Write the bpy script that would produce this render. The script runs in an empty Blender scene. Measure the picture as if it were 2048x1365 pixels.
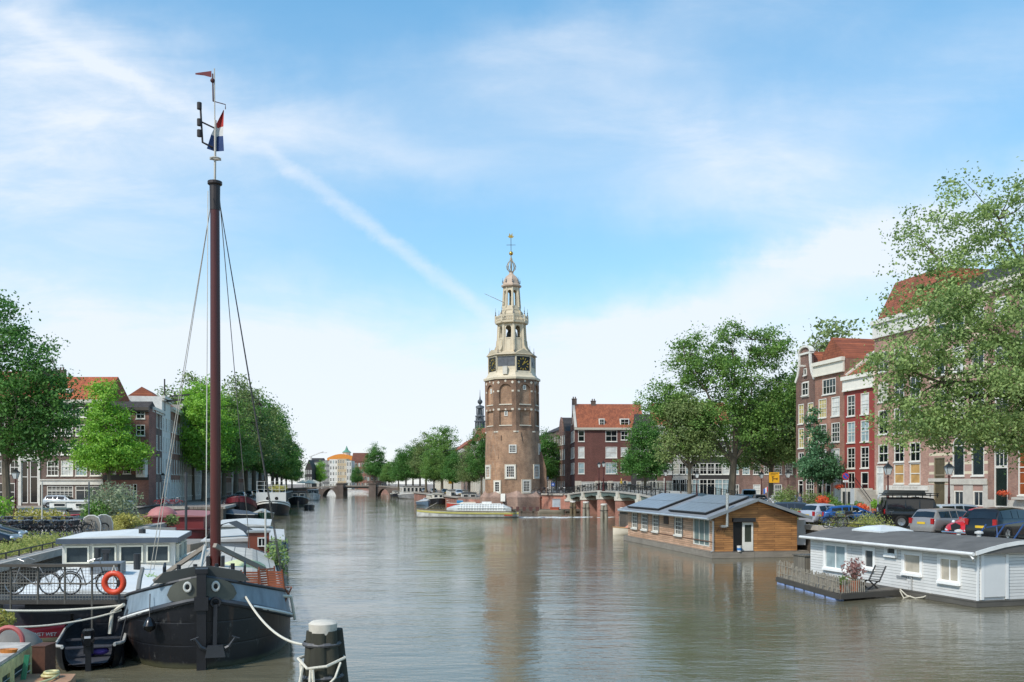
import bpy, math, random
import numpy as np
from mathutils import Matrix, Vector
R=math.radians; PI=math.pi
sc=bpy.context.scene; COL=sc.collection
# ---------- camera ----------
cam=bpy.data.cameras.new('camera'); cam_o=bpy.data.objects.new('camera',cam); COL.objects.link(cam_o)
cam_o.location=(0,0,5.0); cam_o.rotation_euler=(R(90),0,0)
cam.sensor_width=36; cam.lens=1850/2048*36; cam.shift_y=283.5/2048; cam.clip_start=.1; cam.clip_end=6000
sc.camera=cam_o
# ---------- light ----------
SUN_EL,SUN_AZ=46,222      # sun stands to the left, behind the camera
sx=math.sin(R(SUN_AZ))*math.cos(R(SUN_EL)); sy=math.cos(R(SUN_AZ))*math.cos(R(SUN_EL)); sz=math.sin(R(SUN_EL))
sun=bpy.data.lights.new('sun','SUN'); sun.energy=2.0; sun.angle=R(5.0); sun.color=(1,.955,.88)
sun_o=bpy.data.objects.new('sun',sun); COL.objects.link(sun_o)
sun_o.rotation_euler=Vector((sx,sy,sz)).to_track_quat('Z','Y').to_euler()
sc.view_settings.view_transform='Standard'; sc.view_settings.look='None'; sc.view_settings.exposure=0.85; sc.view_settings.gamma=1
w=bpy.data.worlds.new('World'); sc.world=w; w.use_nodes=True
def N(nt,t,**k):
    n=nt.nodes.new(t)
    for a,b in k.items():
        if a.startswith('i_'): n.inputs[a[2:].replace('_',' ')].default_value=b
        else: setattr(n,a,b)
    return n
def L(nt,a,b): nt.links.new(a,b)
def world():
    nt=w.node_tree; nt.nodes.clear()
    out=N(nt,'ShaderNodeOutputWorld'); bg=N(nt,'ShaderNodeBackground'); bg.inputs[1].default_value=.124
    sky=N(nt,'ShaderNodeTexSky',sky_type='NISHITA',sun_disc=False,sun_elevation=R(SUN_EL),sun_rotation=R(SUN_AZ),air_density=1.0,dust_density=.6,ozone_density=1.6)
    tc=N(nt,'ShaderNodeTexCoord'); sep=N(nt,'ShaderNodeSeparateXYZ'); L(nt,tc.outputs['Generated'],sep.inputs[0])
    def mth(op,a,b=None,c=None,clamp=False):
        m=N(nt,'ShaderNodeMath',operation=op,use_clamp=clamp)
        for i,v in enumerate((a,b,c)):
            if v is None: continue
            if isinstance(v,(int,float)): m.inputs[i].default_value=v
            else: L(nt,v,m.inputs[i])
        return m.outputs[0]
    x,y,z=sep.outputs
    zc=mth('MAXIMUM',z,.012); zz=mth('ADD',zc,.09)
    u=mth('DIVIDE',x,zz); v=mth('DIVIDE',y,zz)        # a flat, high cloud layer
    cmb=N(nt,'ShaderNodeCombineXYZ'); L(nt,u,cmb.inputs[0]); L(nt,v,cmb.inputs[1])
    def noise(sx_,sy_,rot,scale,det,rough,dist,off=0,src=None):
        mp=N(nt,'ShaderNodeMapping'); mp.inputs['Scale'].default_value=(sx_,sy_,1); mp.inputs['Rotation'].default_value=(0,0,R(rot)); mp.inputs['Location'].default_value=(off,off*.7,0)
        L(nt,(src or cmb).outputs[0],mp.inputs[0])
        n=N(nt,'ShaderNodeTexNoise'); n.inputs['Scale'].default_value=scale; n.inputs['Detail'].default_value=det; n.inputs['Roughness'].default_value=rough; n.inputs['Distortion'].default_value=dist
        L(nt,mp.outputs[0],n.inputs[0]); return n.outputs['Fac']
    def ramp(f,a,b):
        m=N(nt,'ShaderNodeMapRange',interpolation_type='SMOOTHSTEP'); L(nt,f,m.inputs[0]); m.inputs[1].default_value=a; m.inputs[2].default_value=b; return m.outputs[0]
    # bearing and height angle of each cloud bank (tangents, seen from the canal)
    ya=mth('ADD',mth('ABSOLUTE',y),.02); A=mth('DIVIDE',x,ya); E=mth('DIVIDE',z,ya)
    ae=N(nt,'ShaderNodeCombineXYZ'); L(nt,A,ae.inputs[0]); L(nt,E,ae.inputs[1])
    wa=mth('MULTIPLY',mth('SUBTRACT',noise(1,1,0,5,5,.6,0,2.3,ae),.5),.22); we=mth('MULTIPLY',mth('SUBTRACT',noise(1,1,0,5,5,.6,0,9.1,ae),.5),.13)
    A2=mth('ADD',A,wa); E2=mth('ADD',E,we)
    wisp=ramp(noise(1.0,3.6,24,3.2,9,.62,.5,7.1,ae),.36,.68); wisp2=ramp(noise(1.1,3.8,-27,3.6,9,.62,.4,1.3,ae),.36,.70)
    def bank(px,py,rx,ry,rot,amp,tex=None):
        a0,e0=(px-1024)/1850,(966-py)/1850; c_,s_=math.cos(R(rot)),math.sin(R(rot)); dx=mth('SUBTRACT',A2,a0); dy=mth('SUBTRACT',E2,e0)
        p=mth('MULTIPLY',mth('ADD',mth('MULTIPLY',dx,c_),mth('MULTIPLY',dy,s_)),1850/rx); q=mth('MULTIPLY',mth('SUBTRACT',mth('MULTIPLY',dy,c_),mth('MULTIPLY',dx,s_)),1850/ry)
        g=mth('POWER',2.718,mth('MULTIPLY',mth('ADD',mth('MULTIPLY',p,p),mth('MULTIPLY',q,q)),-1)); g=mth('MULTIPLY',g,amp)
        return mth('MULTIPLY',g,mth('ADD',mth('MULTIPLY',tex,.55),.55)) if tex is not None else g
    terms=[bank(30,300,460,230,-12,.95,wisp2),bank(60,90,420,90,-25,.45,wisp2),bank(230,650,640,110,-7,.95,wisp),bank(560,270,330,90,-14,.40,wisp2),bank(900,320,300,60,-10,.35,wisp),bank(1500,340,450,120,-14,.75,wisp2),bank(1250,110,520,80,12,.45,wisp),bank(1800,200,360,110,18,.45,wisp),bank(1520,590,560,62,17,.85,wisp),bank(1800,520,420,90,20,.5,wisp),bank(1650,720,520,120,8,.75,wisp2),bank(1000,790,1500,120,0,.62,wisp),bank(650,800,500,120,-4,.4,wisp),bank(1000,960,6000,120,0,.55)]
    c=terms[0]
    for t_ in terms[1:]: c=mth('ADD',c,t_)
    def trail(p0,p1,wd,s,brk,tex):
        f=lambda p:((p[0]-1024)/1850,(966-p[1])/1850); (x0,y0),(x1,y1)=f(p0),f(p1); dx,dy=x1-x0,y1-y0; l=math.hypot(dx,dy); nx,ny=-dy/l,dx/l; cc=-(nx*x0+ny*y0)
        nz=mth('MULTIPLY',mth('SUBTRACT',noise(1,1,0,22,6,.7,0,brk,ae),.5),wd*1.8)
        dd=mth('ABSOLUTE',mth('ADD',mth('ADD',mth('ADD',mth('MULTIPLY',A,nx),mth('MULTIPLY',E,ny)),cc),nz))
        m=N(nt,'ShaderNodeMapRange',interpolation_type='SMOOTHSTEP'); L(nt,dd,m.inputs[0]); m.inputs[1].default_value=0; m.inputs[2].default_value=wd; m.inputs[3].default_value=s; m.inputs[4].default_value=0
        al=mth('ADD',mth('MULTIPLY',A,dx/l),mth('MULTIPLY',E,dy/l)); a0=(x0*dx+y0*dy)/l
        return mth('MULTIPLY',m.outputs[0],mth('MULTIPLY',mth('ADD',mth('MULTIPLY',tex,.5),.5),mth('MULTIPLY',ramp(al,a0-.02,a0+.05),ramp(al,a0+l+.03,a0+l-.04))))
    t1=trail((520,300),(985,640),.013,.50,2.0,wisp2); t2=trail((0,30),(530,310),.016,.30,6.0,wisp); t3=trail((1130,715),(1900,440),.05,.35,5.0,wisp)
    cl=mth('ADD',c,mth('ADD',t1,mth('ADD',t2,t3)),clamp=True)
    cl=mth('MULTIPLY',cl,.92)
    mix=N(nt,'ShaderNodeMix',data_type='RGBA'); L(nt,cl,mix.inputs[0])
    hsv=N(nt,'ShaderNodeHueSaturation'); hsv.inputs['Hue'].default_value=.490; hsv.inputs['Saturation'].default_value=1.62; hsv.inputs['Value'].default_value=1.72
    gm=N(nt,'ShaderNodeGamma'); gm.inputs[1].default_value=.62; L(nt,sky.outputs[0],gm.inputs[0]); L(nt,gm.outputs[0],hsv.inputs['Color']); L(nt,hsv.outputs[0],mix.inputs[6]); mix.inputs[7].default_value=(3.95,4.25,4.68,1)
    L(nt,mix.outputs[2],bg.inputs[0]); L(nt,bg.outputs[0],out.inputs[0])
world()
F=1850.0
def P(px,py,d): return ((px-1024)/F*d,d,5-(py-966)/F*d)      # a measured pixel at a known distance, in metres
def X(px,d): return (px-1024)/F*d
def Z(py,d): return 5-(py-966)/F*d
# ---------- materials ----------
MATS={}
def hexc(h):
    h=h.lstrip('#'); h=h if len(h)==6 else ''.join(c*2 for c in h); v=[int(h[i:i+2],16)/255 for i in (0,2,4)]
    return tuple((c/12.92 if c<=.04045 else ((c+.055)/1.055)**2.4) for c in v)
def base_mat(name):
    m=bpy.data.materials.new(name); m.use_nodes=True; nt=m.node_tree
    return m,nt,nt.nodes['Principled BSDF']
def vary(nt,col,amt,scale,vec,stretch=(1,1,1),detail=5):
    """colour broken up by two noises"""
    mp=N(nt,'ShaderNodeMapping'); mp.inputs['Scale'].default_value=stretch; L(nt,vec,mp.inputs[0])
    n=N(nt,'ShaderNodeTexNoise'); n.inputs['Scale'].default_value=scale; n.inputs['Detail'].default_value=detail; n.inputs['Roughness'].default_value=.62; L(nt,mp.outputs[0],n.inputs[0])
    r=N(nt,'ShaderNodeMapRange'); r.inputs[1].default_value=.3; r.inputs[2].default_value=.7; r.inputs[3].default_value=1-amt; r.inputs[4].default_value=1+amt; L(nt,n.outputs['Fac'],r.inputs[0])
    h=N(nt,'ShaderNodeHueSaturation'); L(nt,r.outputs[0],h.inputs['Value'])
    if isinstance(col,tuple): h.inputs['Color'].default_value=(*col,1)
    else: L(nt,col,h.inputs['Color'])
    return h.outputs[0],n.outputs['Fac']
def M(h,rough=.6,metal=0,var=.14,scale=1.5,bump=0,stretch=(1,1,1),coat=0,spec=.5):
    key=('M',h,rough,metal,var,scale,bump,stretch,coat,spec)
    if key in MATS: return MATS[key]
    m,nt,b=base_mat('paint_'+h.strip('#')); tc=N(nt,'ShaderNodeTexCoord')
    c,f=vary(nt,hexc(h),var,scale,tc.outputs['Object'],stretch); L(nt,c,b.inputs['Base Color'])
    b.inputs['Roughness'].default_value=rough; b.inputs['Metallic'].default_value=metal; b.inputs['Coat Weight'].default_value=coat; b.inputs['Specular IOR Level'].default_value=spec
    if bump:
        bp=N(nt,'ShaderNodeBump'); bp.inputs['Strength'].default_value=bump; bp.inputs['Distance'].default_value=.03; L(nt,f,bp.inputs['Height']); L(nt,bp.outputs[0],b.inputs['Normal'])
    MATS[key]=m; return m
def brick(h,h2=None,mortar='#8d8378',var=.22,sc_=1.0,stain=.35,cyl=False):
    key=('B',h,h2,mortar,var,sc_,stain,cyl)
    if key in MATS: return MATS[key]
    m,nt,b=base_mat('brickwork_'+h.strip('#')); tc=N(nt,'ShaderNodeTexCoord'); sp=N(nt,'ShaderNodeSeparateXYZ'); L(nt,tc.outputs['Object'],sp.inputs[0])
    a=N(nt,'ShaderNodeMath',operation='ADD'); L(nt,sp.outputs[0],a.inputs[0]); L(nt,sp.outputs[1],a.inputs[1])
    cb=N(nt,'ShaderNodeCombineXYZ'); L(nt,a.outputs[0],cb.inputs[0]); L(nt,sp.outputs[2],cb.inputs[1])
    br=N(nt,'ShaderNodeTexBrick'); L(nt,cb.outputs[0],br.inputs[0]); br.inputs['Scale'].default_value=1/sc_; br.inputs['Brick Width'].default_value=.22; br.inputs['Row Height'].default_value=.065; br.inputs['Mortar Size'].default_value=.008
    c1=hexc(h); c2=hexc(h2) if h2 else tuple(x*.72 for x in c1)
    br.inputs['Color1'].default_value=(*c1,1); br.inputs['Color2'].default_value=(*c2,1); br.inputs['Mortar'].default_value=(*hexc(mortar),1)
    c,f=vary(nt,br.outputs['Color'],var,.9,tc.outputs['Object'])
    c,f2=vary(nt,c,stain,.35,tc.outputs['Object'],(1,1,.35),8)
    L(nt,c,b.inputs['Base Color']); b.inputs['Roughness'].default_value=.85
    bp=N(nt,'ShaderNodeBump'); bp.inputs['Strength'].default_value=.4; bp.inputs['Distance'].default_value=.01; L(nt,br.outputs['Fac'],bp.inputs['Height']); bp.invert=True; L(nt,bp.outputs[0],b.inputs['Normal'])
    MATS[key]=m; return m
def tiles(h,h2=None,axis='y'):
    """pantiled roof: rows up the slope, S-shaped columns"""
    key=('T',h,h2,axis)
    if key in MATS: return MATS[key]
    m,nt,b=base_mat('roof_tiles_'+h.strip('#')); tc=N(nt,'ShaderNodeTexCoord'); sp=N(nt,'ShaderNodeSeparateXYZ'); L(nt,tc.outputs['Object'],sp.inputs[0])
    cb=N(nt,'ShaderNodeCombineXYZ'); L(nt,sp.outputs[0 if axis=='y' else 1],cb.inputs[0]); L(nt,sp.outputs[2],cb.inputs[1])
    br=N(nt,'ShaderNodeTexBrick',offset=0); L(nt,cb.outputs[0],br.inputs[0]); br.inputs['Scale'].default_value=1; br.inputs['Brick Width'].default_value=.24; br.inputs['Row Height'].default_value=.26; br.inputs['Mortar Size'].default_value=.025; br.inputs['Mortar Smooth'].default_value=.6
    c1=hexc(h); c2=hexc(h2) if h2 else tuple(x*.7 for x in c1)
    br.inputs['Color1'].default_value=(*c1,1); br.inputs['Color2'].default_value=(*c2,1); br.inputs['Mortar'].default_value=(*[x*.35 for x in c1],1)
    c,f=vary(nt,br.outputs['Color'],.22,.8,tc.outputs['Object'])
    L(nt,c,b.inputs['Base Color']); b.inputs['Roughness'].default_value=.75
    wv=N(nt,'ShaderNodeTexWave',bands_direction='X'); wv.inputs['Scale'].default_value=1/.24*.5; L(nt,cb.outputs[0],wv.inputs[0])
    bp=N(nt,'ShaderNodeBump'); bp.inputs['Strength'].default_value=.8; bp.inputs['Distance'].default_value=.05; L(nt,wv.outputs['Fac'],bp.inputs['Height']); L(nt,bp.outputs[0],b.inputs['Normal'])
    MATS[key]=m; return m
def planks(h,h2,width=.14,horiz=True,var=.18,rough=.65,gap=.012,length=2.4,top=False):
    key=('P',h,h2,width,horiz,var,rough,gap,length,top)
    if key in MATS: return MATS[key]
    m,nt,b=base_mat('planks_'+h.strip('#')); tc=N(nt,'ShaderNodeTexCoord'); sp=N(nt,'ShaderNodeSeparateXYZ'); L(nt,tc.outputs['Object'],sp.inputs[0])
    cb=N(nt,'ShaderNodeCombineXYZ')
    if top: L(nt,sp.outputs[1 if horiz else 0],cb.inputs[0]); L(nt,sp.outputs[0 if horiz else 1],cb.inputs[1])
    else:
        a=N(nt,'ShaderNodeMath',operation='ADD'); L(nt,sp.outputs[0],a.inputs[0]); L(nt,sp.outputs[1],a.inputs[1])
        L(nt,a.outputs[0],cb.inputs[0 if horiz else 1]); L(nt,sp.outputs[2],cb.inputs[1 if horiz else 0])
    br=N(nt,'ShaderNodeTexBrick'); L(nt,cb.outputs[0],br.inputs[0]); br.inputs['Scale'].default_value=1; br.inputs['Brick Width'].default_value=length; br.inputs['Row Height'].default_value=width; br.inputs['Mortar Size'].default_value=gap; br.inputs['Mortar Smooth'].default_value=.2
    c1=hexc(h); c2=hexc(h2)
    br.inputs['Color1'].default_value=(*c1,1); br.inputs['Color2'].default_value=(*c2,1); br.inputs['Mortar'].default_value=(*[x*.3 for x in c1],1)
    c,f=vary(nt,br.outputs['Color'],var,1.2,tc.outputs['Object'],(1,1,6) if horiz and not top else (1,1,1))
    c,f9=vary(nt,c,.10+var*.4,.55,tc.outputs['Object'],(1,1,.25),8)
    L(nt,c,b.inputs['Base Color']); b.inputs['Roughness'].default_value=rough
    bp=N(nt,'ShaderNodeBump'); bp.inputs['Strength'].default_value=.5; bp.inputs['Distance'].default_value=.015; bp.invert=True; L(nt,br.outputs['Fac'],bp.inputs['Height']); L(nt,bp.outputs[0],b.inputs['Normal'])
    MATS[key]=m; return m
def glass(h='#11161a',rough=.06,spec=.8):
    key=('G',h,rough,spec)
    if key in MATS: return MATS[key]
    m,nt,b=base_mat('window_glass_'+h.strip('#')); tc=N(nt,'ShaderNodeTexCoord')
    c,f=vary(nt,hexc(h),.35,.7,tc.outputs['Object']); L(nt,c,b.inputs['Base Color']); b.inputs['Roughness'].default_value=rough; b.inputs['Specular IOR Level'].default_value=spec
    bp=N(nt,'ShaderNodeBump'); bp.inputs['Strength'].default_value=.06; bp.inputs['Distance'].default_value=.05; L(nt,f,bp.inputs['Height']); L(nt,bp.outputs[0],b.inputs['Normal'])
    MATS[key]=m; return m
def leafmat(a,b_,name='foliage'):
    key=('L',a,b_)
    if key in MATS: return MATS[key]
    m,nt,b=base_mat(name); g=N(nt,'ShaderNodeNewGeometry'); tc=N(nt,'ShaderNodeTexCoord')
    n=N(nt,'ShaderNodeTexNoise'); n.inputs['Scale'].default_value=.45; n.inputs['Detail'].default_value=3; L(nt,tc.outputs['Object'],n.inputs[0])
    a1=N(nt,'ShaderNodeMath',operation='MULTIPLY_ADD'); L(nt,g.outputs['Random Per Island'],a1.inputs[0]); a1.inputs[1].default_value=.55; 
    m2=N(nt,'ShaderNodeMapRange'); L(nt,n.outputs['Fac'],m2.inputs[0]); m2.inputs[1].default_value=.35; m2.inputs[2].default_value=.65; m2.inputs[3].default_value=0; m2.inputs[4].default_value=.45
    L(nt,m2.outputs[0],a1.inputs[2])
    mx=N(nt,'ShaderNodeMix',data_type='RGBA'); L(nt,a1.outputs[0],mx.inputs[0]); mx.inputs[6].default_value=(*hexc(a),1); mx.inputs[7].default_value=(*hexc(b_),1)
    L(nt,mx.outputs[2],b.inputs['Base Color']); b.inputs['Roughness'].default_value=.6; b.inputs['Specular IOR Level'].default_value=.25
    tr=N(nt,'ShaderNodeBsdfTranslucent'); hs=N(nt,'ShaderNodeHueSaturation'); hs.inputs['Value'].default_value=1.3; hs.inputs['Saturation'].default_value=1.1; L(nt,mx.outputs[2],hs.inputs['Color']); L(nt,hs.outputs[0],tr.inputs['Color'])
    ms=N(nt,'ShaderNodeMixShader'); ms.inputs[0].default_value=.30; L(nt,b.outputs[0],ms.inputs[1]); L(nt,tr.outputs[0],ms.inputs[2]); L(nt,ms.outputs[0],nt.nodes['Material Output'].inputs[0])
    MATS[key]=m; return m
def hullmat(h):
    key=('H',h)
    if key in MATS: return MATS[key]
    m,nt,b=base_mat('hull_paint_'+h.strip('#')); tc=N(nt,'ShaderNodeTexCoord'); c,f=vary(nt,hexc(h),.4,1.1,tc.outputs['Object'])
    def nz(s,st):
        mp=N(nt,'ShaderNodeMapping'); mp.inputs['Scale'].default_value=st; L(nt,tc.outputs['Object'],mp.inputs[0]); n=N(nt,'ShaderNodeTexNoise'); n.inputs['Scale'].default_value=s; n.inputs['Detail'].default_value=7; n.inputs['Roughness'].default_value=.7; L(nt,mp.outputs[0],n.inputs[0]); return n.outputs['Fac']
    def mix(fac,a,col):
        x=N(nt,'ShaderNodeMix',data_type='RGBA'); L(nt,fac,x.inputs[0]); L(nt,a,x.inputs[6]); x.inputs[7].default_value=(*hexc(col),1); return x.outputs[2]
    def rng(v,a,b_,c_=0,d=1):
        r=N(nt,'ShaderNodeMapRange'); L(nt,v,r.inputs[0]); r.inputs[1].default_value=a; r.inputs[2].default_value=b_; r.inputs[3].default_value=c_; r.inputs[4].default_value=d; return r.outputs[0]
    c=mix(rng(nz(2.2,(1,1,.14)),.58,.74,0,.6),c,'#5a4030'); c=mix(rng(nz(5,(1,1,.6)),.6,.7,0,.45),c,'#6d6c68')
    sp=N(nt,'ShaderNodeSeparateXYZ'); L(nt,tc.outputs['Object'],sp.inputs[0]); a=N(nt,'ShaderNodeMath',operation='MULTIPLY_ADD'); L(nt,nz(3,(1,1,1)),a.inputs[0]); a.inputs[1].default_value=-.16; L(nt,sp.outputs[2],a.inputs[2])
    c=mix(rng(a.outputs[0],.10,.0,0,.75),c,'#4a4a34'); L(nt,c,b.inputs['Base Color']); b.inputs['Roughness'].default_value=.42
    sy_=N(nt,'ShaderNodeMath',operation='PINGPONG'); L(nt,sp.outputs[1],sy_.inputs[0]); sy_.inputs[1].default_value=.9; sz_=N(nt,'ShaderNodeMath',operation='PINGPONG'); L(nt,sp.outputs[2],sz_.inputs[0]); sz_.inputs[1].default_value=.31
    mn=N(nt,'ShaderNodeMath',operation='MINIMUM'); L(nt,sy_.outputs[0],mn.inputs[0]); L(nt,sz_.outputs[0],mn.inputs[1]); h_=N(nt,'ShaderNodeMath',operation='MULTIPLY_ADD'); L(nt,rng(mn.outputs[0],.0,.03),h_.inputs[0]); h_.inputs[1].default_value=.35; L(nt,f,h_.inputs[2])
    bp=N(nt,'ShaderNodeBump'); bp.inputs['Strength'].default_value=.5; bp.inputs['Distance'].default_value=.03; L(nt,h_.outputs[0],bp.inputs['Height']); L(nt,bp.outputs[0],b.inputs['Normal']); MATS[key]=m; return m
WHITE='#d8d5cb'
# ---------- mesh builder ----------
class MB:
    def __init__(s): s.v=[]; s.f=[]; s.mi=[]; s.T=None; s.m=0
    def add(s,vs,fs):
        k=len(s.v); T=s.T
        s.v+=[tuple(T@Vector(p)) for p in vs] if T is not None else [tuple(p) for p in vs]
        s.f+=[tuple(i+k for i in f) for f in fs]; s.mi+=[s.m]*len(fs); return s
    def box(s,x0,x1,y0,y1,z0,z1):
        return s.add([(x0,y0,z0),(x1,y0,z0),(x1,y1,z0),(x0,y1,z0),(x0,y0,z1),(x1,y0,z1),(x1,y1,z1),(x0,y1,z1)],[(0,3,2,1),(4,5,6,7),(0,1,5,4),(1,2,6,5),(2,3,7,6),(3,0,4,7)])
    def bar(s,a,b,w,h=None,up=(0,0,1)):
        h=h or w; a=Vector(a); b=Vector(b); d=(b-a).normalized(); u=Vector(up)
        if abs(d.dot(u))>.98: u=Vector((1,0,0))
        r=d.cross(u).normalized()*w/2; u=r.cross(d).normalized()*h/2
        vs=[p+i*r+j*u for p in (a,b) for i,j in ((-1,-1),(1,-1),(1,1),(-1,1))]
        return s.add(vs,[(0,1,2,3),(7,6,5,4),(0,4,5,1),(1,5,6,2),(2,6,7,3),(3,7,4,0)])
    def loft(s,rings,closed=True,cap=True):
        n=len(rings[0]); vs=[p for r in rings for p in r]; fs=[]
        for i in range(len(rings)-1):
            for j in range(n if closed else n-1):
                k=(j+1)%n; fs.append((i*n+j,i*n+k,(i+1)*n+k,(i+1)*n+j))
        if cap and closed: fs.append(tuple(range(n-1,-1,-1))); fs.append(tuple((len(rings)-1)*n+j for j in range(n)))
        return s.add(vs,fs)
    def tube(s,pts,r,n=6,cap=True):
        pts=[Vector(p) for p in pts]; rings=[]; rr=r if isinstance(r,(list,tuple)) else [r]*len(pts); ref=None
        for i,p in enumerate(pts):
            d=(pts[min(i+1,len(pts)-1)]-pts[max(i-1,0)]).normalized()
            if ref is None: ref=Vector((0,0,1)) if abs(d.z)<.9 else Vector((1,0,0))
            a=d.cross(ref).normalized(); b=d.cross(a).normalized(); ref=a.cross(d)
            rings.append([p+(a*math.cos(2*PI*j/n)+b*math.sin(2*PI*j/n))*rr[i] for j in range(n)])
        return s.loft(rings,True,cap)
    def cyl(s,x,y,z0,z1,r,n=16,r1=None): return s.lathe([(r,z0),(r if r1 is None else r1,z1)],n,(x,y))
    def lathe(s,prof,n=24,c=(0,0),a0=0,cap=True,sy=1):
        return s.loft([[(c[0]+max(r,1e-4)*math.cos(a0+2*PI*j/n),c[1]+sy*max(r,1e-4)*math.sin(a0+2*PI*j/n),z) for j in range(n)] for r,z in prof],True,cap)
    def prism(s,poly,y0,y1):
        """polygon in x,z swept along y"""
        n=len(poly); vs=[(x,y0,z) for x,z in poly]+[(x,y1,z) for x,z in poly]
        return s.add(vs,[tuple(range(n)),tuple(range(2*n-1,n-1,-1))]+[(i,i+n,(i+1)%n+n,(i+1)%n) for i in range(n)])
    def flat(s,poly,z0,z1):
        """polygon in x,y swept along z"""
        n=len(poly); vs=[(x,y,z0) for x,y in poly]+[(x,y,z1) for x,y in poly]
        return s.add(vs,[tuple(range(n-1,-1,-1)),tuple(range(n,2*n))]+[(i,(i+1)%n,(i+1)%n+n,i+n) for i in range(n)])
    def ball(s,c,r,n=12,m=8,sq=(1,1,1)):
        return s.loft([[(c[0]+sq[0]*r*math.sin(PI*i/m+1e-4)*math.cos(2*PI*j/n),c[1]+sq[1]*r*math.sin(PI*i/m+1e-4)*math.sin(2*PI*j/n),c[2]-sq[2]*r*math.cos(PI*i/m)) for j in range(n)] for i in range(m+1)],True,True)
    def torus(s,c,R_,r,n=20,m=6,axis='y',sq=1):
        rings=[]
        for i in range(n):
            a=2*PI*i/n; ring=[]
            for j in range(m):
                b=2*PI*j/m; q=R_+r*math.cos(b); p=(q*math.cos(a),r*math.sin(b),q*math.sin(a)*sq)
                if axis=='x': p=(p[1],p[0],p[2])
                if axis=='z': p=(p[0],p[2],p[1])
                ring.append((c[0]+p[0],c[1]+p[1],c[2]+p[2]))
            rings.append(ring)
        rings.append(rings[0]); return s.loft(rings,True,False)
    def build(s,name,mat,parent=None,smooth=False,ang=38,fix=True):
        me=bpy.data.meshes.new(name); me.from_pydata(s.v,[],s.f)
        mats=mat if isinstance(mat,(list,tuple)) else [mat]
        for m in mats: me.materials.append(m)
        if len(mats)>1: me.polygons.foreach_set('material_index',s.mi)
        if fix:
            import bmesh
            bm=bmesh.new(); bm.from_mesh(me); bmesh.ops.recalc_face_normals(bm,faces=bm.faces); bm.to_mesh(me); bm.free()
        if smooth:
            me.polygons.foreach_set('use_smooth',[True]*len(me.polygons)); me.set_sharp_from_angle(angle=R(ang))
        me.update()
        o=bpy.data.objects.new(name,me); COL.objects.link(o)
        if parent: o.parent=parent
        return o
def tag(o,label=None,cat=None,group=None,kind=None):
    if label: o['label']=label
    if cat: o['category']=cat
    if group: o['group']=group
    if kind: o['kind']=kind
    return o
def thing(name,label,cat,loc=(0,0,0),rz=0,group=None):
    o=bpy.data.objects.new(name,None); COL.objects.link(o); o.location=loc; o.rotation_euler=(0,0,rz); o.empty_display_size=.3
    return tag(o,label,cat,group)
KIDS={}
def copy_tree(o,parent=None,first=True):
    c=o.copy(); COL.objects.link(c)
    if parent: c.parent=parent
    for ch in list(o.children): copy_tree(ch,c,False)
    return c
def dup(o,loc,rz=0,label=None,group=None,scale=None):
    c=copy_tree(o); c.location=loc; c.rotation_euler=(0,0,rz)
    if label: c['label']=label
    if group: c['group']=group
    if scale: c.scale=(scale,)*3 if isinstance(scale,(int,float)) else scale
    return c
def place(mesh,name,parent,loc,rot=(0,0,0)):
    o=bpy.data.objects.new(name,mesh); COL.objects.link(o); o.parent=parent; o.location=loc; o.rotation_euler=rot; return o
def text(body,size,mat,name,parent,loc,rot,extr=.004,align='CENTER'):
    cu=bpy.data.curves.new(name,'FONT'); cu.body=body; cu.size=size; cu.extrude=extr; cu.align_x=align; cu.align_y='CENTER'
    t=bpy.data.objects.new(name,cu); COL.objects.link(t); bpy.context.view_layer.update()
    me=bpy.data.meshes.new_from_object(t.evaluated_get(bpy.context.evaluated_depsgraph_get())); bpy.data.objects.remove(t)
    me.materials.clear(); me.materials.append(mat); o=bpy.data.objects.new(name,me); COL.objects.link(o)
    if parent: o.parent=parent
    o.location=loc; o.rotation_euler=rot; return o
rnd=random.Random(7)
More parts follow.
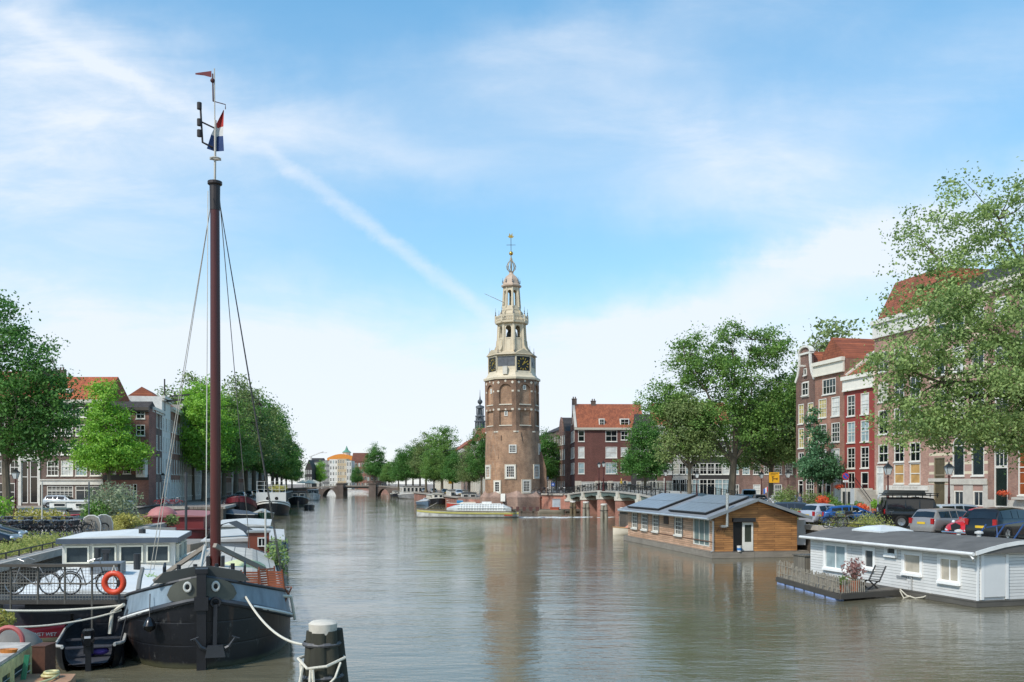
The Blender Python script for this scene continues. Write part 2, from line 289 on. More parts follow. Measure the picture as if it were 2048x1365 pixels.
# ---------- setting ----------
GZ=2.1
def LQ(d): return -12.8-.2*d       # left quay edge
def RQ(d): return 32.9-.2*d        # right quay edge
def FR(d): return 27-.2*d          # right quay beyond the tower
def water():
    m,nt,b=base_mat('canal_water'); tc=N(nt,'ShaderNodeTexCoord')
    b.inputs['Base Color'].default_value=(.135,.122,.078,1); b.inputs['Roughness'].default_value=.03; b.inputs['IOR'].default_value=1.33; b.inputs['Specular IOR Level'].default_value=.5
    def nz(s,st,det,rot=0):
        mp=N(nt,'ShaderNodeMapping'); mp.inputs['Scale'].default_value=st; mp.inputs['Rotation'].default_value=(0,0,R(rot)); L(nt,tc.outputs['Object'],mp.inputs[0])
        n=N(nt,'ShaderNodeTexNoise'); n.inputs['Scale'].default_value=s; n.inputs['Detail'].default_value=det; n.inputs['Roughness'].default_value=.55; L(nt,mp.outputs[0],n.inputs[0]); return n.outputs['Fac']
    a=nz(.8,(1,2.6,1),4,-6); c=nz(4.0,(1,1.8,1),3,10); e=nz(.12,(1,1,1),2)
    m0=N(nt,'ShaderNodeMath',operation='MULTIPLY_ADD'); L(nt,nz(.26,(1,2.4,1),3,-4),m0.inputs[0]); m0.inputs[1].default_value=1.7; L(nt,a,m0.inputs[2])
    m1=N(nt,'ShaderNodeMath',operation='MULTIPLY_ADD'); L(nt,c,m1.inputs[0]); m1.inputs[1].default_value=.30; L(nt,m0.outputs[0],m1.inputs[2])
    mr=N(nt,'ShaderNodeMapRange'); L(nt,e,mr.inputs[0]); mr.inputs[1].default_value=.35; mr.inputs[2].default_value=.65; mr.inputs[3].default_value=.45; mr.inputs[4].default_value=1.0
    m2=N(nt,'ShaderNodeMath',operation='MULTIPLY'); L(nt,m1.outputs[0],m2.inputs[0]); L(nt,mr.outputs[0],m2.inputs[1])
    bp=N(nt,'ShaderNodeBump'); bp.inputs['Strength'].default_value=.9; bp.inputs['Distance'].default_value=.036; L(nt,m2.outputs[0],bp.inputs['Height']); L(nt,bp.outputs[0],b.inputs['Normal'])
    q=MB(); q.add([(-700,-60,0),(700,-60,0),(700,1400,0),(-700,1400,0)],[(0,1,2,3)])
    tag(q.build('water',m,fix=False),kind='structure')
    q=MB(); q.add([(-3000,-400,-2.5),(3000,-400,-2.5),(3000,4500,-2.5),(-3000,4500,-2.5)],[(0,1,2,3)])
    tag(q.build('ground',M('#5c574d'),fix=False),kind='structure')
water()
PAVE=brick('#8f8377','#7a6e65','#6d655c',.16,1.3,.2)
def pavemat():
    m,nt,b=base_mat('street_paving'); tc=N(nt,'ShaderNodeTexCoord'); br=N(nt,'ShaderNodeTexBrick'); L(nt,tc.outputs['Object'],br.inputs[0]); br.inputs['Scale'].default_value=1; br.inputs['Brick Width'].default_value=.3; br.inputs['Row Height'].default_value=.12; br.inputs['Mortar Size'].default_value=.012
    br.inputs['Color1'].default_value=(*hexc('#9a8c80'),1); br.inputs['Color2'].default_value=(*hexc('#857669'),1); br.inputs['Mortar'].default_value=(*hexc('#5f574f'),1)
    c,f=vary(nt,br.outputs['Color'],.2,.5,tc.outputs['Object']); L(nt,c,b.inputs['Base Color']); b.inputs['Roughness'].default_value=.85; return m
STREET=pavemat(); QWALL=brick('#5e5247','#4c443b','#6a6358',.25,1.6,.4); STONE=M('#a8a298',.8,var=.2,scale=2.5,bump=.3)
def quay(name,poly,z=GZ,coping=None,wall=QWALL):
    q=MB(); q.flat(poly,-2.4,z-.25); o=tag(q.build(name,wall),kind='structure')
    q=MB(); q.flat(poly,z-.246,z); p=q.build('street' if 'quay' in name else name+'_top',STREET); tag(p,kind='structure')
    if coping:
        for i,(a,b) in enumerate(coping):
            q=MB(); va=Vector((*a,z-.12)); vb=Vector((*b,z-.12)); q.bar(va,vb,.5,.32); tag(q.build('quay_kerb',STONE),kind='structure')
# left quay, near part (up to the side canal), then beyond it
quay('quay_left_near',[(-400,-50),(LQ(-50),-50),(LQ(84),84),(LQ(84)-14,87),(-400,95)],1.85,[((LQ(-20),-20),(LQ(84),84))])
quay('quay_left_far',[(-400,113),(LQ(114)-4,113),(LQ(114),114),(LQ(352),352),(LQ(700),700),(-400,700)],2.05,[((LQ(114),114),(LQ(352),352)),((-110,113),(LQ(114)-4,113))])
quay('quay_right',[(RQ(-50),-50),(400,-50),(400,118),(20,118),(RQ(110)+6,114),(RQ(104),104)],GZ,[((RQ(-20),-20),(RQ(104),104))])
quay('quay_right_rear',[(19,118.3),(400,118.3),(400,240),(29,240),(21,152),(19,128)],GZ)
quay('quay_tower_side',[(6.6,166),(10.2,162.5),(16,162),(20,240),(400,240.3),(400,900),(FR(900),900),(FR(352),352),(FR(190),190),(FR(176),176),(-5,172)],GZ,[((FR(190),190),(FR(352),352))],brick('#a9705f','#93604f','#8d8378',.2,1.4,.4))
def hill_horizon():
    q=MB(); q.flat([(-1500,700.5),(1500,700.5),(1500,1400),(-1500,1400)],-2,2.0); tag(q.build('ground_far',STREET),kind='structure')
hill_horizon()
# ---------- houses ----------
WCACHE={}
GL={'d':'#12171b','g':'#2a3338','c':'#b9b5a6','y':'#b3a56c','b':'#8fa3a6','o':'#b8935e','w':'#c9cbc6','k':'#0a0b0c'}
def win_mesh(wd,ht,nx,ny,top,fc,gc,arch=False,sill=True,fw=.095):
    key=(round(wd,2),round(ht,2),nx,ny,top,fc,gc,arch,sill,fw)
    if key in WCACHE: return WCACHE[key]
    q=MB(); y0,y1=-.02,.09
    if arch:
        n=10; r=wd/2; zs=ht-r
        q.box(0,fw,y0,y1,0,zs); q.box(wd-fw,wd,y0,y1,0,zs)
        for i in range(n):
            a,b=PI-PI*i/n,PI-PI*(i+1)/n
            q.prism([(r+(r-fw)*math.cos(a),zs+(r-fw)*math.sin(a)),(r+r*math.cos(a),zs+r*math.sin(a)),(r+r*math.cos(b),zs+r*math.sin(b)),(r+(r-fw)*math.cos(b),zs+(r-fw)*math.sin(b))],y0,y1)
        q.box(fw,wd-fw,y0,y1,0,fw); q.box(fw,wd-fw,y0+.02,y1,zs-.05,zs+.05)
        g=MB(); g.prism([(fw,fw),(wd-fw,fw),(wd-fw,zs)]+[(r+(r-fw)*math.cos(PI*i/n),zs+(r-fw)*math.sin(PI*i/n)) for i in range(1,n)]+[(fw,zs)],.05,.08)
    else:
        q.box(0,fw,y0,y1,0,ht); q.box(wd-fw,wd,y0,y1,0,ht); q.box(fw,wd-fw,y0,y1,ht-fw,ht); q.box(fw,wd-fw,y0,y1,0,fw)
        if top: q.box(fw,wd-fw,.0,y1,ht*top-.045,ht*top+.045)
        for i in range(1,nx): x=fw+(wd-2*fw)*i/nx; q.box(x-.025,x+.025,.02,y1,fw,ht-fw)
        for i in range(1,ny):
            z=fw+(ht-2*fw)*i/ny; q.box(fw,wd-fw,.024,y1-.004,z-.022,z+.022)
        g=MB(); g.box(fw-.02,wd-fw+.02,.055,.08,fw-.02,ht-fw+.02)
    if sill: q.box(-.06,wd+.06,-.12,y0-.003,-.1,.02)
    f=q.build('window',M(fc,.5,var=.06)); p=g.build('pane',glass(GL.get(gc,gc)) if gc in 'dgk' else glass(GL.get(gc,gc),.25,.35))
    WCACHE[key]=(f.data,p.data); bpy.data.objects.remove(f); bpy.data.objects.remove(p); return WCACHE[key]
def add_win(par,x0,x1,z0,z1,nx=2,ny=2,top=.5,fc=WHITE,gc='d',y=.02,arch=False,sill=True,fw=.095,name='window',rot=None,lab=None):
    f,p=win_mesh(x1-x0,z1-z0,nx,ny,top,fc,gc,arch,sill,fw)
    loc=(x0,y,z0); o=place(f,name,par,loc,rot or (0,0,0)); c=place(p,'pane',o,(0,0,0))
    if lab: o['label']=lab
    return o
def wall_holes(q,W,z0,H,holes,D,t=.14,xl=0):
    xs=sorted({xl,W,*[h[0] for h in holes],*[h[1] for h in holes]}); zs=sorted({z0,H,*[h[2] for h in holes],*[h[3] for h in holes]})
    for i in range(len(xs)-1):
        for j in range(len(zs)-1):
            cx,cz=(xs[i]+xs[i+1])/2,(zs[j]+zs[j+1])/2
            if any(h[0]<cx<h[1] and h[2]<cz<h[3] for h in holes): continue
            q.add([(xs[i],0,zs[j]),(xs[i+1],0,zs[j]),(xs[i+1],0,zs[j+1]),(xs[i],0,zs[j+1])],[(0,1,2,3)])
    for a,b,c,d in [h[:4] for h in holes]:
        q.add([(a,0,c),(b,0,c),(b,0,d),(a,0,d),(a,t,c),(b,t,c),(b,t,d),(a,t,d)],[(0,4,5,1),(1,5,6,2),(2,6,7,3),(3,7,4,0),(4,7,6,5)])
    q.add([(xl,0,z0),(W,0,z0),(W,D,z0),(xl,D,z0),(xl,0,H),(W,0,H),(W,D,H),(xl,D,H)],[(1,2,6,5),(2,3,7,6),(3,0,4,7),(4,5,6,7)])
def roof_mesh(W,D,H,kind,rh,ov=.25,chim=None):
    q=MB()
    if kind=='side':      # ridge parallel to the street
        q.add([(-.02,-ov,H),(W+.02,-ov,H),(W+.02,D+ov,H),(-.02,D+ov,H),(-.02,D/2,H+rh),(W+.02,D/2,H+rh)],[(0,1,5,4),(2,3,4,5),(0,4,3),(1,2,5),(0,3,2,1)])
    elif kind=='front':   # ridge runs back from the street
        q.add([(-.02,.3,H),(W+.02,.3,H),(W+.02,D,H),(-.02,D,H),(W/2,.3,H+rh),(W/2,D,H+rh)],[(0,4,5,3),(1,2,5,4),(0,1,4),(2,3,5),(0,3,2,1)])
    elif kind=='hip':
        q.add([(-.02,-.02,H),(W+.02,-.02,H),(W+.02,D,H),(-.02,D,H),(W*.3,D*.4,H+rh),(W*.8,D*.4,H+rh),(W*.8,D*.6,H+rh),(W*.3,D*.6,H+rh)],[(0,1,5,4),(1,2,6,5),(2,3,7,6),(3,0,4,7),(4,5,6,7),(0,3,2,1)])
    elif kind=='mansard':
        i=rh*.45; q.add([(.05,.15,H),(W-.05,.15,H),(W-.05,D,H),(.05,D,H),(.05+i*.3,.15+i,H+rh),(W-.05-i*.3,.15+i,H+rh),(W-.05-i*.3,D-i,H+rh),(.05+i*.3,D-i,H+rh)],[(0,1,5,4),(1,2,6,5),(2,3,7,6),(3,0,4,7),(4,5,6,7),(0,3,2,1)])
    return q
def house(name,label,loc,rot,W,D,H,wall,wins=(),roof=None,roofm=None,cornice=None,corn_h=.6,base=None,extra=None,group='houses along the canal quays',z0=-.4,chim=(),cat='house',fc=WHITE,gable=None):
    """loc = front left foot of the facade; local x runs along the facade, y goes into the house"""
    t=thing(name,label,cat,loc,rot,group)
    q=MB(); hs=[w_[:4] for w_ in wins]
    wall_holes(q,W,z0,H,hs,D)
    if gable: q.prism(gable,0,.32)
    wl=q.build('wall',wall,t)
    for w_ in wins:
        a,b,c,d=w_[:4]; k=dict(w_[4]) if len(w_)>4 else {}; k.setdefault('fc',fc)
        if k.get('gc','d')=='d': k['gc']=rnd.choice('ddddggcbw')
        o=add_win(t,a,b,c,d,**k)
    if base:   # plinth or shop band: (z1, material)
        q=MB(); xs=sorted([(h[0],h[1]) for h in hs if h[2]<base[0]-.05]); x=-.02
        for a,b in xs+[(W+.02,W+.02)]:
            if a-x>.05: q.box(x,a-.003,-.05,-.002,z0,base[0])
            x=b+.003
        q.build('plinth',base[1],t)
    if cornice:
        q=MB(); q.box(-.12,W+.12,-.42,-.004,H-.28,H+.12); q.box(-.05,W+.05,-.22,-.004,H-corn_h,H-.284); q.box(-.05,W+.05,-.28,-.004,H-corn_h-.16,H-corn_h-.003)
        q.build('cornice',M(cornice,.55,var=.07),t)
    if roof:
        r=roof_mesh(W,D,H+.004,roof[0],roof[1]).build('roof',roofm or tiles('#a35a3a','#8a4a30'),t)
        for cx,cy,ch in chim:
            c=MB(); zt=H+roof[1]; c.box(cx-.45,cx+.45,cy-.35,cy+.35,H+.2,zt+ch); c.box(cx-.52,cx+.52,cy-.42,cy+.42,zt+ch+.002,zt+ch+.12)
            c.cyl(cx-.2,cy,zt+ch+.12,zt+ch+.5,.11,8); c.cyl(cx+.2,cy,zt+ch+.12,zt+ch+.5,.11,8); c.build('chimney',brick('#5a4238'),r)
    if extra: extra(t)
    return t
def rows(cols,zs,**k): return [(a,b,c,d,k) for (c,d) in zs for (a,b) in cols]
# ---------- the old clock tower ----------
def tower():
    TX,TY=.2,170.0; g=0
    t=thing('brick_tower','tall brick clock tower with cream timber spire standing at the water','clock tower',(TX,TY,0)); t.rotation_euler=(0,R(-.45),0)
    A0=R(-90+7.5)            # vertices of the octagon
    BR=brick('#a98160','#8c674c','#9a8c7c',.25,1.0,.45); BR2=brick('#88654c','#6e503c','#8d7c6c',.22,1.0,.45); WS=M('#cfc6b4',.7,var=.15,scale=2); TB=M('#c9bca2',.6,var=.10,scale=1.2); TB2=M('#bbad92',.6,var=.1,scale=1.5)
    GOLD=M('#c9a04a',.3,.9,var=.1); LEAD=M('#5d6064',.5,.3,var=.25,scale=1.2); BLK=M('#15130f',.5)
    def rp(r,ang,z): return (r*math.cos(ang),r*math.sin(ang),z)
    def face(k):  # frame on octagon face k: x along, y outwards is -y
        return A0+R(22.5)+R(45)*k
    def fm(k,ap,z=0,sl=0): 
        a=face(k); return Matrix.Translation((ap*math.cos(a),ap*math.sin(a),z))@Matrix.Rotation(a+PI/2,4,'Z')@Matrix.Rotation(sl,4,'X')
    # lower round shaft
    q=MB(); q.lathe([(5.12,3.1),(5.1,7),(5.0,11),(4.9,14.4)],48); q.build('lower_shaft',BR,t,smooth=True)
    q=MB(); q.lathe([(6.2,-1.5),(6.1,2.4),(5.95,2.6),(5.2,3.55)],8,a0=A0,cap=True); q.build('plinth',brick('#a08070','#8a6c5c','#8d8378',.2,1.3,.5),t)
    # annex at the right rear
    q=MB(); q.prism([(3.2,1),(6.2,1),(6.1,7.5),(5.3,10.6),(3.2,10.6)],-1.2,4.2); q.build('buttress',BR2,t)
    # upper octagon with blind niches
    Ro=5.02; ap=Ro*math.cos(R(22.5)); fw=2*Ro*math.sin(R(22.5))
    q=MB(); q.lathe([(Ro-.32,14.2),(Ro-.32,23.6)],8,a0=A0); q.build('niche_wall',BR,t)
    q=MB(); st=MB(); 
    for k in range(8):
        T=fm(k,ap); q.T=T; st.T=T; hw=fw/2; nw=fw*.30
        q.box(-hw,-nw,0,.34,14.2,23.6); q.box(nw,hw,0,.34,14.2,23.6); q.box(-nw,nw,0,.34,14.2,15.3); q.box(-nw,nw,0,.34,18.0,19.0)
        n=8; zs=21.6
        for i in range(n):
            a,b=PI-PI*i/n,PI-PI*(i+1)/n
            q.prism([(nw*math.cos(a),zs+nw*math.sin(a)),(nw*math.cos(b),zs+nw*math.sin(b)),(nw*math.cos(b),23.6),(nw*math.cos(a),23.6)],0,.34)
        for z in (15.2,18.95): st.box(-nw-.05,nw+.05,-.1,.12,z,z+.18)
        for z in (18.0,): 
            st.box(-nw-.35,-nw+.1,-.03,.1,z,z+.35); st.box(nw-.1,nw+.35,-.03,.1,z,z+.35); st.box(-.15,.15,-.03,.1,z,z+.3)
        st.box(-nw-.4,-nw,-.03,.1,21.3,21.6); st.box(nw,nw+.4,-.03,.1,21.3,21.6); st.box(-.17,.17,-.03,.1,23.1,23.45)
        st.T=T@Matrix.Translation((nw+.15,-.01,23.0))@Matrix.Rotation(R(45),4,'Y'); st.box(-.2,.2,-.03,.05,-.2,.2)
        st.T=T@Matrix.Translation((-nw-.15,-.01,23.0))@Matrix.Rotation(R(45),4,'Y'); st.box(-.2,.2,-.03,.05,-.2,.2)
        st.T=T; st.box(-hw*.98,-hw+.75,-.05,.1,14.05,14.3); st.box(hw-.75,hw*.98,-.05,.1,14.05,14.3); st.box(-.6,.6,-.03,.1,14.1,14.28)
    q.build('octagon_wall',BR2,t); st.build('stone_trim',WS,t)
    # windows
    def rwin(angdeg,r,z0,wd,ht,nx,ny,sl=0,sur=True):
        a=R(-90+angdeg); o=add_win(t,0,wd,0,ht,nx=nx,ny=ny,top=0,fc='#e8e6dc',sill=False,fw=.16)
        cx,cy=(r+.10)*math.cos(a),(r+.10)*math.sin(a); tx,ty=-math.sin(a),math.cos(a)
        o.location=(cx-tx*wd/2,cy-ty*wd/2,z0); o.rotation_euler=(0,0,a+PI/2)
        if sur:
            s_=MB(); s_.box(-.22,-.003,-.005,.3,-.25,ht+.2); s_.box(wd+.003,wd+.22,-.005,.3,-.25,ht+.2); s_.box(-.003,wd+.003,-.005,.3,ht+.003,ht+.2); s_.box(-.003,wd+.003,-.06,.3,-.25,-.003)
            s=s_.build('surround',WS,o)
    rwin(0,4.97,10.3,1.35,1.5,4,4,sur=False)
    rwin(-5,5.05,5.9,1.6,2.2,4,4); rwin(58,5.03,5.9,1.6,2.2,4,4); rwin(-62,5.03,5.9,1.6,2.2,4,4)
    rwin(-33,5.12,3.3,1.15,2.0,2,4); rwin(28,5.12,3.3,1.5,2.1,4,4); rwin(78,4.95,10.3,1.35,1.6,4,4)
    for k,z,wd in ((0,19.6,.55),(7,17.0,.6),(6,21.2,.55),(0,21.7,.6)):
        if (k,z)==(0,19.6): continue
        o=add_win(t,0,wd,0,.85,nx=2,ny=3,top=0,fc='#e8e6dc',sill=False,fw=.1); Tm=fm(k,ap-.33)@Matrix.Translation((-wd/2,-.11,z)); o.matrix_local=Tm
    # wall anchors and small plates
    for ang,z in ((-24,12.6),(18,13.2),(20,12.4),(-30,9.3),(36,5.6)):
        a=R(-90+ang); q=MB(); q.bar(rp(5.05,a,z),rp(4.98,a,z+.9),.07); q.build('wall_anchor',BLK,t)
    # cream skirt
    q=MB(); q.lathe([(5.25,23.6),(5.3,23.95),(5.15,24.1),(4.7,24.35),(4.45,24.8),(4.32,25.3)],8,a0=A0); q.build('skirt',TB,t)
    q=MB(); q.T=fm(7,4.6*.924); q.box(-.5,.3,-.35,.2,24.5,25.9); q.build('hatch',M('#c9c4b6'),t)
    q=MB(); q.lathe([(4.22,25.28),(4.15,28.0)],8,a0=A0); q.build('clock_stage',TB,t)
    ca=4.2*math.cos(R(22.5))
    for k in range(8):
        hw=4.2*math.sin(R(22.5))
        if k%2==0: 
            T=fm(k,ca); q=MB(); q.T=T; q.box(-hw+.22,hw-.22,-.14,.05,25.1,27.7); d=q.build('clock_face',BLK,t)
            q=MB(); q.T=T; R1=1.16; zc=26.4
            for i in range(12):
                a=R(90-30*i); q.T=T@Matrix.Translation((0,-.16,zc))@Matrix.Rotation(-a,4,'Y')
                if i%3==0: q.box(R1-.36,R1,-.02,.02,-.12,-.04); q.box(R1-.36,R1,-.02,.02,.04,.12)
                else: q.box(R1-.34,R1,-.02,.02,-.06,.06)
            q.build('numerals',GOLD,d)
            for nm,a,l,wd in (('hour_hand',R(90-32),.75,.16),('minute_hand',R(90-62),1.02,.10)):
                q=MB(); q.T=T@Matrix.Translation((0,-.2,zc))@Matrix.Rotation(-a,4,'Y'); q.prism([(-.25,-wd/2),(l*.7,-wd/2),(l,0),(l*.7,wd/2),(-.25,wd/2)],-.02,.02); q.build(nm,GOLD,d)
            q=MB(); q.T=T
            for s_ in (-1,1): q.box(s_*(hw-.11)-.11,s_*(hw-.11)+.11,-.28,.05,25.0,27.9)
            q.box(-hw,hw,-.24,.05,27.75,28.0); q.build('clock_frame',TB,t)
            q=MB(); q.T=T; q.prism([(-hw-.35,28.15),(hw+.35,28.15),(0,29.15)],-.4,1.2); q.build('pediment',TB2,t)
        else:
            T=fm(k,ca); q=MB(); q.T=T; q.box(-hw+.03,hw-.03,-.05,.05,26.0,27.75); q.box(-.28,.28,-.12,-.02,26.35,26.95); q.build('lead_panel',LEAD,t)
    q=MB(); q.lathe([(4.25,27.95),(4.75,28.1),(4.7,28.22),(3.3,28.7),(3.0,28.9)],8,a0=A0); q.build('cornice',TB2,t)
    # finial spikes
    def spike(x,y,z,h=.9):
        s=MB(); s.lathe([(.05,z),(.12,z+.1),(.05,z+.25),(.1,z+.4),(.03,z+.5),(.02,z+h)],8,(x,y)); return s
    s=MB()
    def spikes(r,z,h,n=8,off=0):
        for k in range(n):
            a=A0+R(45)*k+off; s.lathe([(.05,z),(.13,z+.12*h),(.05,z+.3*h),(.1,z+.45*h),(.035,z+.55*h),(.02,z+h)],8,(r*math.cos(a),r*math.sin(a)))
    spikes(4.1,28.25,1.5); spikes(2.95,35.5,1.5); spikes(1.6,41.6,1.0,8)
    s.build('finials',LEAD,t,smooth=True)
    # arcaded stages
    def stage(z0,z1,r0,r1,oz0,ozs,ow,name,mat,panel=False):
        q=MB(); zm=(z0+z1)/2; rm=(r0+r1)/2; a_=rm*math.cos(R(22.5)); sl=math.atan((r0-r1)*.924/(z1-z0))
        for k in range(8):
            hw0=rm*math.sin(R(22.5)); T=fm(k,a_); 
            q.T=T@Matrix.Translation((0,0,zm))@Matrix.Rotation(-sl,4,'X')@Matrix.Translation((0,0,-zm))
            th=.28
            q.box(-hw0,-ow,0,th,z0,z1); q.box(ow,hw0,0,th,z0,z1); q.box(-ow,ow,0,th,z0,oz0)
            n=8
            for i in range(n):
                a,b=PI-PI*i/n,PI-PI*(i+1)/n
                q.prism([(ow*math.cos(a),ozs+ow*math.sin(a)),(ow*math.cos(b),ozs+ow*math.sin(b)),(ow*math.cos(b),z1),(ow*math.cos(a),z1)],0,th)
            if panel: q.box(-ow*.95,-ow*.85,-.05,0,z0+.3,oz0-.25); q.box(ow*.85,ow*.95,-.05,0,z0+.3,oz0-.25); q.box(-ow*.95,ow*.95,-.05,0,oz0-.25,oz0-.15)
        for k in range(8):
            a=A0+R(45)*k; q.T=None; q.bar(rp(r0*1.0,a,z0),rp(r1*1.0,a,z1),.36 if r0>2 else .22)
        return q.build(name,mat,t)
    stage(28.85,34.0,2.72,2.45,31.4,33.1,.52,'bell_stage',TB,True)
    q=MB()
    for k in range(8):   # scroll brackets at the foot of the bell stage
        a=A0+R(45)*k; q.T=Matrix.Rotation(a,4,'Z'); q.prism([(2.6,28.9),(3.7,28.9),(3.3,29.3),(2.95,30.0),(2.85,31.0),(2.6,31.2)],-.12,.12)
    q.build('scroll_brackets',TB2,t)
    q=MB(); q.ball((0,0,32.2),.95,14,8); q.lathe([(1.15,31.5),(.9,32.2),(.45,32.8),(.2,33.2)],16); q.build('bell',M('#3c3a30',.4,.7),t,smooth=True)
    q=MB(); q.lathe([(1.9,28.9),(1.9,30.9)],8,a0=A0); q.lathe([(2.5,33.9),(3.05,34.1),(3.05,34.3),(2.0,34.32)],8,a0=A0); q.build('gallery_floor',TB2,t)
    q=MB()
    for k in range(8):
        q.T=fm(k,3.0*.924); hw=3.0*math.sin(R(22.5)); q.box(-hw,hw,-.06,.1,35.25,35.45); q.box(-hw,hw,-.04,.08,34.3,34.45); q.box(-hw-.12,-hw+.12,-.1,.14,34.3,35.6)
        for i in range(7):
            x=-hw+hw*2*(i+.5)/7; q.lathe([(.07,34.45),(.12,34.7),(.05,34.95),(.08,35.25)],6,(x,.02))
    q.build('balustrade',TB,t)
    q=MB(); q.lathe([(2.1,34.3),(2.0,35.9),(1.75,36.4),(1.78,36.6),(1.65,37.1)],8,a0=A0)
    for k in range(8):
        a=A0+R(45)*k; q.T=Matrix.Rotation(a,4,'Z'); q.prism([(1.5,34.4),(2.7,34.4),(2.6,34.9),(2.15,35.3),(2.1,36.2),(1.7,36.6),(1.5,36.6)],-.1,.1)
    q.build('drum',TB2,t)
    stage(37.05,40.75,1.66,1.42,37.35,39.9,.34,'lantern_stage',TB)
    q=MB(); q.cyl(0,0,37,40.7,.16,8); q.ball((0,0,39.6),.35,10,6,(1,1,1.2)); q.build('lantern_bell',M('#3c3a30',.4,.7),t,smooth=True)
    q=MB(); q.lathe([(1.45,40.72),(1.85,40.95),(1.88,41.2),(1.6,41.35),(1.5,41.7),(1.35,42.3),(.95,42.9),(.45,43.3),(.35,43.6),(.5,43.75)],8,a0=A0); q.build('cupola',M('#b5a08c',.6),t)
    q=MB()
    for k in range(8):
        a=A0+R(45)*k; q.tube([rp(r_,a,z) for r_,z in ((.3,43.75),(.75,44.2),(.86,44.7),(.62,45.3),(.22,45.8),(.12,46.3))],.07,5)
    q.cyl(0,0,43.7,46.6,.1,8); q.build('openwork_crown',M('#9a8f7a',.5,.2),t)
    q=MB(); q.cyl(0,0,46.5,50.2,.055,6); q.bar((-.85,0,48.7),(.85,0,48.7),.07); q.bar((0,-.85,48.7),(0,.85,48.7),.07); q.build('spire_rod',LEAD,t)
    q=MB(); q.ball((0,0,47.15),.38,14,10); q.build('gilt_ball',GOLD,t,smooth=True)
    q=MB(); q.prism([(-.6,50.3),(-.3,50.0),(.3,50.0),(.6,50.35),(.3,50.3),(.25,50.95),(0,50.4),(-.3,50.9),(-.35,50.35)],-.04,.04); q.build('weather_vane',GOLD,t)
    q=MB(); q.tube([(-1.2,-.8,37.9),(-4.9,-1.0,39.6)],[.06,.035],6); q.build('flagpole',M('#8f8d84'),t)
    # sloping hatch board on the plinth
    q=MB(); q.T=Matrix.Translation((-1.5,-6.05,1.7))@Matrix.Rotation(R(-24),4,'X'); q.box(-.7,.1,0,.1,0,1.5); q.build('sluice_board',M('#d8d4c8'),t)
tower()
# ---------- trees ----------
BARK=M('#6a6152',.9,var=.3,scale=3,bump=.5,stretch=(1,1,.3)); BARKL=M('#7d7668',.9,var=.25,scale=3,bump=.4,stretch=(1,1,.3))
LEAF={'dark':leafmat('#386030','#6a9648'),'deep':leafmat('#1c4424','#3c6e3c'),'mid':leafmat('#466e34','#8aaa58'),'lime':leafmat('#5c9030','#a4cc58'),
 'elm':leafmat('#5a7640','#acc07a'),'olive':leafmat('#586a3e','#93a566'),'grey':leafmat('#6d7a5c','#a9b290'),'blue':leafmat('#34583c','#6a9468'),'yel':leafmat('#8c8c48','#c2b86a'),'red':leafmat('#9c3a2a','#e06a3a'),'grass':leafmat('#6f8a3a','#c2bc78'),'pink':leafmat('#7d5450','#b89288'),'flower':leafmat('#c8342c','#f09060')}
def leaf_mesh(name,cent,nrm_bias,size,mat,rs,aspect=.62):
    """one rhombic leaf face per centre"""
    n=len(cent); a=rs.normal(size=(n,3)); a+=nrm_bias; a/=np.linalg.norm(a,axis=1)[:,None]+1e-9
    b=rs.normal(size=(n,3)); u=np.cross(a,b); u/=np.linalg.norm(u,axis=1)[:,None]+1e-9; v=np.cross(a,u)
    s=(size*(.65+.7*rs.random(n)))[:,None]
    P0=cent-u*s*.5; P1=cent+v*s*.5*aspect; P2=cent+u*s*.5; P3=cent-v*s*.5*aspect
    co=np.stack([P0,P1,P2,P3],1).reshape(-1,3).astype(np.float32)
    me=bpy.data.meshes.new(name); me.vertices.add(4*n); me.vertices.foreach_set('co',co.ravel()); me.loops.add(4*n); me.loops.foreach_set('vertex_index',np.arange(4*n,dtype=np.int32)); me.polygons.add(n)
    me.polygons.foreach_set('loop_start',np.arange(0,4*n,4,dtype=np.int32)); me.update(calc_edges=True); me.materials.append(mat); return me
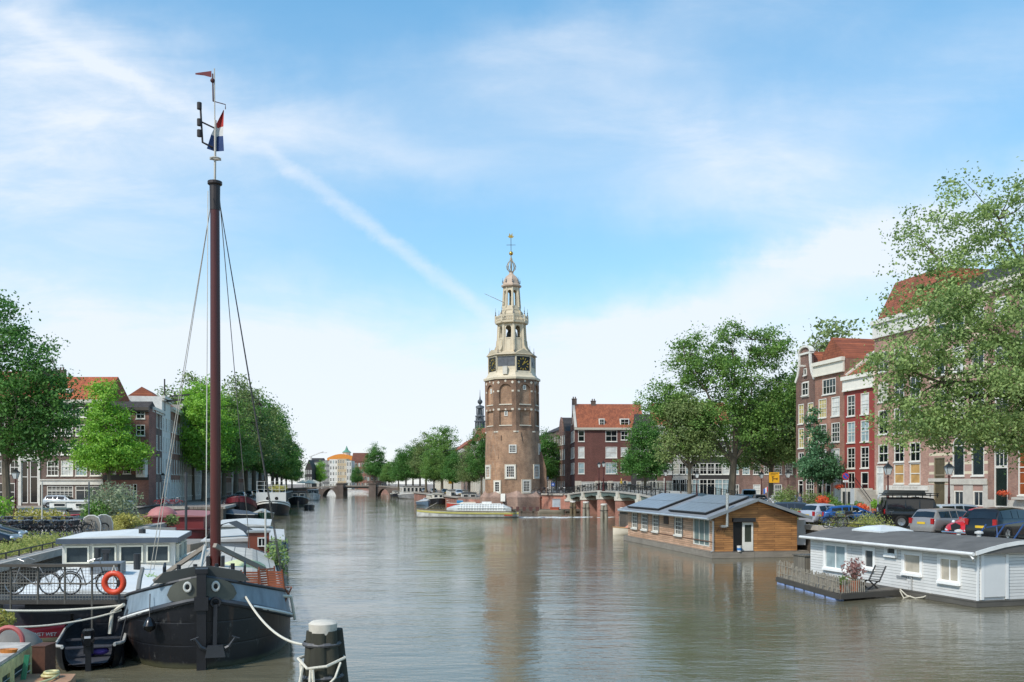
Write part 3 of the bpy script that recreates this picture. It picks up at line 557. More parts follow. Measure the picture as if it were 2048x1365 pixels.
def make_tree(seed,H,trunk_h,lobes,n_clump,n_leaf,size,leaf,tr=.3,lean=(0,0),bark=None,csize=1.0,fork=1):
    """lobes: ellipsoids (x,y,z,rx,ry,rz) that the crown fills; returns trunk mesh, crown mesh"""
    rs=np.random.RandomState(seed); vol=np.array([(l[3]*l[4]*l[5])**.75*(l[6] if len(l)>6 else 1) for l in lobes]); vol/=vol.sum()
    cl=[]; bias=[]
    for i in rs.choice(len(lobes),n_clump,p=vol):
        l=lobes[i]; d=rs.normal(size=3); d/=np.linalg.norm(d); r=rs.random()**.40*(.78+.30*rs.random()); p=np.array(l[:3])+d*r*np.array(l[3:6])
        cl.append(p); bias.append(d)
    cl=np.array(cl); bias=np.array(bias)
    k=rs.choice(n_clump,n_leaf); dd=rs.normal(size=(n_leaf,3)); dd*=(csize*(.35+.65*rs.random(n_clump)))[k][:,None]*np.array([1,1,.62])
    cent=cl[k]+dd
    crown=leaf_mesh('crown',cent,bias[k]*.5+np.array([0,0,.5]),size,LEAF[leaf],rs)
    q=MB(); top=np.array([lean[0],lean[1],trunk_h])
    q.tube([(0,0,-.3),(lean[0]*.15,lean[1]*.15,trunk_h*.25),(lean[0]*.5,lean[1]*.5,trunk_h*.6),tuple(top)],[tr*1.25,tr*1.02,tr*.9,tr*.78],9)
    limbs=[]; nl=min(len(lobes)*2+2,9)
    order=rs.permutation(len(lobes))
    for i in range(nl):
        l=lobes[order[i%len(lobes)]]; e=np.array(l[:3])+rs.normal(size=3)*np.array(l[3:6])*.35; e[2]=max(e[2],trunk_h+1)
        s=top+np.array([0,0,-rs.random()*trunk_h*.12]); m1=s+(e-s)*.35+np.array([0,0,(e[2]-s[2])*.12]); m2=s+(e-s)*.7+rs.normal(size=3)*.35
        pts=[s,m1,m2,e]; q.tube([tuple(p) for p in pts],[tr*.5,tr*.36,tr*.22,tr*.09],6); limbs+=[s+(m1-s)*.5,m1,(m1+m2)/2,m2,(m2+e)/2,e]
    limbs=np.array(limbs)
    for c in cl[:min(n_clump,150)]:
        j=np.argmin(np.linalg.norm(limbs-c,axis=1)+.6*np.maximum(0,limbs[:,2]-c[2])); a=limbs[j]; m=(a+c)/2+np.array([0,0,.25])+rs.normal(size=3)*.15
        q.tube([tuple(a),tuple(m),tuple(c)],[tr*.12,tr*.075,tr*.03],4,False)
    tm=q.build('trunk',bark or BARK,None,smooth=True); me=tm.data; bpy.data.objects.remove(tm); return me,crown
def tree(name,label,loc,meshes,rz=0,scale=1,group=None,cat='tree'):
    t=thing(name,label,cat,loc,rz,group); t.scale=(scale,)*3 if isinstance(scale,(int,float)) else scale
    for n,m in zip(('trunk','crown'),meshes): place(m,n,t,(0,0,0))
    return t
def at(px,d,z=GZ): return (X(px,d),d,z)
GRT='elm trees lining the canal'
# foreground right elm; trunk stands just outside the picture
lb=[(0,0,17.5,5,5,4,.6),(-8.6,0,6.4,2.2,2.6,2.0),(-8.8,0,9.6,2.3,3,2.3),(-7.5,0,12,3.0,3,2.4,.8),(-4.5,-1,8.6,4.5,4,2.8,1.2),(0,-1,7.2,4,4,2.8),(-4.5,1,17.5,4,4,3.4,.4),(-3.5,-1,12.5,5.5,4.5,3.0,.9),(-7.0,1,14.8,2.8,3,2.2,.45),(-6.2,0,6.2,3.7,3.6,1.6),(-2.5,1,5.6,4.2,4,1.7),(1.5,-1,20,3.6,3.6,3,.6),(3,1,12,5,5,6),(-5.6,1,17.0,3,3,2.3,.3)]
t1=make_tree(11,24,7.5,lb,1000,80000,.185,'elm',.42,(-.6,0),csize=.62)
tree('elm_tree','huge pale green elm overhanging the parked cars at the right edge',at(2120,52),t1,group=GRT)
lb=[(0,0,15.5,4.2,4.2,4),(-5.0,0,18.0,2.8,3.4,4.6),(-.6,0,20,2.8,3.0,4.0),(4.6,0,20,2.8,3.2,4.0),(-9.0,0,13,3.0,3.6,3.0),(6.8,0,14.5,3.5,4,4),(-6.5,0,12.5,3,3.4,3),(-3.5,-1,10.5,3.8,4,3),(2.6,-1,10.5,3.6,4,3.3),(-6.4,-1,8.2,2.8,3,2)]
t2=make_tree(5,24,6,lb,560,42000,.30,'mid',.5,(.4,0),csize=.85)
tree('elm_tree','broad dark green elm with forked trunk behind the timber houseboat',at(1462,118),t2,group=GRT)
lb=[(0,0,8.4,3.8,3.6,2.8),(-1,0,11.5,3.2,3.2,2.4),(1.6,0,6.8,3,3,1.8),(-2.6,0,7,2.2,2.4,1.8)]
t3=make_tree(8,14,5,lb,220,13000,.27,'olive',.26,csize=.75)
tree('elm_tree','thin light green tree standing left of the forked elm',at(1379,116),t3,group=GRT)
lb=[(0,0,8,4.6,4.6,3.4),(-1,0,11.5,4,4,3),(2,0,6.6,3.5,3.5,2.2),(-3,1,6,3,3,2.2)]
t4=make_tree(18,15,4.5,lb,260,16000,.3,'elm',.3,csize=.85)
tree('elm_tree','pale green elm beside the bell gabled house',at(1542,122),t4,group=GRT,scale=1.12)
# dense crowns used along the canal
lbA=[(0,0,9.5,5,5,4.6),(0,0,14,4.2,4.2,3.6),(-3,0,7.5,3.4,3.6,2.8),(3,.5,8,3.6,3.4,2.8),(0,-2,6.8,3.6,3.2,2.4)]
A1=make_tree(21,18,5,lbA,340,20000,.34,'mid',.36,csize=.85)
A2=make_tree(22,18,5,lbA,340,20000,.34,'dark',.38,csize=.85)
A3=make_tree(23,19,5,[(0,0,10,4.8,4.8,5),(1,0,15.5,3.2,3.2,3.2),(-2.6,0,13,3,3,3),(2.5,0,8,3.6,3.6,2.6),(-2.5,0,7.4,3.2,3.2,2.4)],340,20000,.32,'lime',.34,csize=.8)
A4=make_tree(24,18,5,lbA,300,13000,.36,'olive',.36,csize=.9)
# right rear
tree('elm_tree','tall tree rising behind the gabled houses on the right',at(1672,124),A4,.6,1.42,GRT)
tree('elm_tree','second tree behind the bell gable, half hidden by the roofs',at(1590,158),A2,.9,1.18,GRT)
tree('small_tree','young blue green tree with slender pale trunk before the brown gabled house',at(1636,98),make_tree(31,11,2.4,[(0,0,4.6,2.5,2.5,1.9),(-.2,0,7,1.7,1.7,1.9),(-.4,0,9.3,.8,.8,1.5),(1.4,0,4,1.5,1.5,1.2)],170,9000,.26,'blue',.13,csize=.42,bark=BARKL),cat='tree')
tree('elm_tree','dark dense tree at the right end of the corner house',at(1290,148),A2,.3,.78,GRT)
tree('elm_tree','leafy tree growing right behind the clock tower',at(1088,190),A2,1.3,.78,GRT)
tree('elm_tree','dark tree standing close against the left side of the clock tower',at(963,186),A2,2.3,(.62,.62,.80),GRT)
tree('willow_tree','pale grey green tree left of the clock tower',at(938,200),A4,1,.62,GRT)
for i,(px,d,s,m,lab) in enumerate([(884,262,1.12,A1,'broad bright green tree above the row of moored boats'),(905,235,.62,A2,'low dark tree under the broad bright tree'),(852,275,1.02,A4,'thin crowned tree left of the broad bright tree'),(868,248,.7,A1,'rounded tree filling the gap under the broad bright tree'),(812,300,.85,A2,'dark tree above the grey houseboat roof'),(826,330,.95,A1,'mid green tree behind the grey houseboat'),(797,330,.74,A2,'dark conical tree near the far bridge'),(778,352,.62,A1,'small green tree at the right landing of the far bridge'),(840,300,.9,A2,'dense tree rising right of the grey houseboat')]):
    tree('elm_tree',lab,at(px,d),m,i*1.3,s,GRT)
for px,d,s,m,lab in [(749,470,1.3,A2,'round dark tree above the far brick house'),(714,430,.62,A2,'dark tree before the far pale houses'),(640,420,.7,A3,'light green tree left of the far pale houses'),(778,455,.8,A1,'green tree right of the far brick house')]:
    tree('elm_tree',lab,at(px,d),m,px,s,'trees beyond the far bridge')
# left side
lbL=[(0,0,9.5,4.6,4.6,3.6),(.6,0,13.8,4.0,4,3.2),(-2,0,17,3.3,3.3,2.8),(3,0,9,3.2,3.2,3),(3.6,0,11.8,2,2.6,1.5),(1.6,0,6.6,3.5,3.5,1.8),(-4,0,8,3,3,3)]
tL=make_tree(41,20,5,lbL,480,30000,.26,'dark',.36,(-.2,0),csize=.75)
tree('elm_tree','big dark green tree at the left edge, its trunk beside the bicycles',at(15,79,1.85),tL,group=GRT)
tS=make_tree(42,14,3.6,[(0,0,6.2,4.3,4.3,2.5),(-.6,0,9.6,3.3,3.3,2.8),(-.4,0,12.8,1.9,1.9,1.9),(2.2,0,5.8,2.6,2.6,1.7),(-2.6,0,5.6,2.4,2.4,1.5)],360,20000,.28,'lime',.24,csize=.62)
tree('maple_tree','bright lime green tree before the long brown house',at(218,116,2.05),tS,group=GRT,scale=(1.12,1.12,1.10))
row=[(408,148,.98,A3,2,'lime green tree close left of the mast'),(448,158,.95,A1,1,'green tree just right of the dark red mast'),(472,178,1.22,A4,4,'tall loose crowned tree right of the mast'),(384,158,1.12,A4,3,'thin tall tree with open crown left of the mast'),
 (492,192,1.12,A2,2.2,'dark tree third from the mast'),(508,210,1.26,A4,.2,'tall thin topped tree in the middle of the left row'),(520,222,1.1,A1,1.2,'green tree behind the dark red barge'),(532,242,1.28,A2,3.2,'dark tall tree above the white ship bow'),(545,262,1.2,A1,2.7,'green tree above the white ship wheelhouse'),(554,284,1.15,A2,.4,'dark tree right above the white ship stern'),(563,306,1.0,A1,5,'green tree near the far end of the left row'),(572,326,.9,A2,.8,'dark low tree near the far end of the left row'),(584,342,.78,A1,1.9,'last small tree of the left row by the cafe parasols'),(346,166,1.0,A2,.7,'dark tree before the grey warehouses')]
for px,d,s,m,rz,lab in row: tree('elm_tree',lab,at(px,d,2.05),m,rz,(s*1.16,s*1.16,s*(1.10 if d<300 else 1.0)),GRT)
# ---------- shrubs and plants ----------
def bush(name,label,loc,r,h,n,size,leaf,seed,cat='plant',group=None,pot=None,stems=12):
    rs=np.random.RandomState(seed); t=thing(name,label,cat,loc,0,group); z0=0
    if pot:
        q=MB(); q.lathe([(pot*.7,0),(pot,pot*1.5),(pot*1.1,pot*1.5),(pot*1.1,pot*1.7),(pot*.9,pot*1.7)],16); q.build('pot',M('#b5623c',.8),t,smooth=True); z0=pot*1.5
    d=rs.normal(size=(n,3)); d/=np.linalg.norm(d,axis=1)[:,None]; rr=rs.random(n)**.45
    lump=1+.22*np.sin(d[:,0]*7+seed)*np.cos(d[:,1]*6+d[:,2]*5)
    c=d*rr[:,None]*lump[:,None]*np.array([r,r,h*.5]); c[:,2]+=z0+h*.52
    place(leaf_mesh('foliage',c,d*.6,size,LEAF[leaf],rs),'foliage',t,(0,0,0))
    q=MB()
    for i in range(stems):
        e=c[rs.randint(n)]; q.tube([(rs.normal()*.08,rs.normal()*.08,z0-.05),(e[0]*.4,e[1]*.4,(z0+e[2])*.5),tuple(e)],[.03,.02,.008],4,False)
    q.build('stem',BARK,t); return t
# ---------- houses, right bank ----------
RB=R(-77.6); 
def rf(px): d=57/((px-1024)/F+.22); return (57-.22*d,d)
def rlen(a,b): (x0,y0),(x1,y1)=rf(a),rf(b); return math.hypot(x1-x0,y1-y0)
OR=tiles('#a65e3e','#844830'); ORB=tiles('#ad6340','#8c4c32'); DKT=tiles('#4a4440','#3a3532')
BRN=brick('#845848','#6a4438'); BRD=brick('#5e463e','#48342e'); BRR=brick('#a2604a','#864c3a'); BRG=brick('#6e5a4e','#574538'); RED=M('#8f3f36',.7,var=.12,scale=1.2); PLA=M('#c3beb2',.8,var=.1,scale=1); BLKW=M('#34302f',.7,var=.15)
SB=M('#b5b0a6',.85,var=.15,scale=1.5)
GR='tall houses along the right bank'
def r_house(pa,pb,**k):
    x,y=rf(pa); return house('canal_house',k.pop('label'),(x,y,GZ),RB,rlen(pa,pb)-.02,k.pop('D',11),k.pop('H'),k.pop('wall'),group=GR,**k)
def bell_gable(t):
    q=MB(); W=rlen(1592,1630); 
    for s in (0,1):
        f=lambda x:(W-x) if s else x
        q.bar((f(.0),-.05,14.6),(f(.5),-.05,15.3),.16,.34); q.bar((f(.5),-.05,15.3),(f(.85),-.05,16.4),.18,.34); q.bar((f(.85),-.05,16.4),(f(.95),-.05,17.6),.18,.34)
    q.box(.75,W-.75,-.16,.34,17.6,17.82)
    n=8
    for i in range(n):
        a,b=PI-PI*i/n,PI-PI*(i+1)/n; q.prism([(W/2+1.15*math.cos(a),17.83+.6*math.sin(a)),(W/2+1.4*math.cos(a),17.83+.82*math.sin(a)),(W/2+1.4*math.cos(b),17.83+.82*math.sin(b)),(W/2+1.15*math.cos(b),17.83+.6*math.sin(b))],-.2,.3)
    q.build('gable_coping',M(WHITE,.6),t)
    q=MB(); q.box(W/2-.1,W/2+.1,-1.0,.2,16.2,16.4); q.build('hoist_beam',M(WHITE),t)
W1=rlen(1592,1630)
wn=rows([(.55,1.75),(2.6,3.8)],[(9.7,12.0),(6.9,9.2)],nx=2,ny=4,gc='y')+rows([(.55,1.75),(2.6,3.8)],[(4.1,6.4)],nx=2,ny=4)+[(1.5,2.9,12.8,14.5,dict(nx=2,ny=2)),(1.85,2.5,15.1,15.9,dict(nx=1,ny=1,top=0)),(.5,1.6,.6,3.2,dict(nx=1,ny=1,gc='k',top=.8,sill=False)),(2.2,3.9,1.0,3.3,dict(nx=3,ny=4,top=0))]
g=[(0,14.62),(W1,14.62),(W1-.5,15.3),(W1-.85,16.4),(W1-.95,17.6),(W1-1.0,18.0),(W1/2,18.4),(1.0,18.0),(.95,17.6),(.85,16.4),(.5,15.3)]
r_house(1592,1630,label='narrow brown brick house with white trimmed bell gable and arched top',H=14.6,wall=brick('#7a5546','#62413a'),wins=[w_ for w_ in wn if w_[3]<14.55],gable=g,roof=('front',3.4),roofm=OR,extra=lambda t:(bell_gable(t),add_win(t,1.5,2.9,12.9,14.4,nx=2,ny=2,y=-.11),add_win(t,1.9,2.5,15.2,16.0,nx=1,ny=1,top=0,y=-.11)),D=12)
W2=rlen(1630,1689)
wn=[(1.55,4.2,12.6,14.3,dict(nx=4,ny=2,top=0))]+rows([(.75,2.35),(3.35,4.95)],[(10.1,12.2),(7.3,9.4)],nx=3,ny=4,gc='d')+rows([(.75,2.35),(3.35,4.95)],[(4.4,6.6)],nx=3,ny=4,gc='w')+[(.5,1.5,.5,3.2,dict(nx=1,ny=1,gc='k',sill=False,top=.8)),(2.2,3.2,.5,3.2,dict(nx=1,ny=1,gc='k',sill=False,top=.8)),(3.8,5.2,.8,3.5,dict(nx=3,ny=5,gc='w',top=0))]
wn[1]=wn[1][:4]+(dict(nx=3,ny=4,gc='y'),)
r_house(1630,1689,label='brown brick house with deep cream cornice and four pane attic window',H=16.2,wall=brick('#a3705a','#8a5c4a'),wins=wn,cornice='#dcd6c6',corn_h=1.3,roof=('front',2.6),roofm=OR)
W3=rlen(1689,1749)
wn=rows([(.5,1.95),(2.95,4.4)],[(9.9,12.1),(7.1,9.3),(4.4,6.6)],nx=2,ny=3,gc='d')+[(.6,1.9,.5,4.0,dict(nx=2,ny=1,gc='k',top=.7,sill=False)),(3.0,4.3,1.6,4.0,dict(nx=1,ny=1,gc='d'))]
wn[2]=wn[2][:4]+(dict(nx=2,ny=3,gc='b'),); wn[3]=wn[3][:4]+(dict(nx=2,ny=3,gc='b'),)
def h3x(t):
    q=MB(); W=W3; H=14.0
    q.box(2.3,4.5,1.5,3.6,H,H+2.2); dm=q.build('dormer',M(WHITE),t); add_win(dm,2.55,4.3,H+.5,H+2.0,nx=4,ny=2,y=1.42,top=0,sill=False); 
    q=MB(); q.box(2.1,4.7,1.2,3.8,H+2.2,H+2.35); q.build('dormer_roof',M('#bcbab2'),dm)
    q=MB(); 
    for s in (0,W): q.bar((s,.2,H+.2),(s,5.5,H+4.2),.3,.5)
    q.build('gable_coping',M('#dedbd2'),t)
r_house(1689,1749,label='narrow oxblood red painted house with white cornice and dormer',H=14.0,wall=RED,wins=wn,cornice='#e2ddd0',corn_h=1.3,roof=('side',3.8),roofm=OR,extra=h3x)
W4=rlen(1749,1858)
c4=[(.65,2.25),(3.2,4.75),(5.6,7.15)]
wn=rows([(a+.2,b-.2) for a,b in c4],[(17.5,18.2)],nx=2,ny=1,top=0,sill=False)+rows(c4,[(13.9,15.9),(10.9,12.9),(7.7,10.1),(4.9,6.7)],nx=2,ny=2)+[(.3,1.5,.9,4.6,dict(nx=1,ny=1,gc='w',sill=False,top=.8)),(3.2,4.75,2.8,4.75,dict(nx=1,ny=1,gc='o')),(5.6,7.15,2.8,4.75,dict(nx=1,ny=1,gc='o')),(3.3,4.7,1.1,1.7,dict(nx=2,ny=1,top=0)),(5.7,7.1,1.1,1.7,dict(nx=2,ny=1,top=0))]
def h4x(t):
    q=MB(); q.box(2.1,W4,-.14,-.055,2.2,2.65); q.build('stone_band',M('#cdc9bf'),t)
    q=MB(); 
    for i in range(26):
        if i%7!=6: x=3.1+i*.15; q.box(x,x+.03,-.155,-.14,2.34,2.52); 
        if i%3==0: q.box(x,x+.09,-.154,-.14,2.49,2.52)
    q.build('worn_lettering',M('#8f8b82'),t)
r_house(1749,1858,label='tall brown brick house with grey stone plinth and hipped orange roof',H=19.0,wall=brick('#b88f7c','#a07868'),wins=wn,cornice='#d6d3ca',corn_h=1.5,roof=('mansard',4.0),roofm=OR,base=(2.2,SB),extra=h4x,D=14)
def striped():
    key='striped'
    m,nt,b=base_mat('striped_brick'); tc=N(nt,'ShaderNodeTexCoord'); sp=N(nt,'ShaderNodeSeparateXYZ'); L(nt,tc.outputs['Object'],sp.inputs[0])
    md=N(nt,'ShaderNodeMath',operation='PINGPONG'); L(nt,sp.outputs[2],md.inputs[0]); md.inputs[1].default_value=.42
    gt=N(nt,'ShaderNodeMath',operation='GREATER_THAN'); L(nt,md.outputs[0],gt.inputs[0]); gt.inputs[1].default_value=.30
    mx=N(nt,'ShaderNodeMix',data_type='RGBA'); L(nt,gt.outputs[0],mx.inputs[0]); mx.inputs[6].default_value=(*hexc('#a58478'),1); mx.inputs[7].default_value=(*hexc('#d0c4a8'),1)
    c,f=vary(nt,mx.outputs[2],.12,2,tc.outputs['Object']); L(nt,c,b.inputs['Base Color']); b.inputs['Roughness'].default_value=.8; return m
STR=striped()
W5=rlen(1858,1976)
wn=[(3.2,4.7,3.5,6.9,dict(arch=True,gc='g')),(5.6,7.1,3.5,6.9,dict(arch=True,gc='d'))]+[(.7,2.2,.2,5.2,dict(nx=1,ny=1,gc='#5a5240',fc='#8a7f68',sill=False,top=.68))]+rows([(3.2,4.7),(5.6,7.1)],[(8.6,11.2),(12.6,15),(16.2,18.2)],nx=2,ny=2)+rows([(.8,2.2)],[(8.6,11.2),(12.6,15),(16.2,18.2)],nx=1,ny=2)+rows([(3.4,4.6),(5.8,7.0)],[(.9,2.2)],nx=2,ny=1,gc='g',top=0,sill=False)
def h5x(t):
    q=MB()
    for x in (.5,2.5,4.9): q.prism([(x,7.3),(x+.45,7.3),(x+.4,8.2),(x+.05,8.2)],-.7,-.004); q.ball((x+.22,-.45,7.4),.28,8,6)
    q.box(.2,5.6,-.85,-.004,8.0,8.25); q.build('stone_console',M('#c2ab78',.7,var=.2),t)
    q=MB(); q.box(0,2.9+.1,-.1,-.052,3.0,3.3); q.box(2.95,W5,-.12,-.052,2.75,3.25); q.build('stone_band',M('#bdb8ac'),t)
    q=MB(); q.box(-.1,W5+.1,-.35,-.004,19.0,19.4); q.box(-.1,W5+.1,-.2,-.004,7.8,7.96); q.build('cornice',M('#d5ccb0'),t)
r_house(1858,1976,label='ornate house of striped brick and cream stone with arched windows',H=19.4,wall=STR,wins=wn,base=(2.7,SB),extra=h5x,roof=('side',3.4),roofm=DKT,chim=((6.6,5,.6),),D=13)
W6=rlen(1976,2110)
wn=[(.75,2.25,.9,4.2,dict(nx=1,ny=1,gc='#1c2622',sill=False,top=0)),(.75,2.25,4.22,6.4,dict(nx=3,ny=2,gc='g',sill=False,top=0)),(3.4,6.2,1.9,6.4,dict(nx=4,ny=5,gc='#8a4a28')),(7.0,9.6,1.9,6.4,dict(nx=4,ny=5,gc='d'))]+rows([(.8,2.3),(3.6,5.1),(6.4,7.9)],[(8.6,11.2),(12.8,15.2),(16.4,18.2)],nx=2,ny=3)
def h6x(t):
    q=MB(); q.box(.9,2.1,-.07,-.004,7.0,8.0); q.build('white_tablet',M(WHITE),t)
    q=MB(); q.box(3.2,6.5,-.5,-.06,1.55,1.75); q.build('flower_sill',SB,t)
r_house(1976,2110,label='purple brown brick house with dark panelled door at the right edge',H=19.5,wall=brick('#97705f','#7e5a4e'),wins=wn,base=(1.5,SB),extra=h6x,roof=('side',3.2),roofm=DKT,cornice='#cfc9ba')
# stoop with iron rail before the tall house
def stoop():
    x,y=rf(1742); t=thing('front_stoop','grey stone stoop with iron rail before the tall brown house','steps',(x,y,GZ),RB)
    q=MB(); q.box(-1.9,.6,-2.2,-.2,-.05,2.35); 
    b=q.build('landing',M('#b9b4a8',.8),t)
    q=MB()
    for i in range(9): q.box(.6+i*.3,.6+(i+1)*.3,-2.1,-.25,-.05,2.2-i*.24)
    q.build('stair',M('#a5a096',.8,var=.15),t)
    q=MB(); q.box(-1.5,-.9,-2.26,-2.202,0,2.0); q.box(-.6,.1,-2.26,-2.202,0,2.0); q.build('basement_door',M('#2a2c2a'),t)
    q=MB()
    for i in range(7): xx=-1.85+i*.38; q.tube([(xx,-2.15,2.35),(xx,-2.15,3.4)],.02,5)
    q.tube([(-1.85,-2.15,3.4),(.55,-2.15,3.4),(3.3,-2.15,1.2),(3.3,-2.15,.2)],.035,6); q.tube([(.55,-2.15,2.9),(3.3,-2.15,.8)],.02,6); q.build('iron_rail',M('#1c1c1c',.5,.5),t)
stoop()
# ---------- corner house behind the bridge ----------
def cz(y,d): return 5-(y-966)/F*d-GZ
def corner():
    W=13.2; D=9.2
    cols=[(.2,1.7)]; z=[(cz(949,175),cz(922,175)),(cz(917,175),cz(895,175)),(cz(886,175),cz(864,175))]
    zz=[(4.6,6.7),(7.6,9.7),(10.7,12.8)]
    wn=[]
    for i,(a,b) in enumerate(zz):
        gc='wdd'[i] if i!=0 else 'd'; gc='d' if i!=1 else 'w'
        wn+=[(.6,1.8,a,b,dict(nx=1,ny=2,gc=gc)),(5.8,8.0,a,b,dict(nx=4 if i==0 else 2,ny=3 if i==0 else 1,gc=gc)),(8.7,10.1,a+.3,b-.1,dict(nx=2,ny=1,gc=gc)),(10.6,12.8,a,b,dict(nx=4,ny=3,gc='d'))]
    wn+=[(1.2,3.8,.5,3.1,dict(nx=6,ny=5,gc='w',top=.7)),(4.9,6.2,.2,3.1,dict(nx=1,ny=1,gc='k',sill=False)),(7.2,9.0,1.0,3.1,dict(nx=2,ny=1)),(10.0,12.4,.8,3.1,dict(nx=4,ny=1))]
    def ex(t):
        # side facade with its own windows
        for (a,b) in zz:
            for s in (1.0,3.4,5.8):
                o=add_win(t,0,1.5,a,b,nx=1,ny=2,y=0); o.location=(-.10,s+1.5,a); o.rotation_euler=(0,0,R(-90))
        q=MB(); q.add([(-.004,-.1,H0),(-.004,D+.1,H0),(-.004,D/2,H0+5.0),(.3,-.1,H0),(.3,D+.1,H0),(.3,D/2,H0+5.0)],[(0,2,1),(3,4,5),(0,3,5,2),(1,2,5,4),(0,1,4,3)]); q.build('side_gable',BRD,t)
        o=add_win(t,0,1.2,0,1.5,nx=2,ny=2); o.location=(-.11,5.3,H0+1.0); o.rotation_euler=(0,0,R(-90))
        q=MB(); q.bar((.1,-.25,H0+.1),(.1,D/2,H0+4.9),.5,.3); q.build('gable_coping',SB,t)
        for x in (4.6,8.6):
            q=MB(); q.box(x,x+(1.1 if x<5 else 1.8),.5,3.0,H0+.4,H0+1.9); dm=q.build('dormer',M('#cfcbc0'),t); add_win(dm,x+.1,x+(1.0 if x<5 else 1.7),H0+.5,H0+1.8,nx=2,ny=2,y=.42,sill=False,top=0)
    H0=13.2
    x=X(1150,175)
    house('corner_house','dark red brick corner house with big orange tiled roof behind the bridge',(x,175,GZ),R(1.5),W,D,H0,brick('#70433a','#5a342d','#6a4f48',.12,1.0,.18),wn,roof=('side',5.0),roofm=ORB,cornice='#b9b2a2',corn_h=.2,base=(3.25,M('#bdb7a9')),extra=ex,chim=((4.0,4.6,.5),(.3,4.6,.9)),group='houses behind the clock tower',cat='house')
corner()
# houses running away behind the tower on its right
def line_house(x0,y0,x1,y1,label,wall,H,ncol,rowz,group,**k):
    rot=math.atan2(y1-y0,x1-x0); W=math.hypot(x1-x0,y1-y0)-.02; 
    cw=W/ncol; cols=[(cw*(i+.5)-k.get('ww',.55),cw*(i+.5)+k.get('ww',.55)) for i in range(ncol)]; k.pop('ww',None)
    wn=rows(cols,rowz,nx=2,ny=k.pop('ny',3),gc=k.pop('gc','d'))
    return house('canal_house',label,(x0,y0,k.pop('z',GZ)),rot,W,k.pop('D',10),H,wall,wn,group=group,**k)
zr=[(1.0,3.2),(4.4,6.6),(7.6,9.6),(10.6,12.4)]
# facades face the canal (local -y): run from far to near
line_house(9.3,193,10.6,184.3,'brown brick house with white neck gable just left of the corner house',BRN,13.2,5,zr,'houses behind the clock tower',roof=('front',3),roofm=DKT,gable=[(2.2,13.2),(6.2,13.2),(5.2,15.5),(4.2,16.3),(3.2,15.5)],ww=.45)
line_house(7.2,203,9.2,193.2,'pale brown house seen just right of the clock tower',BRG,13.6,5,zr,'houses behind the clock tower',roof=('side',2.5),roofm=DKT,ww=.45,chim=((5,5,.6),))
line_house(5,214,7.1,203.2,'house half hidden behind the clock tower',BRR,13,5,zr,'houses behind the clock tower',roof=('side',2.5),roofm=DKT,ww=.45)
# frontal row behind the big elm, facing the camera
spec=[(1276,1311,BLKW,'black painted house behind the dark tree',10.6,4),(1311,1346,brick('#7c4c40','#653a32'),'brown house with white sashes left of the thin tree',12.5,2),(1346,1384,M('#b0aca4'),'grey plastered house behind the thin tree trunk',14,3),(1384,1460,BLKW,'wide black house with white window frames behind the bicycles',12.6,5),(1460,1610,brick('#80584c','#66443a'),'long brown house with octagonal windows behind the van',12,7)]
for a,b,wl,lab,H,nc in spec:
    x0,x1=X(a,156),X(b,156); W=x1-x0; cw=W/nc; cols=[(cw*(i+.5)-.62,cw*(i+.5)+.62) for i in range(nc)]
    wn=rows(cols,[(4.3,6.2),(7.4,9.2),(10.1,11.6)],nx=2 if a!=1460 else 3,ny=3 if a!=1460 else 4)
    if a in(1346,1384): wn+=[(c[0]-.1,c[1]+.1,.4,3.5,dict(nx=2,ny=1,gc='d',top=.75)) for c in cols]; 
    elif a!=1460: wn+=[(c[0],c[1],.8,3.2,dict(nx=2,ny=2)) for c in cols]
    else: wn+=[(c[0],c[1],.8,2.6,dict(nx=3,ny=3)) for c in cols[::2]]
    house('town_house',lab,(x0,156,GZ),0,W-.02,9,H,wl,wn,roof=('side',4.2),roofm=ORB if a in(1311,) else DKT if a!=1384 else OR,base=(3.7,M('#c9c5b9')) if a!=1460 else None,cornice='#c9c5b9',corn_h=.3,group='houses facing the camera behind the right trees',
      extra=(lambda t:[MB().lathe([(.01,-.03),(.42,-.03),(.42,.0),(.01,.0)],8).build('octagon_window',M('#15171a',.3),t) for _ in ()]) if a==1460 else None)
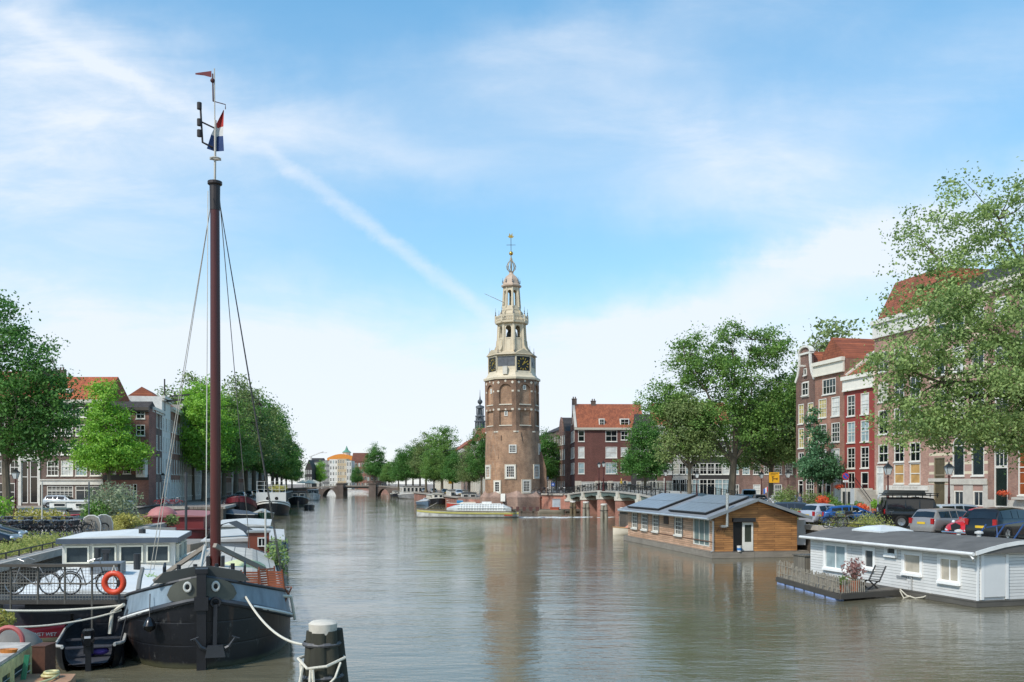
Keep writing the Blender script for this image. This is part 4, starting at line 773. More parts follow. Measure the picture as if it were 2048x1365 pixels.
# ---------- left bank, block facing the camera ----------
GL_='houses on the left bank facing the camera'
def lx(px): return X(px,120)
def lz(y): return 5-(y-966)/F*120-2.05
def left_block():
    # portal house
    x0=lx(-60); W=lx(81)-x0-.02; f=lambda px: lx(px)-x0
    wn=[(f(43),f(56),.3,5.8,dict(nx=1,ny=1,gc='k',top=.62,sill=False)),(f(60),f(76),.3,5.8,dict(nx=1,ny=1,gc='k',top=.62,sill=False))]
    wn+=rows([(f(-6),f(10)),(f(20),f(38))],[(lz(948),lz(922)),(lz(910),lz(884)),(lz(870),lz(845))],nx=2,ny=2)+rows([(f(-40),f(-20)),(f(50),f(70))],[(lz(910),lz(884)),(lz(870),lz(845))],nx=2,ny=2)+[(f(-2),f(30),.6,2.9,dict(nx=3,ny=2))]
    def ex(t):
        q=MB(); q.box(f(37),f(43),-.12,-.004,0,6.4); q.box(f(77),f(81)-.02,-.12,-.004,0,6.4); q.box(f(43)+.003,f(77)-.003,-.12,-.004,5.85,6.4); q.build('door_surround',M('#cfccc2'),t)
    house('town_house','dark brown house with tall white framed double doorway at the left',(x0,120,2.05),0,W,10,14,BRD,wn,roof=('side',4),roofm=OR,extra=ex,group=GL_)
    x0=lx(81); W=lx(207)-x0-.02; f=lambda px: lx(px)-x0
    c=[(f(94),f(117)),(f(122),f(146)),(f(151),f(174)),(f(180),f(203))]
    wn=rows(c,[(lz(952),lz(922)),(lz(910),lz(888)),(lz(872),lz(850)),(lz(835),lz(815))],nx=3,ny=3,top=.6,fc='#e6e3d8')+[(f(94),f(146),.5,lz(972)-.02,dict(nx=6,ny=6,gc='g',top=.72)),(f(151),f(203),.5,lz(972)-.02,dict(nx=3,ny=1,gc='g',top=.72))]
    def ex(t):
        q=MB(); q.box(-.0,W,-.15,-.004,lz(970),lz(961)); q.box(-.05,W,-.3,-.004,lz(961)+.002,lz(961)+.12); q.build('shop_fascia',M('#d8d5cb'),t)
        q=MB(); q.box(f(108),f(134),1.2,4,13.5,15.3); dm=q.build('dormer',M('#cfcbc0'),t); add_win(dm,f(110),f(132),13.7,15.1,nx=3,ny=2,y=1.12,top=0,sill=False)
    house('town_house','long brown brick house with white shop front and bright orange roof',(x0,120,2.05),0,W,9,13.6,brick('#5c4038','#48302b'),wn,roof=('side',3.6),roofm=tiles('#c46a40','#a35434'),extra=ex,group=GL_,cornice='#bdb7a9',corn_h=.3,chim=((.6,4.5,.8),))
    x0=lx(207); W=lx(298)-x0-.02; f=lambda px: lx(px)-x0
    wn=[(f(246),f(262),lz(948),lz(922),dict(nx=1,ny=2)),(f(216),f(232),lz(948),lz(922),dict(nx=1,ny=2))]+rows([(f(216),f(232)),(f(246),f(262)),(f(272),f(290))],[(lz(910),lz(886)),(lz(872),lz(850)),(lz(838),lz(820))],nx=2,ny=2)+[(f(228),f(262),.6,2.7,dict(nx=4,ny=2,top=.7)),(f(266),f(274),.2,2.8,dict(nx=1,ny=1,gc='k',sill=False))]
    def ex(t):
        q=MB(); q.box(f(278),f(296),-1.0,-.004,lz(955),lz(918)); b=q.build('bay_window',M('#d5d2c8'),t); add_win(b,f(280),f(294),lz(950),lz(924),nx=2,ny=1,y=-1.1,sill=False)
        q=MB(); q.box(-.02,W+.02,-.12,-.004,3.3,4.0); q.build('shop_fascia',M('#3a3632'),t)
    house('town_house','red brick house with white bay window left of the mast',(x0,120,2.05),0,W,2.4,12.6,brick('#8f5342','#743e33'),wn,roof=('side',1.0),roofm=DKT,extra=ex,group=GL_,cornice='#4a443e',corn_h=.3)
left_block()
for i,(w_,H,wl_,lb_) in enumerate([(9,13,BRN,'brown house left of the dark portal house, outside the big tree'),(8,14.2,M('#c4c0b6'),'pale house second left of the dark portal house'),(10,13.2,BRD,'dark house third left of the dark portal house'),(9,14,BRR,'red house fourth left of the dark portal house')]):
    xx=lx(-60)-sum((9,8,10,9)[:i+1]); house('town_house',lb_,(xx,120,2.05),0,w_-.02,9,H,wl_,rows([(1,2.2),(3.4,4.6),(5.8,7)],[(.8,3),(4.3,6.4),(7.4,9.4),(10.3,12)],nx=2,ny=3),roof=('side',3.4),roofm=OR if i%2 else DKT,group=GL_)
# receding left bank facades
LH=[(121.3,129,BRD,12.8,'dark brick house at the turn of the left bank',None),(129,136,M('#d8d6cf'),15.0,'white plastered house on the left bank',None),(136,145,brick('#93604e','#7a4a3c'),14.0,'brown house with white ground floor on the left bank','side'),(145,168,M('#a8a59c'),15.2,'long grey warehouse with closely set windows left of the mast',None)]
wl=[M('#c4c0b6'),BRD,M('#8a8880'),BRN,M('#cfccc4'),BRR,BRG,M('#b5b0a4'),BRD,M('#d5d2ca'),BRN,BRG]
y=168; lab=['pale house right after the grey warehouse','dark brick house behind the mast','grey plastered house in the shade of the trees','brown house behind the left row of trees','white house glimpsed between the tree trunks','red house half way down the left bank','grey brown house half way down the left bank','cream house half way down the left bank','dark house past the middle of the left bank','white house far down the left bank','brown house far down the left bank','last grey brown house before the far bridge']
for i,wm in enumerate(wl):
    wdt=[14,12,15,14,16,15,15,16,15,16,16,16][i]; LH.append((y,y+wdt,wm,14.2+(i*37%5)*.5,lab[i],['side',None,'front'][i%3])); y+=wdt
for a,b,wm,H,lb_,rf_ in LH:
    n=max(3,int((b-a)/2.2)); DD=4.5 if a<125 else 8
    
    line_house(-23-.2*a,a,-23-.2*b,b,lb_,wm,H,n,[(.8,3.0),(4.2,6.4),(7.4,9.4),(10.4,12.2)],'houses down the left bank',z=2.05,D=DD,roof=(rf_,3) if rf_ else None,roofm=OR if rf_=='side' else DKT,ww=.5,cornice='#cfccc2',corn_h=.4,base=(3.4,M('#d0cdc4')) if b==145 else None)
def hoist():
    t=thing('hoist_beams','black hoist beams and poles sticking out from the white gable','hoist beam',(-23-.2*131,131,16.5),0)
    q=MB(); q.bar((-.4,0,0),(2.6,.2,.3),.25); q.bar((-.4,3,1),(2.4,3.2,1.3),.2); q.bar((0,0,-2),(0,0,3.2),.15); q.build('beam',M('#23211f'),t)
hoist()
# ---------- right bank past the tower ----------
GF='houses down the right bank past the clock tower'
def fr_h(px0,d0,px1,d1,lab,wall,H,n,**k):
    line_house(X(px0,d0),d0,X(px1,d1),d1,lab,wall,H,n,[(.8,3.2),(4.4,6.6),(7.6,9.6),(10.6,12.4)],GF,**k)
fr_h(941,262,968,235,'narrow white gabled house with orange roof beside the clock tower',PLA,14,6,roof=('front',3.6),roofm=ORB)
fr_h(922,300,941,262.3,'tall brown house with dark mansard above the trees',BRN,12.5,8,roof=('side',2.5),roofm=DKT)
fr_h(902,345,922,300.3,'pale house with orange roof half hidden by trees',PLA,14,8,roof=('side',4),roofm=ORB)
fr_h(870,390,902,345.3,'cream house glimpsed right of the broad tree',M('#c9bfa8'),14,9,roof=('side',3),roofm=DKT)
# far houses behind the far bridge
def far_h(px0,px1,ytop,d,lab,wall,nc,nr,roof=None,roofm=None,**k):
    x0,x1=X(px0,d),X(px1,d); H=Z(ytop,d)-2; W=x1-x0; cw=W/nc; 
    cols=[(cw*(i+.5)-cw*.3,cw*(i+.5)+cw*.3) for i in range(nc)]; rh=H/nr
    house('far_house',lab,(x0,d,2),0,W-.02,10,H,wall,rows(cols,[(rh*j+rh*.25,rh*j+rh*.8) for j in range(nr)],nx=2,ny=2,sill=False),roof=roof,roofm=roofm,group='houses beyond the far bridge',**k)
far_h(620,645,925,520,'low grey roofed house at the left beyond the far bridge',M('#a8a6a0'),4,4,('side',2.5),DKT)
far_h(645,659,921,480,'dark grey apartment house with balconies beyond the far bridge',M('#6d6c6a'),4,5)
far_h(659,675,919,480,'white house with black window strips beyond the far bridge',M('#d5d3cc'),3,5)
far_h(675,693,918,478,'cream house beside the white one beyond the far bridge',M('#b5a284'),4,5)
far_h(693,703,922,476,'narrow pale house with white front beyond the far bridge',M('#c9c7c0'),2,4)
far_h(703,734,924,505,'wide brown roofed house behind the dark far tree',BRR,5,4,('side',5),tiles('#7a4c38','#6a4030'))
far_h(733,768,926,474,'brown brick house with white cornice beyond the far bridge',brick('#74544a','#604238'),5,4,cornice='#dcd8cc',corn_h=.8)
far_h(610,624,938,410,'small dark house by the cafe parasols at the far bridge',BLKW,3,3,('front',4),DKT)
def orange_hall():
    d=520; t=thing('domed_building','building with curved orange roof and small green turret far away','building',(X(683,d),d,2)); 
    q=MB(); q.box(-8,8,0,12,0,15.6); q.build('wall',M('#c9c2b2'),t)
    q=MB(); q.prism([(-8,15.6)]+[(-8+16*i/10,15.6+3.6*math.sin(PI*(.12+.76*i/10))) for i in range(11)]+[(8,15.6)],-.3,12); q.build('roof',M('#d98a35'),t)
    q=MB(); q.lathe([(2.2,18.4),(2.2,20),(2.6,20.1)],8,(2,5)); q.build('turret',M('#d5d3cc'),t)
    q=MB(); q.lathe([(2.8,20.1),(1,21.6),(.6,22.6),(.05,24)],8,(2,5)); q.build('turret_roof',M('#5a8a74'),t)
orange_hall()
def crane():
    d=520; t=thing('construction_crane','white jib crane far behind the left trees','crane',(X(622,d),d,2))
    q=MB(); q.bar((0,0,0),(0,0,18),.8); q.build('mast',M('#c9c7c0'),t); q=MB(); q.bar((-1,0,17.5),(7,0,20.5),.5); q.bar((4,0,19.8),(9,0,19.9),.35); q.build('jib',M('#c9c7c0'),t)
crane()
# distant church steeple
def steeple():
    d=420; s=d/F; t=thing('church_steeple','dark grey carved church steeple rising left of the clock tower','church tower',(X(960,d),d,2)); D=M('#5d6266',.7,var=.25,scale=.5); D2=M('#454a4d',.7,var=.2)
    z=lambda y: Z(y,d)-2
    q=MB(); q.lathe([(3.4,0),(3.2,z(858))],8); q.build('lower_shaft',M('#8a8378'),t)
    q=MB(); q.lathe([(2.2,z(858)),(2.1,z(845)),(2.6,z(844)),(2.6,z(842)),(1.5,z(842)),(1.4,z(834)),(2.2,z(834)),(2.2,z(832)),(1.2,z(830)),(1.1,z(818)),(1.9,z(817)),(1.9,z(813)),(.7,z(811))],8); q.build('tiers',D,t)
    q=MB()
    for k in range(8):
        a=R(45*k+22.5)
        for r_,za,zb in ((2.2,z(858),z(845)),(1.9,z(842),z(833)),(1.6,z(830),z(818))): q.tube([(r_*math.cos(a),r_*math.sin(a),za),(r_*math.cos(a),r_*math.sin(a),zb)],.22,5)
    q.build('columns',D2,t)
    q=MB(); q.ball((0,0,z(804)),1.15,12,8); q.lathe([(.5,z(812)),(.3,z(808))],8); q.lathe([(.4,z(799)),(.16,z(792)),(.05,z(780))],8); q.build('onion_spire',D2,t,smooth=True)
steeple()
# ---------- near road bridge ----------
PINK=brick('#b57a66','#9e6655','#9a8478',.14,1.2,.3)
def zdeck(s):
    pts=[(-6,2.9),(0,3.1),(11,3.6),(20,3.87),(30,3.82),(39,3.58),(49,2.9),(58,2.25)]
    for (a,za),(b,zb) in zip(pts,pts[1:]):
        if s<=b: 
            return za+(zb-za)*(s-a)/(b-a)
    return 2.25
def railing(q,f,s0,s1,y,h=1.05,step=.33):
    n=int((s1-s0)/1.6)
    for i in range(n+1):
        s=s0+(s1-s0)*i/n; q.bar((s,y,f(s)),(s,y,f(s)+h+.08),.08)
    m=int((s1-s0)/step)
    for i in range(m):
        s=s0+(s1-s0)*(i+.5)/m; q.bar((s,y,f(s)+.1),(s,y,f(s)+h),.025)
    k=int((s1-s0)/3)+1
    for i in range(k):
        a=s0+(s1-s0)*i/k; b=s0+(s1-s0)*(i+1)/k
        q.bar((a,y,f(a)+h),(b,y,f(b)+h),.08,.05); q.bar((a,y,f(a)+.12),(b,y,f(b)+.12),.04)
        q.bar((a,y,f(a)+.78),(b,y,f(b)+.78),.03)
def near_bridge():
    rz=math.atan2(-.983,.19); t=thing('road_bridge','low road bridge on pink brick piers between the clock tower and the right bank','bridge',(9.3,160,0),rz); S1=50
    q=MB(); n=28
    ss=[-1+i*(S1+9)/n for i in range(n+1)]
    q.loft([[(s,0,zdeck(s)-.25),(s,0,zdeck(s)),(s,9,zdeck(s)),(s,9,zdeck(s)-.25)] for s in ss]); q.build('deck',M('#a9a49a',.8),t)
    q=MB(); pr=[2,11,20.4,29.6,38.8,48]
    for a,b in zip(pr,pr[1:]):
        m=(a+b)/2
        for (u,v) in ((a+.6,m),(m,b-.6)):
            for y0 in (.15,8.7):
                q.loft([[(s,y0,zdeck(s)-.25-dp),(s,y0,zdeck(s)-.252),(s,y0+.2,zdeck(s)-.252),(s,y0+.2,zdeck(s)-.25-dp)] for s,dp in ((u,.75 if u<m-.1 else .45),(v,.45 if v<=m+.1 else .75))])
    q.build('girder',M('#5c6c66',.5,var=.15),t)
    def outline(s,w,y0,y1,nn=8):
        pts=[(s+w*math.cos(PI+PI*i/nn),y0+w*math.sin(PI+PI*i/nn)) for i in range(nn+1)]
        return pts+[(s+w,y1),(s-w,y1)]
    for i,s in enumerate(pr):
        z=zdeck(s); q=MB(); w=1.0 if 0<i<5 else 1.3
        q.flat(outline(s,w,.7,8.6),-2,z-1.35); p=q.build('pier',PINK,t)
        q=MB(); q.flat(outline(s,w+.12,.7,8.7),z-1.348,z-1.0); q.box(s-.55,s+.55,-.1,.9,z-.998,z-.1); q.box(s-.75,s+.75,-.25,.9,z-.997,z-.75); q.box(s-.7,s+.7,1,8.7,z-.998,z-.26); q.build('pier_cap',M('#c2bcae',.8,var=.15),p)
        if 1<i<5:
            q=MB(); q.box(s-w-.03,s-w-.003,1.8,2.5,.9,1.25); q.build('drain_frame',M('#d0ccc0'),p)
    q=MB(); railing(q,zdeck,-1,S1,.12); q.build('railing',M('#2c302e',.5,.3),t)
    q=MB(); railing(q,zdeck,-1,S1,8.85,step=.5); q.build('railing',M('#2c302e',.5,.3),t)
    q=MB(); q.box(2.9,3.1,1.5,5.2,-.5,2.6); q.box(8.9,9.1,.8,5.2,-.5,2.6); q.build('white_screen',M('#d6d2c2',.7),t)
near_bridge()
quay('quay_tower_step',[(5.4,165.8),(9.0,161.3),(10.4,160),(20,160.3),(20,178),(6,176)],3.08,[((5.4,165.8),(9.0,161.3))],PINK)
def jetty():
    t=thing('wooden_jetty','low grey wooden jetty floating before the pink quay wall by the tower','jetty',(X(1040,157),157,0),R(-4))
    q=MB(); q.box(-2,12.5,-1.4,1.2,.25,.5); q.build('deck',planks('#8f8778','#7a7264',.2,top=True),t)
    q=MB(); 
    for i in range(8): q.cyl(-1.6+i*1.95,-1.2,-1,.25,.14,8)
    q.box(-2,12.5,-1.46,-1.41,.2,.6); q.build('posts',M('#5a5248'),t)
    t=thing('utility_cabinet','pale grey utility cabinet on the jetty beside the tower','cabinet',(X(1113,155),155.6,.5))
    q=MB(); q.box(-.65,.65,-.4,.4,0,1.7); q.build('body',M('#c3c9cb',.5),t); q=MB(); q.box(-.55,.55,-.43,-.401,.1,1.6); q.box(.4,.46,-.47,-.43,.8,1.0); q.build('door',M('#b5bcc0',.5),t)
    q=MB(); q.box(-.72,.72,-.47,.47,1.701,1.78); q.build('lid',M('#a9aeb0',.5),t)
    t=thing('dinghy','small cluttered workboat lying under the bridge end','boat',(X(1130,152),152,0),R(80)); 
    H=hull(4.5,1.7,lambda u:.55,.3,.1,zb=-.3); H.build('hull',M('#8d8372'),t); q=MB(); q.box(-.5,.5,1,2.4,.3,.9); q.box(-.6,.6,.9,2.5,.9,.98); q.build('crate',M('#b0583c'),t)
def hull(L_,B,sheer,tb=.25,ts=.2,zb=-.6,n=26,m=14,pb=2.0,ps=2.0,a=.55,b=1.0,x0=0,inset=.0,tp=0,thick=.0,y0=0,bowdeep=1.0):
    """round-bilged hull: bow at local y=0, stern at y=L; sheer(u) is the height of the rail"""
    q=MB(); rings=[]
    for i in range(n+1):
        u=i/n; 
        u=.5-.5*math.cos(PI*u)
        if u<tb: w_=(1-(1-u/tb)**pb)**(1/pb)
        elif u>1-ts: w_=max(tp,(max(0,1-((u-1+ts)/ts)**ps))**(1/ps))
        else: w_=1
        w_=max(w_,.02)*B/2-inset; w_=max(w_,.01); zs=sheer(u); ring=[]
        zbb=zb+(0 if u>tb else (1-bowdeep)*(1-u/tb)*(zs-zb))
        for j in range(m+1):
            th=PI*j/m; c=math.cos(th); s=math.sin(th); ring.append((x0+w_*math.copysign(abs(c)**a,c),y0+u*L_,zs-(zs-zbb)*s**b))
        rings.append(ring)
    q.loft(rings,False,False)
    # deck just below the rail
    return q
def deckmesh(L_,B,zf,tb=.25,ts=.2,n=26,pb=2.0,ps=2.0,inset=.08,tp=0,camber=.08,y0=0,u0=0,u1=1):
    q=MB(); rings=[]
    for i in range(n+1):
        u=u0+(u1-u0)*(.5-.5*math.cos(PI*i/n))
        if u<tb: w_=(1-(1-u/tb)**pb)**(1/pb)
        elif u>1-ts: w_=max(tp,(max(0,1-((u-1+ts)/ts)**ps))**(1/ps))
        else: w_=1
        w_=max(w_*B/2-inset,.01); rings.append([(w_*k/4,y0+u*L_,zf(u)+camber*(1-(k/4)**2)) for k in range(-4,5)])
    q.loft(rings,False,False); return q
def railline(L_,B,zf,tb=.25,ts=.2,pb=2.0,ps=2.0,off=0,tp=0,n=40,u0=0,u1=1,side=0,y0=0):
    pts=[]
    for s in ((-1,1) if side==0 else (side,)):
        seg=[]
        for i in range(n+1):
            u=u0+(u1-u0)*(.5-.5*math.cos(PI*i/n))
            if u<tb: w_=(1-(1-u/tb)**pb)**(1/pb)
            elif u>1-ts: w_=max(tp,(max(0,1-((u-1+ts)/ts)**ps))**(1/ps))
            else: w_=1
            seg.append((s*(max(w_,.01)*B/2+off),y0+u*L_,zf(u)))
        pts.append(seg)
    return pts

jetty()
def dolphin(loc,h,label,col='#8d8778'):
    t=thing('mooring_post',label,'mooring post',loc,0,'mooring posts in the water')
    q=MB(); 
    for dx,dy in ((-.28,-.2),(.28,-.2),(0,.3)): q.tube([(dx*1.5,dy*1.5,-2),(dx*.75,dy*.75,h-.15)],.26,10)
    q.build('pile',M(col,.9,var=.3,scale=2,bump=.4,stretch=(1,1,.2)),t,smooth=True)
    q=MB(); q.lathe([(.48,h-.2),(.48,h),(.3,h+.04)],14); q.build('cap',M('#d8d5cc',.8),t)
    q=MB(); q.lathe([(.62,h-1.0),(.62,h-.88)],14,cap=False); q.build('hoop',M('#4a4844',.6,.4),t)
dolphin((X(1172,141),141,0),2.1,'weathered mooring post before the first bridge pier'); dolphin((X(1208,131),131,0),2.0,'weathered mooring post before the second bridge pier'); dolphin((X(1246,122),122,0),1.7,'grey mooring post behind the small orange boat'); dolphin((X(1146,150),150,0),2.0,'dark mooring post with yellow cap by the tower jetty','#6a5e48')
# ---------- far arched bridge ----------
def far_bridge():
    d=342; t=thing('arched_bridge','old brick bridge with two side arches and open middle far down the canal','bridge',(X(600,d),d,0)); W=X(815,d)-X(600,d); STN=brick('#6e5f56','#5a4d46','#7a7068',.2,1.5,.3)
    xs=lambda px: X(px,d)-X(600,d)
    q=MB()
    def arch(x0,x1,ax0,ax1,zt0,zt1,spring=.3,crown=2.6):
        n=12; q.box(x0,ax0,0,8,-1,zt0-.4); q.box(ax1,x1,0,8,-1,zt1-.4)
        for i in range(n):
            a=i/n; b=(i+1)/n; za=spring+(crown-spring)*math.sin(PI*a)**.7; zb_=spring+(crown-spring)*math.sin(PI*b)**.7; xa=ax0+(ax1-ax0)*a; xb=ax0+(ax1-ax0)*b
            q.prism([(xa,za),(xb,zb_),(xb,zt0+(zt1-zt0)*b-.4),(xa,zt0+(zt1-zt0)*a-.4)],0,8)
    arch(-14,xs(674),xs(645),xs(672),3.2,3.9,.2,2.8); arch(xs(753),W+4,xs(755),xs(779),3.9,3.4,.2,2.8)
    q.build('arch_wall',STN,t)
    for a,b in ((674,687),(738,752)):
        q=MB(); q.box(xs(a),xs(b),-.8,8.6,-1,4.6); q.box(xs(a)-.15,xs(b)+.15,-1,8.8,4.6,4.9); q.build('pier',STN,t)
    q=MB(); q.box(xs(687),xs(738),.3,7.7,3.0,3.6); q.build('middle_span',M('#4a4844'),t)
    q=MB(); q.loft([[(x,-.05,z-.4),(x,-.05,z),(x,8,z),(x,8,z-.4)] for x,z in ((-14,2.6),(xs(645),3.6),(xs(674),4.0),(xs(753),4.0),(xs(785),3.6),(W+5,3.0))]); q.build('parapet',M('#8f857a',.8),t)
    q=MB(); f=lambda s:4.0 if xs(660)<s<xs(770) else 3.5
    railing(q,f,xs(630),xs(800),.1,1.1,.8); q.build('railing',M('#3a3c3a'),t)
far_bridge()
# ---------- street lamps ----------
def lamp_proto():
    t=thing('street_lamp','dark red iron street lamp with glass lantern on the near bridge','street lamp',at(1198,141,3.85),0,'old iron street lamps')
    q=MB(); q.lathe([(.24,0),(.24,.25),(.16,.3),(.15,.8),(.2,.85),(.2,.95),(.09,1.05),(.075,1.8),(.1,1.85),(.07,1.95),(.05,3.3),(.09,3.35),(.04,3.45)],12); q.tube([(-.3,0,3.25),(.3,0,3.25)],.02,6); q.build('post',M('#4a1f1e',.5,.2),t,smooth=True)
    q=MB(); q.loft([[(s*x,s*y,z) for x,y in ((-1,-1),(1,-1),(1,1),(-1,1))] for s,z in ((.12,3.5),(.24,4.0))],True,True); h=q.build('lantern',M('#cfd4d2',.15,0,var=.05),t)
    q=MB()
    for x,y in ((-1,-1),(1,-1),(1,1),(-1,1)): q.bar((.125*x,.125*y,3.46),(.25*x,.25*y,4.02),.025)
    q.loft([[(s*x,s*y,z) for x,y in ((-1,-1),(1,-1),(1,1),(-1,1))] for s,z in ((.29,4.0),(.14,4.16),(.14,4.2),(.05,4.27),(.02,4.42))],True,True); q.build('lantern_cap',M('#2a2c2a',.5,.3),h)
    return t
LP=lamp_proto()
for px,d,z,lab in [(1207,133,3.8,'iron street lamp in the middle of the near bridge'),(1331,120,2.4,'iron street lamp at the right end of the near bridge'),(1394,113,2.1,'iron street lamp behind the solar panels'),(1576,106,2.1,'iron street lamp beside the yellow sign'),(1776,67,2.1,'iron street lamp before the stone stoop'),(1898,66,2.1,'iron street lamp behind the parked black jeep'),(31,78,1.85,'iron street lamp by the big dark tree at the left'),(1095,182,2.1,'iron street lamp behind the tower jetty'),(1523,118,2.1,'iron street lamp between elm and yellow sign'),(326,128,2.05,'iron street lamp before the grey warehouse')]:
    dup(LP,at(px,d,z),0,lab)
LP['label']='iron street lamp near the highest point of the bridge'
# ---------- people ----------
def person(label,loc,rz,top,legs,skin='#c79a80',hair='#3a2a20',pose='stand',scale=1.0,parent=None):
    t=thing('person',label,'person',loc,rz); t.scale=(scale,)*3
    J={'pel':(0,0,.95),'che':(0,0,1.28),'nec':(0,0,1.48),'hd':(0,-.02,1.6),'ht':(0,-.01,1.74)}
    st=.16 if pose=='walk' else .02
    J.update(hl=(-.1,0,.9),kl=(-.11,-.05-st*.6,.48),al=(-.11,.0-st,.07),tl=(-.12,-.16-st,.03),hr=(.1,0,.9),kr=(.11,-.02,.48),ar=(.11,.04+st,.08),tr=(.12,-.1+st,.03),
      sl=(-.19,0,1.42),el=(-.24,.04+st*.5,1.13),wl=(-.22,-.06+st,.88),fl=(-.21,-.09+st,.8),sr=(.19,0,1.42),er=(.24,.04-st*.5,1.13),wr=(.22,-.06-st,.88),fr=(.21,-.1-st,.8))
    E=[('pel','che'),('che','nec'),('nec','hd'),('hd','ht'),('pel','hl'),('hl','kl'),('kl','al'),('al','tl'),('pel','hr'),('hr','kr'),('kr','ar'),('ar','tr'),('che','sl'),('sl','el'),('el','wl'),('wl','fl'),('che','sr'),('sr','er'),('er','wr'),('wr','fr')]
    rad=dict(pel=.15,che=.155,nec=.065,hd=.095,ht=.07,hl=.1,kl=.07,al=.045,tl=.04,hr=.1,kr=.07,ar=.045,tr=.04,sl=.075,el=.05,wl=.035,fl=.035,sr=.075,er=.05,wr=.035,fr=.035)
    k=list(J); me=bpy.data.meshes.new('body'); me.from_pydata([J[i] for i in k],[(k.index(a),k.index(b)) for a,b in E],[]); o=bpy.data.objects.new('body',me); COL.objects.link(o); o.parent=t
    sk=o.modifiers.new('skin','SKIN'); 
    for i,n_ in enumerate(k): me.skin_vertices[0].data[i].radius=(rad[n_],rad[n_]*.8); me.skin_vertices[0].data[i].use_root=(n_=='pel')
    sb=o.modifiers.new('s','SUBSURF'); sb.levels=1; sb.render_levels=1
    m,nt,b=base_mat('skin_and_clothes'); tc=N(nt,'ShaderNodeTexCoord'); sp=N(nt,'ShaderNodeSeparateXYZ'); L(nt,tc.outputs['Object'],sp.inputs[0]); cr=N(nt,'ShaderNodeValToRGB'); cr.color_ramp.interpolation='CONSTANT'
    mr=N(nt,'ShaderNodeMath',operation='MULTIPLY'); mr.inputs[1].default_value=.5; L(nt,sp.outputs[2],mr.inputs[0]); L(nt,mr.outputs[0],cr.inputs[0]); el=cr.color_ramp.elements
    el[0].position=0; el[0].color=(.03,.03,.03,1); el[1].position=.04; el[1].color=(*hexc(legs),1)
    e=el.new(.475); e.color=(*hexc(top),1); e=el.new(.745); e.color=(*hexc(skin),1)
    L(nt,cr.outputs[0],b.inputs['Base Color']); b.inputs['Roughness'].default_value=.8; me.materials.append(m)
    q=MB(); q.ball((0,.02,1.68),.115,10,6,(1,1.05,.95)); q.build('hair',M(hair,.9),t,smooth=True)
    return t
person('person in dark jacket walking on the near bridge',at(1250,134,3.82),R(60),'#3a4048','#2c3038',pose='walk')
person('person in yellow top walking on the near bridge',at(1243,136,3.83),R(60),'#c9a83c','#3a3c40',hair='#c9a45a',pose='walk')
person('person in blue denim jacket standing among the front garden plants',at(1600,96,2.1),R(20),'#5a6478','#2c3a55',hair='#7a6a58')
person('person in grey coat walking on the street behind the bicycles',at(1362,122,2.1),R(80),'#6a6e74','#24262a',pose='walk')
